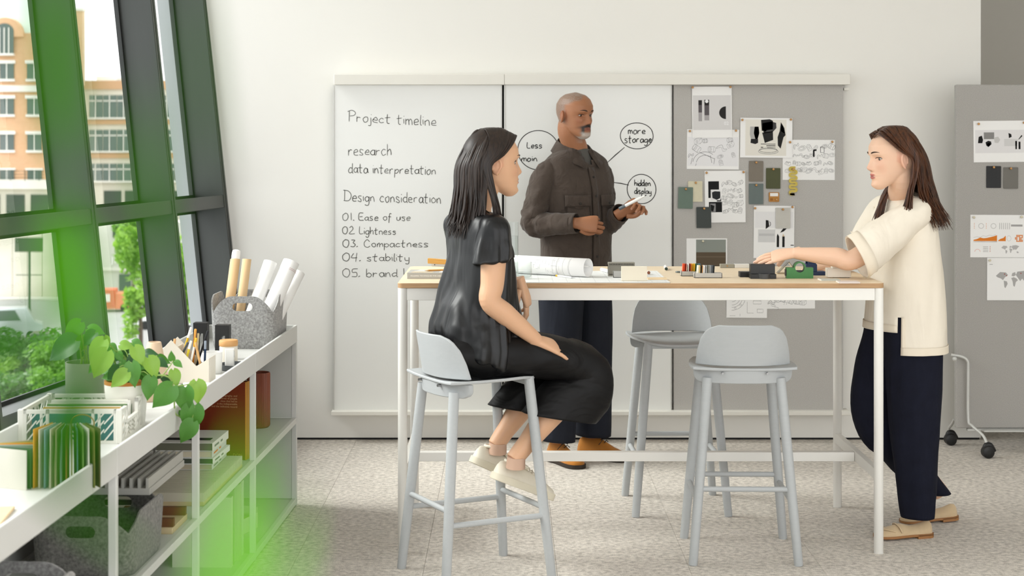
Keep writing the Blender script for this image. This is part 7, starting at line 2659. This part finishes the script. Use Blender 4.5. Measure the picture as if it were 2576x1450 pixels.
# ------------------------------------------------------------------ plants
def leaf_mat(name, c1, c2, trans=.3, rough=.4, spec=.45):
    m = mat(name, c1, rough, spec=spec, var=(30, .35), col2=c2)
    nt = m.node_tree
    b = nt.nodes['Principled BSDF']
    out = [n for n in nt.nodes if n.type == 'OUTPUT_MATERIAL'][0]
    tr = nt.nodes.new('ShaderNodeBsdfTranslucent')
    c = rgb(c1)
    tr.inputs[0].default_value = (min(1, c[0] * 1.5), min(1, c[1] * 1.5), c[2], 1)
    mx = nt.nodes.new('ShaderNodeMixShader')
    mx.inputs[0].default_value = trans
    nt.links.new(b.outputs[0], mx.inputs[1])
    nt.links.new(tr.outputs[0], mx.inputs[2])
    nt.links.new(mx.outputs[0], out.inputs[0])
    return m
LEAFM = [leaf_mat('leaf_bright', '#86ad45', '#709a38', .2), leaf_mat('leaf_mid', '#548a39', '#42752d', .18), leaf_mat('leaf_dark', '#2d5a2b', '#234a22', .12)]
M_stem = mat('plant_stem', '#8aa552', .6)

def leaf_mesh(name, m_, width=.80, droop=.22, fold=.18, heart=True):
    T = [0, .06, .14, .24, .36, .5, .64, .78, .9, 1.0]
    Wh = [.10, .30, .40, .44, .44, .39, .30, .18, .07, .0] if heart else [.03, .10, .18, .25, .29, .30, .26, .18, .08, 0]
    rows = []
    for t, w in zip(T, Wh):
        row = []
        for j in range(-3, 4):
            u = j / 3
            x = u * w * width
            y = t - (.13 * abs(u) ** 1.5 * (1 - t) ** 5 if heart else 0)
            z = fold * abs(x) - droop * t * t + .02 * math.sin(t * 9 + u * 2) * abs(u)
            row.append(Vector((x, y, z)))
        rows.append(row)
    me = MB().loft(rows, False, False, False).mesh(name, m_, 80)
    return me
LEAF_ME = [[leaf_mesh('leaf', LEAFM[k], .80 + .06 * v, .16 + .10 * v, .16 + .08 * v) for v in range(3)] for k in range(3)]

def place_leaf(par, root, base, tip, k, toward=None, rng=RNG, back_tilt=0.0):
    """heart leaf from base to tip; its upper face turned to `toward`"""
    base, tip = Vector(base), Vector(tip)
    L = (tip - base).length
    y = (tip - base).normalized()
    n = Vector(toward if toward is not None else (0.25, -1, .55))
    z = (n - y * n.dot(y)).normalized()
    x = y.cross(z)
    o = inst('leaf', LEAF_ME[k][rng.randrange(3)], par)
    o.matrix_basis = Matrix(((x.x * L, y.x * L, z.x * L, base.x - root.x), (x.y * L, y.y * L, z.y * L, base.y - root.y), (x.z * L, y.z * L, z.z * L, base.z - root.z), (0, 0, 0, 1)))
    return o
def stem(par, root, pts, r=.0016):
    m = MB().tube([p - root for p in smoothpath(pts, 4)], [r * 1.2, r, r * .8], 6)
    return m.build('stem', M_stem, par, 60)

# trailing plant in a white pot with a terracotta liner
PYD = 5.10
pr_ = Vector(((318 - 1280) / F_PX * PYD, PYD, ZTOP))
pl = thing('trailing_plant', 'bright trailing heart-leaf plant in a white pot hanging over the shelf edge', 'plant', pr_)
MB().lathe([(.001, 0), (.052, 0), (.056, .004), (.066, .122), (.066, .128), (.062, .128), (.060, .10), (.001, .10)], 40).build('pot', mat('white_pot', '#ebe7df', .5), pl, 50)
MB().lathe([(.0625, .118), (.0665, .1285), (.0665, .138), (.060, .138), (.058, .110)], 40, cap0=False, cap1=False).build('terracotta_rim', mat('terracotta', '#b9762f', .7), pl, 50)
MB().lathe([(.001, .118), (.059, .118)], 24, cap0=False).build('soil', mat('soil', '#33271c', .95, bump=(80, .5)), pl, 50)
crown = pr_ + Vector((0, 0, .125))
r = random.Random(4)
LV = [((261, 857), (221, 918), 0, 5.02), ((270, 885), (230, 953), 0, 4.99), ((338, 874), (362, 918), 0, 5.02), ((338, 896), (318, 928), 2, 5.06), ((331, 914), (338, 977), 1, 5.00), ((320, 937), (275, 974), 0, 4.99),
      ((300, 925), (268, 958), 2, 5.05), ((372, 902), (399, 951), 0, 5.04), ((393, 908), (424, 921), 2, 5.10), ((362, 930), (391, 950), 1, 5.06), ((380, 950), (368, 1010), 1, 5.03), ((434, 972), (382, 1030), 1, 5.02),
      ((436, 932), (447, 976), 0, 5.08), ((466, 975), (460, 1043), 1, 5.06), ((494, 960), (501, 1018), 0, 5.08), ((490, 1020), (470, 1094), 1, 5.07), ((487, 1062), (450, 1116), 1, 5.05), ((458, 1033), (492, 1062), 1, 5.10),
      ((440, 910), (459, 924), 1, 5.08), ((433, 908), (430, 884), 1, 5.08), ((303, 868), (336, 872), 0, 5.12), ((277, 868), (296, 884), 1, 5.14), ((332, 862), (362, 872), 1, 5.14), ((312, 880), (334, 902), 2, 5.14),
      ((362, 891), (396, 888), 2, 5.12), ((246, 917), (221, 938), 1, 5.04), ((352, 905), (340, 940), 2, 5.10), ((300, 900), (270, 925), 2, 5.10), ((286, 880), (262, 905), 1, 5.08), ((410, 950), (432, 965), 2, 5.12), ((345, 925), (372, 962), 1, 5.07), ((290, 945), (255, 950), 1, 5.06)]
for i in range(22):
    px_, py_ = r.uniform(262, 405), r.uniform(880, 955)
    an = r.uniform(-.5, 3.6)
    ln = r.uniform(26, 44)
    LV.append(((px_, py_), (px_ + ln * math.cos(an), py_ + abs(ln * math.sin(an)) * .9), r.choice((1, 2, 2, 1, 0)), r.uniform(5.06, 5.17)))
for (a, b, k, d) in LV:
    A, Bp = at(a[0], a[1], d), at(b[0], b[1], d - .012)
    place_leaf(pl, pr_, A, Bp, k, (r.uniform(-.2, .5), -1, r.uniform(.2, .9)), r)
    if a[0] < 425:
        c0 = crown + Vector((r.uniform(-.03, .03), r.uniform(-.03, .03), -.01))
        stem(pl, pr_, [c0, c0.lerp(A, .5) + Vector((0, 0, .035)), A], .0017)
vine = [crown + Vector((.03, 0, 0)), at(395, 945, 5.06), at(430, 955, 5.05), at(438, 1000, 5.05), at(441, 1040, 5.06), at(462, 1052, 5.08), at(480, 1062, 5.07)]
stem(pl, pr_, vine, .0024)
stem(pl, pr_, [at(405, 950, 5.06), at(425, 925, 5.07), at(436, 908, 5.08)], .0018)
stem(pl, pr_, [at(436, 972, 5.04), at(462, 970, 5.06), at(494, 962, 5.08)], .0018)
stem(pl, pr_, [at(480, 1062, 5.07), at(488, 1040, 5.07), at(490, 1022, 5.07)], .0016)

# second plant in a tall grey pot
gp = Vector((-1.352, 5.27, ZTOP))
p2 = thing('potted_plant', 'plant with dark heart leaves in a tall grey-green pot near the window', 'plant', gp)
MB().lathe([(.001, 0), (.058, 0), (.060, .003), (.060, .168), (.0605, .172), (.057, .172), (.056, .14), (.001, .14)], 40).build('pot', mat('grey_green_pot', '#8f9284', .6), p2, 50)
MB().lathe([(.001, .15), (.056, .15)], 24, cap0=False).build('soil', mat('soil', '#33271c', .95), p2, 50)
cr2 = gp + Vector((0, 0, .15))
for (a, b, k, d) in (((203, 812), (160, 853), 1, 5.22), ((222, 828), (264, 838), 1, 5.24), ((222, 845), (252, 880), 2, 5.22), ((190, 858), (114, 903), 2, 5.20), ((206, 846), (204, 884), 1, 5.26), ((262, 848), (268, 884), 0, 5.24), ((205, 884), (195, 905), 2, 5.26), ((240, 838), (205, 868), 2, 5.20)):
    A, Bp = at(a[0], a[1], d), at(b[0], b[1], d - .012)
    place_leaf(p2, gp, A, Bp, k, (r.uniform(-.1, .6), -1, r.uniform(.2, .9)), r)
    stem(p2, gp, [cr2 + Vector((r.uniform(-.02, .02), r.uniform(-.02, .02), 0)), cr2.lerp(A, .5) + Vector((0, 0, .02)), A], .0018)

# tall plant right before the lens, its pot on the floor outside the picture
FP = Vector((-.34, .42, 0))
fp = thing('tall_foliage_plant', 'out-of-focus green leaves of a tall plant close to the viewer', 'plant', FP)
MB().lathe([(.001, 0), (.13, 0), (.14, .01), (.16, .30), (.15, .30), (.14, .26), (.001, .26)], 32).build('pot', mat('white_pot', '#ebe7df', .5), fp, 50)
FGM = [leaf_mat('near_leaf_bright', '#5a9a1f', '#4f8c1a', .2, .9, .05), leaf_mat('near_leaf_mid', '#2b5a0a', '#265208', .12, .9, .05), leaf_mat('near_leaf_dark', '#1d4a05', '#1a4305', .10, .9, .05), leaf_mat('near_leaf_fresh', '#3a730c', '#33690b', .15, .9, .05)]
FG_ME = [leaf_mesh('leaf', FGM[k], 1.0, .10, .10, False) for k in range(4)]
stalk_top = Vector((-.20, .33, 1.50))
MB().tube([p - FP for p in smoothpath([FP + Vector((0, 0, .26)), Vector((-.30, .40, .8)), Vector((-.25, .36, 1.2)), stalk_top, Vector((-.19, .32, 1.72))], 6)], [.010, .009, .007, .005, .003], 8).build('stalk', M_stem, fp, 60)
def near_leaf(a, b, wpx, k, d):
    """blade from photo point a to b, wpx wide, at distance d"""
    A, T_ = at(a[0], a[1], d), at(b[0], b[1], d * 1.02)
    L = (T_ - A).length
    W = wpx / F_PX * d / .6
    y = (T_ - A).normalized()
    n = Vector((.15, -1, .1))
    z = (n - y * n.dot(y)).normalized()
    x = y.cross(z)
    o = inst('leaf', FG_ME[k], fp)
    A2 = A - FP
    o.matrix_basis = Matrix(((x.x * W, y.x * L, z.x * L * .5, A2.x), (x.y * W, y.y * L, z.y * L * .5, A2.y), (x.z * W, y.z * L, z.z * L * .5, A2.z), (0, 0, 0, 1)))
    s0 = stalk_top + Vector((0, 0, max(-.25, min(.2, A.z - stalk_top.z - .02))))
    if A.x < (0 - 1280) / F_PX * d * .98:
        MB().tube([p - FP for p in smoothpath([s0, s0.lerp(A, .5) + Vector((0, 0, .01)), A], 4)], .0009, 6).build('stem', M_stem, fp, 60)
near_leaf((215, 900), (150, 460), 130, 3, .24)
near_leaf((170, 470), (115, -220), 120, 1, .24)
near_leaf((250, 760), (60, 560), 70, 3, .25)
near_leaf((-120, 980), (150, 730), 100, 2, .32)
near_leaf((140, 1230), (215, 870), 150, 2, .27)
near_leaf((400, 760), (345, 180), 66, 1, .24)
near_leaf((530, 460), (470, -120), 34, 1, .22)
near_leaf((-60, 580), (50, 470), 60, 2, .26)
near_leaf((-60, 1090), (450, 1480), 40, 1, .26)
near_leaf((500, 1750), (640, 1070), 120, 0, .21)
near_leaf((640, 1750), (750, 1240), 70, 0, .21)
# ------------------------------------------------------------------ outside the window: street three floors below
GZ = -11.9
EXD = 150.0
def ex(px, d=EXD):
    return (px - 1280) / F_PX * d
def ez(py, d=EXD):
    return EYE - (py - 350) / F_PX * d
M_asph = mat('street_asphalt', '#8f8f8c', .9, var=(.3, .3), col2='#7c7c79')
structure(MB().box(-140, 40, 25, 260, GZ - .5, GZ).build('street', M_asph, None, 0))
structure(MB().box(-140, 40, 138, 149, GZ, GZ + .15).build('pavement', mat('pavement_slabs', '#c8c5bd', .9), None, 0))
structure(MB().box(-70, -23.5, 45, 106, GZ, GZ + .06).build('lawn', mat('lawn_grass', '#56752f', .95, var=(1.5, .5), col2='#3f5c24'), None, 0))
def brick_mat():
    m = bpy.data.materials.new('far_brick')
    m.use_nodes = True
    nt = m.node_tree
    b = nt.nodes['Principled BSDF']
    b.inputs['Roughness'].default_value = .9
    tc = nt.nodes.new('ShaderNodeTexCoord')
    mp = nt.nodes.new('ShaderNodeMapping')
    mp.inputs['Rotation'].default_value = (PI / 2, 0, 0)
    br = nt.nodes.new('ShaderNodeTexBrick')
    br.inputs['Scale'].default_value = 4
    br.inputs['Color1'].default_value = rgb('#d6a67f')
    br.inputs['Color2'].default_value = rgb('#cc9a72')
    br.inputs['Mortar'].default_value = rgb('#dfc3a8')
    nt.links.new(tc.outputs['Object'], mp.inputs[0])
    nt.links.new(mp.outputs[0], br.inputs['Vector'])
    nt.links.new(br.outputs['Color'], b.inputs['Base Color'])
    return m
M_brick = brick_mat()
M_stone = mat('white_stone', '#e6e2da', .85)
M_creamb = mat('cream_render', '#dcd5c6', .85, var=(.4, .15))
M_brown = mat('brown_cladding', '#c49c78', .85)
M_fglass = mat('far_window_glass', '#4d5a56', .15, spec=.6)
M_fdark = mat('far_dark_opening', '#3a423c', .6)
M_mint = mat('copper_roof', '#c9d8cb', .7)
bt = thing('brick_building', 'orange brick building with an arched gable window and pale green roof across the street', 'building', (ex(20), EXD, GZ))
O_ = Vector(bt.location)
def ebox(par, O, nm, m_, px0, px1, py0, py1, y0, y1, d=EXD):
    return MB().box(ex(px0, d) - O.x, ex(px1, d) - O.x, y0, y1, ez(py1, d) - O.z, ez(py0, d) - O.z).build(nm, m_, par, 0)
ebox(bt, O_, 'wall', M_brick, -190, 176, 83, 452, 0, 2.6)
ebox(bt, O_, 'base', M_creamb, -190, 200, 476, 724, 0, 2.6)
ebox(bt, O_, 'cornice', M_stone, -190, 176, 452, 476, -.4, 2.8)
ebox(bt, O_, 'cornice', M_stone, -190, 176, 215, 231, -.25, .1)
gb = [(ex(14) - O_.x + 1.75 * math.cos(a), ez(93) - O_.z + 1.75 * math.sin(a)) for a in np.linspace(0, PI, 18)]
MB().prism(gb, -.3, 3, Matrix(((1, 0, 0, 0), (0, 0, 1, 0), (0, 1, 0, 0), (0, 0, 0, 1)))).build('gable', M_brick, bt, 0)
ga = [(ex(14) - O_.x + .85 * math.cos(a), ez(80) - O_.z + .75 * math.sin(a)) for a in np.linspace(0, PI, 14)] + [(ex(14) - O_.x - .85, ez(135) - O_.z), (ex(14) - O_.x + .85, ez(135) - O_.z)]
gw = MB().prism(ga, -.36, -.30, Matrix(((1, 0, 0, 0), (0, 0, 1, 0), (0, 1, 0, 0), (0, 0, 0, 1)))).build('window', M_fglass, bt, 0)
ebox(bt, O_, 'sill', M_stone, -10, 38, 135, 140, -.5, 0)
for k in range(-1, 2):
    x = ex(14) - O_.x + k * .42
    MB().box(x - .04, x + .04, -.42, -.36, ez(135) - O_.z, ez(70) - O_.z).build('glazing_bar', M_stone, gw, 0)
rf = MB().add([(ex(-190) - O_.x, .2, ez(83) - O_.z), (ex(176) - O_.x, .2, ez(83) - O_.z), (ex(140) - O_.x, 3, ez(-120) - O_.z), (ex(-190) - O_.x, 3, ez(-120) - O_.z)], [(0, 1, 2, 3)]).build('roof', M_mint, bt, 0)
solid(rf, .2)
wn = MB().box(-.65, .65, -.10, 0, 0, 1.45).mesh('window', M_fglass, 0)
for row, (a, b) in enumerate(((160, 199), (248, 288), (338, 378), (428, 452))):
    for cx in (-125, -54, 18, 88, 150):
        w = inst('window', wn, bt, (ex(cx) - O_.x, -.02, ez(b) - O_.z))
        w.scale = (1, 1, (b - a) / 40.2)
        MB().box(-.8, .8, -.25, 0, 1.45, 1.75).build('lintel', M_stone, w, 0)
        MB().box(-.75, .75, -.25, 0, -.22, 0).build('sill', M_stone, w, 0)
        MB().box(-.04, .04, -.14, -.10, 0, 1.45).build('glazing_bar', M_stone, w, 0)
for i in range(6):
    ebox(bt, O_, 'garage_opening', M_fdark, -170 + i * 62, -124 + i * 62, 490, 545, -.1, .1)
ebox(bt, O_, 'chimney', M_brick, 184, 202, 24, 215, .6, 1.4)
ebox(bt, O_, 'chimney_cap', M_stone, 182, 204, 19, 26, .5, 1.5)
rl_ = MB()
for z in (430, 438, 446):
    rl_.box(ex(-190) - O_.x, ex(120) - O_.x, -1.2, -1.15, ez(z) - O_.z - .03, ez(z) - O_.z)
for i in range(9):
    x = ex(-180 + i * 36) - O_.x
    rl_.box(x - .03, x + .03, -1.2, -1.15, ez(455) - O_.z, ez(428) - O_.z)
rl_.build('railing', M_fdark, bt, 0)

bo = thing('office_building', 'cream office block with brown bands and long dark window strips across the street', 'building', (ex(420), EXD + 3, GZ))
O2 = Vector(bo.location)
D2 = EXD + 3
def ob(nm, m_, px0, px1, py0, py1, y0, y1):
    return ebox(bo, O2, nm, m_, px0, px1, py0, py1, y0, y1, D2)
ob('wall', M_creamb, 206, 700, 203, 735, 0, 20)
for (a, b) in ((203, 225), (301, 313), (385, 398)):
    ob('brown_band', M_brown, 206, 700, a, b, -.25, .1)
for (a, b, n) in ((240, 296, 13), (327, 380, 13), (412, 455, 13)):
    ob('window_sill', M_stone, 222, 700, b, b + 4, -.5, .1)
    for i in range(n):
        p0_, p1_ = 224 + i * 36, 258 + i * 36
        g_ = ob('window', M_fglass, p0_, p1_, a, b, -.08, .1)
        MB().box(ex(p0_ + 16, D2) - O2.x - .04, ex(p0_ + 16, D2) - O2.x + .04, -.13, -.08, ez(b, D2) - O2.z, ez(a, D2) - O2.z).build('glazing_bar', M_stone, g_, 0)
        MB().box(ex(p0_, D2) - O2.x, ex(p1_, D2) - O2.x, -.13, -.08, ez(a + 14, D2) - O2.z - .05, ez(a + 14, D2) - O2.z + .05).build('glazing_bar', M_stone, g_, 0)
for i in range(8):
    ob('garage_opening', M_fdark, 262 + i * 54, 306 + i * 54, 480, 535, -.12, .1)
ob('roof_plant_room', M_stone, 215, 262, 188, 203, 4, 9)
ob('roof_plant_room', M_creamb, 270, 300, 192, 203, 5, 9)
# white shop front with a script sign
bs = thing('shop_front', 'low white shop front with a pale script sign below the office block', 'building', (ex(330, 143), 143, GZ))
O3 = Vector(bs.location)
def sb(nm, m_, px0, px1, py0, py1, y0, y1):
    return ebox(bs, O3, nm, m_, px0, px1, py0, py1, y0, y1, 143)
sb('wall', mat('shop_white', '#d5d3cc', .8), 232, 520, 560, 742, 0, 5)
sb('upper_window', M_fdark, 284, 345, 566, 598, -.1, .1)
sb('upper_window', M_fdark, 365, 430, 566, 598, -.1, .1)
sb('ledge', M_stone, 232, 520, 674, 680, -.5, .1)
sb('door_glass', M_fglass, 300, 330, 690, 742, -.1, .1)
tm = text_mesh('Jannat', 1.0, 'sign_lettering', .02); tm.materials.append(flat('f4f4f2'))
inst('sign_lettering', tm, bs, (ex(315, 143) - O3.x, -.15, ez(655, 143) - O3.z), (PI / 2, 0, 0), (1, .75, 1))
# cream warehouse at the left
bw = thing('warehouse', 'cream panelled warehouse wall behind the parked cars', 'building', (ex(20, 140), 140, GZ))
O4 = Vector(bw.location)
for i in range(8):
    ebox(bw, O4, 'wall_panel', M_creamb, -120 + i * 38, -119 + (i + 1) * 38 - 2.2, 560, 760, 0, 4, 140)
ebox(bw, O4, 'roof_edge', M_stone, -125, 190, 552, 562, -.3, 4, 140)
# billboard
sg = thing('billboard', 'dark billboard on a slim post before the warehouse', 'billboard', (ex(75, 120), 120, GZ))
MB().cyl((0, 0, 0), (0, 0, ez(600, 120) - GZ), .09, n=10).build('post', M_fdark, sg, 40)
MB().box(-1.05, 1.0, -.12, -.02, ez(634, 120) - GZ, ez(598, 120) - GZ).build('panel', mat('billboard_green', '#33402f', .6), sg, 0)
MB().box(-1.0, .9, -.05, .05, ez(693, 120) - GZ, ez(691, 120) - GZ).build('cross_arm', M_fdark, sg, 0)
# vehicles
def vehicle(name, label, px, d, rz, L, W, H, prof, colr, glass=True, cat='car'):
    v = thing(name, label, cat, (ex(px, d), d, GZ), rz)
    n = len(prof)
    body = MB()
    rings = []
    for yy, sc in ((-W / 2, .90), (-W / 2 + .12, 1.0), (W / 2 - .12, 1.0), (W / 2, .90)):
        rings.append([Vector((x * L, yy if z < .55 else yy * .86, lerp(.5, z, sc) * H if z > .5 else z * H)) for x, z in prof])
    body.loft(rings).build('body', mat('car_' + colr, '#' + colr, .3, spec=.6, coat=.5), v, 40, .04, 2)
    if glass:
        for s in (-1, 1):
            MB().add([(-.26 * L, s * W * .452, .60 * H), (.18 * L, s * W * .452, .60 * H), (.10 * L, s * W * .43, .93 * H), (-.20 * L, s * W * .43, .93 * H)], [(0, 1, 2, 3)]).build('side_window', M_fglass, v, 0)
        MB().add([(.20 * L, -W * .40, .60 * H), (.20 * L, W * .40, .60 * H), (.12 * L, W * .36, .95 * H), (.12 * L, -W * .36, .95 * H)], [(0, 1, 2, 3)]).build('windscreen', M_fglass, v, 0)
    for sx in (-.31, .31):
        for sy in (-1, 1):
            MB().lathe([(.02, -.1), (.30, -.1), (.32, -.06), (.32, .06), (.30, .1), (.02, .1)], 18, Matrix.Translation((sx * L, sy * (W / 2 - .1), .32)) @ Matrix.Rotation(PI / 2, 4, 'X')).build('wheel', M_black, v, 40)
    return v
CARP = [(-.5, .22), (-.49, .55), (-.44, .62), (-.30, .66), (-.22, .97), (.08, 1.0), (.20, .66), (.44, .58), (.5, .45), (.5, .22)]
VANP = [(-.5, .14), (-.5, .96), (-.46, 1.0), (.26, 1.0), (.36, .58), (.48, .50), (.5, .14)]
vehicle('van', 'silver van parked at the edge of the picture', 22, 112, .25, 4.6, 1.9, 2.1, VANP, 'c9ced1', cat='van')
vehicle('car', 'dark car with orange reflections parked near the hedge', 120, 104, .12, 4.4, 1.8, 1.45, CARP, '4d4a42')
vehicle('car', 'white car parked in front of the shop', 420, 118, 0, 4.4, 1.8, 1.45, CARP, 'e4e4e2')
vt = vehicle('truck', 'small red and orange delivery truck in the street', 283, 130, PI + .1, 3.2, 1.6, 1.5, VANP, 'd9774f', False, 'truck')
MB().box(-.3, 1.5, -.82, .82, .35, 1.75).build('cargo_box', mat('truck_red', '#cf5b47', .6), vt, 0, .03, 1)
MB().box(.1, .8, .82, .84, .8, 1.4).build('side_panel', flat('e9e2dc'), vt, 0)
# trees and hedge
M_tree = [leaf_mat('tree_leaf_light', '#8fb356', '#7da447', .4), leaf_mat('tree_leaf_mid', '#6a9440', '#5b8537', .4), leaf_mat('tree_leaf_deep', '#4a7434', '#40692d', .35)]
M_bark = mat('bark', '#5e5145', .9)
def tree(name, label, px, py, d, rx, rz_, n, mi, lsz, seed, cat='tree', trunk=True):
    rr_ = random.Random(seed)
    c = Vector((ex(px, d), d, ez(py, d)))
    t = thing(name, label, cat, (c.x, c.y, GZ), group='trees and shrubs in the street')
    m = MB()
    blobs = [(Vector((rr_.uniform(-1, 1) * rx * .75, rr_.uniform(-1, 1) * rx * .75, rr_.uniform(-1, 1) * rz_ * .85)), rr_.uniform(.35, .6)) for _ in range(16)]
    for i in range(n):
        b, s = rr_.choice(blobs)
        v = Vector((rr_.gauss(0, 1), rr_.gauss(0, 1), rr_.gauss(0, 1))).normalized() * (rr_.random() ** .4) * s
        p = Vector((b.x + v.x * rx, b.y + v.y * rx, b.z + v.z * rz_ * .7 + c.z - GZ))
        a = Vector((rr_.gauss(0, 1), rr_.gauss(0, 1), rr_.gauss(0, .5))).normalized()
        b2 = a.cross(Vector((rr_.gauss(0, 1), rr_.gauss(0, 1), rr_.gauss(0, 1)))).normalized()
        s_ = lsz * rr_.uniform(.7, 1.3)
        m.add([p - a * s_, p + b2 * s_ * .45, p + a * s_, p - b2 * s_ * .45], [(0, 1, 2, 3)])
    f = m.build('foliage', M_tree[mi], t, 0)
    f['kind'] = 'stuff'
    if trunk:
        MB().tube([(0, 0, 0), (.05, 0, (c.z - GZ) * .5), (0, 0, c.z - GZ)], [.16, .12, .06], 8).build('trunk', M_bark, t, 60)
    return t
tree('street_tree', 'light green street tree seen in the middle window bay', 352, 705, 88, 1.15, 3.0, 2600, 0, .20, 1)
tree('street_tree', 'leafy street tree glimpsed in the narrow window bay by the wall', 462, 700, 92, 1.2, 3.4, 2200, 0, .20, 2)
tree('street_tree', 'deep green tree low at the near window bay', 60, 905, 74, 1.7, 1.3, 2400, 2, .15, 3)
tree('hedge_bush', 'bushy green shrub below the parked car', 150, 950, 70, 1.3, 1.5, 2400, 1, .13, 4, 'bush', False)
tree('hedge_bush', 'pale shrub at the edge of the near window bay', -30, 960, 72, 1.3, 1.1, 1500, 0, .13, 5, 'bush', False)
tree('street_tree', 'far tree behind the white shop front', 335, 575, 139, 1.5, 1.1, 1000, 1, .25, 6, trunk=True)
tree('hedge_bush', 'dense dark shrub lowest in the near window bay', 60, 990, 60, 1.6, .9, 2400, 2, .12, 7, 'bush', False)
tree('hedge_bush', 'mid green shrub behind the grey-green plant pot', 165, 1000, 58, 1.2, 1.0, 2000, 1, .12, 8, 'bush', False)
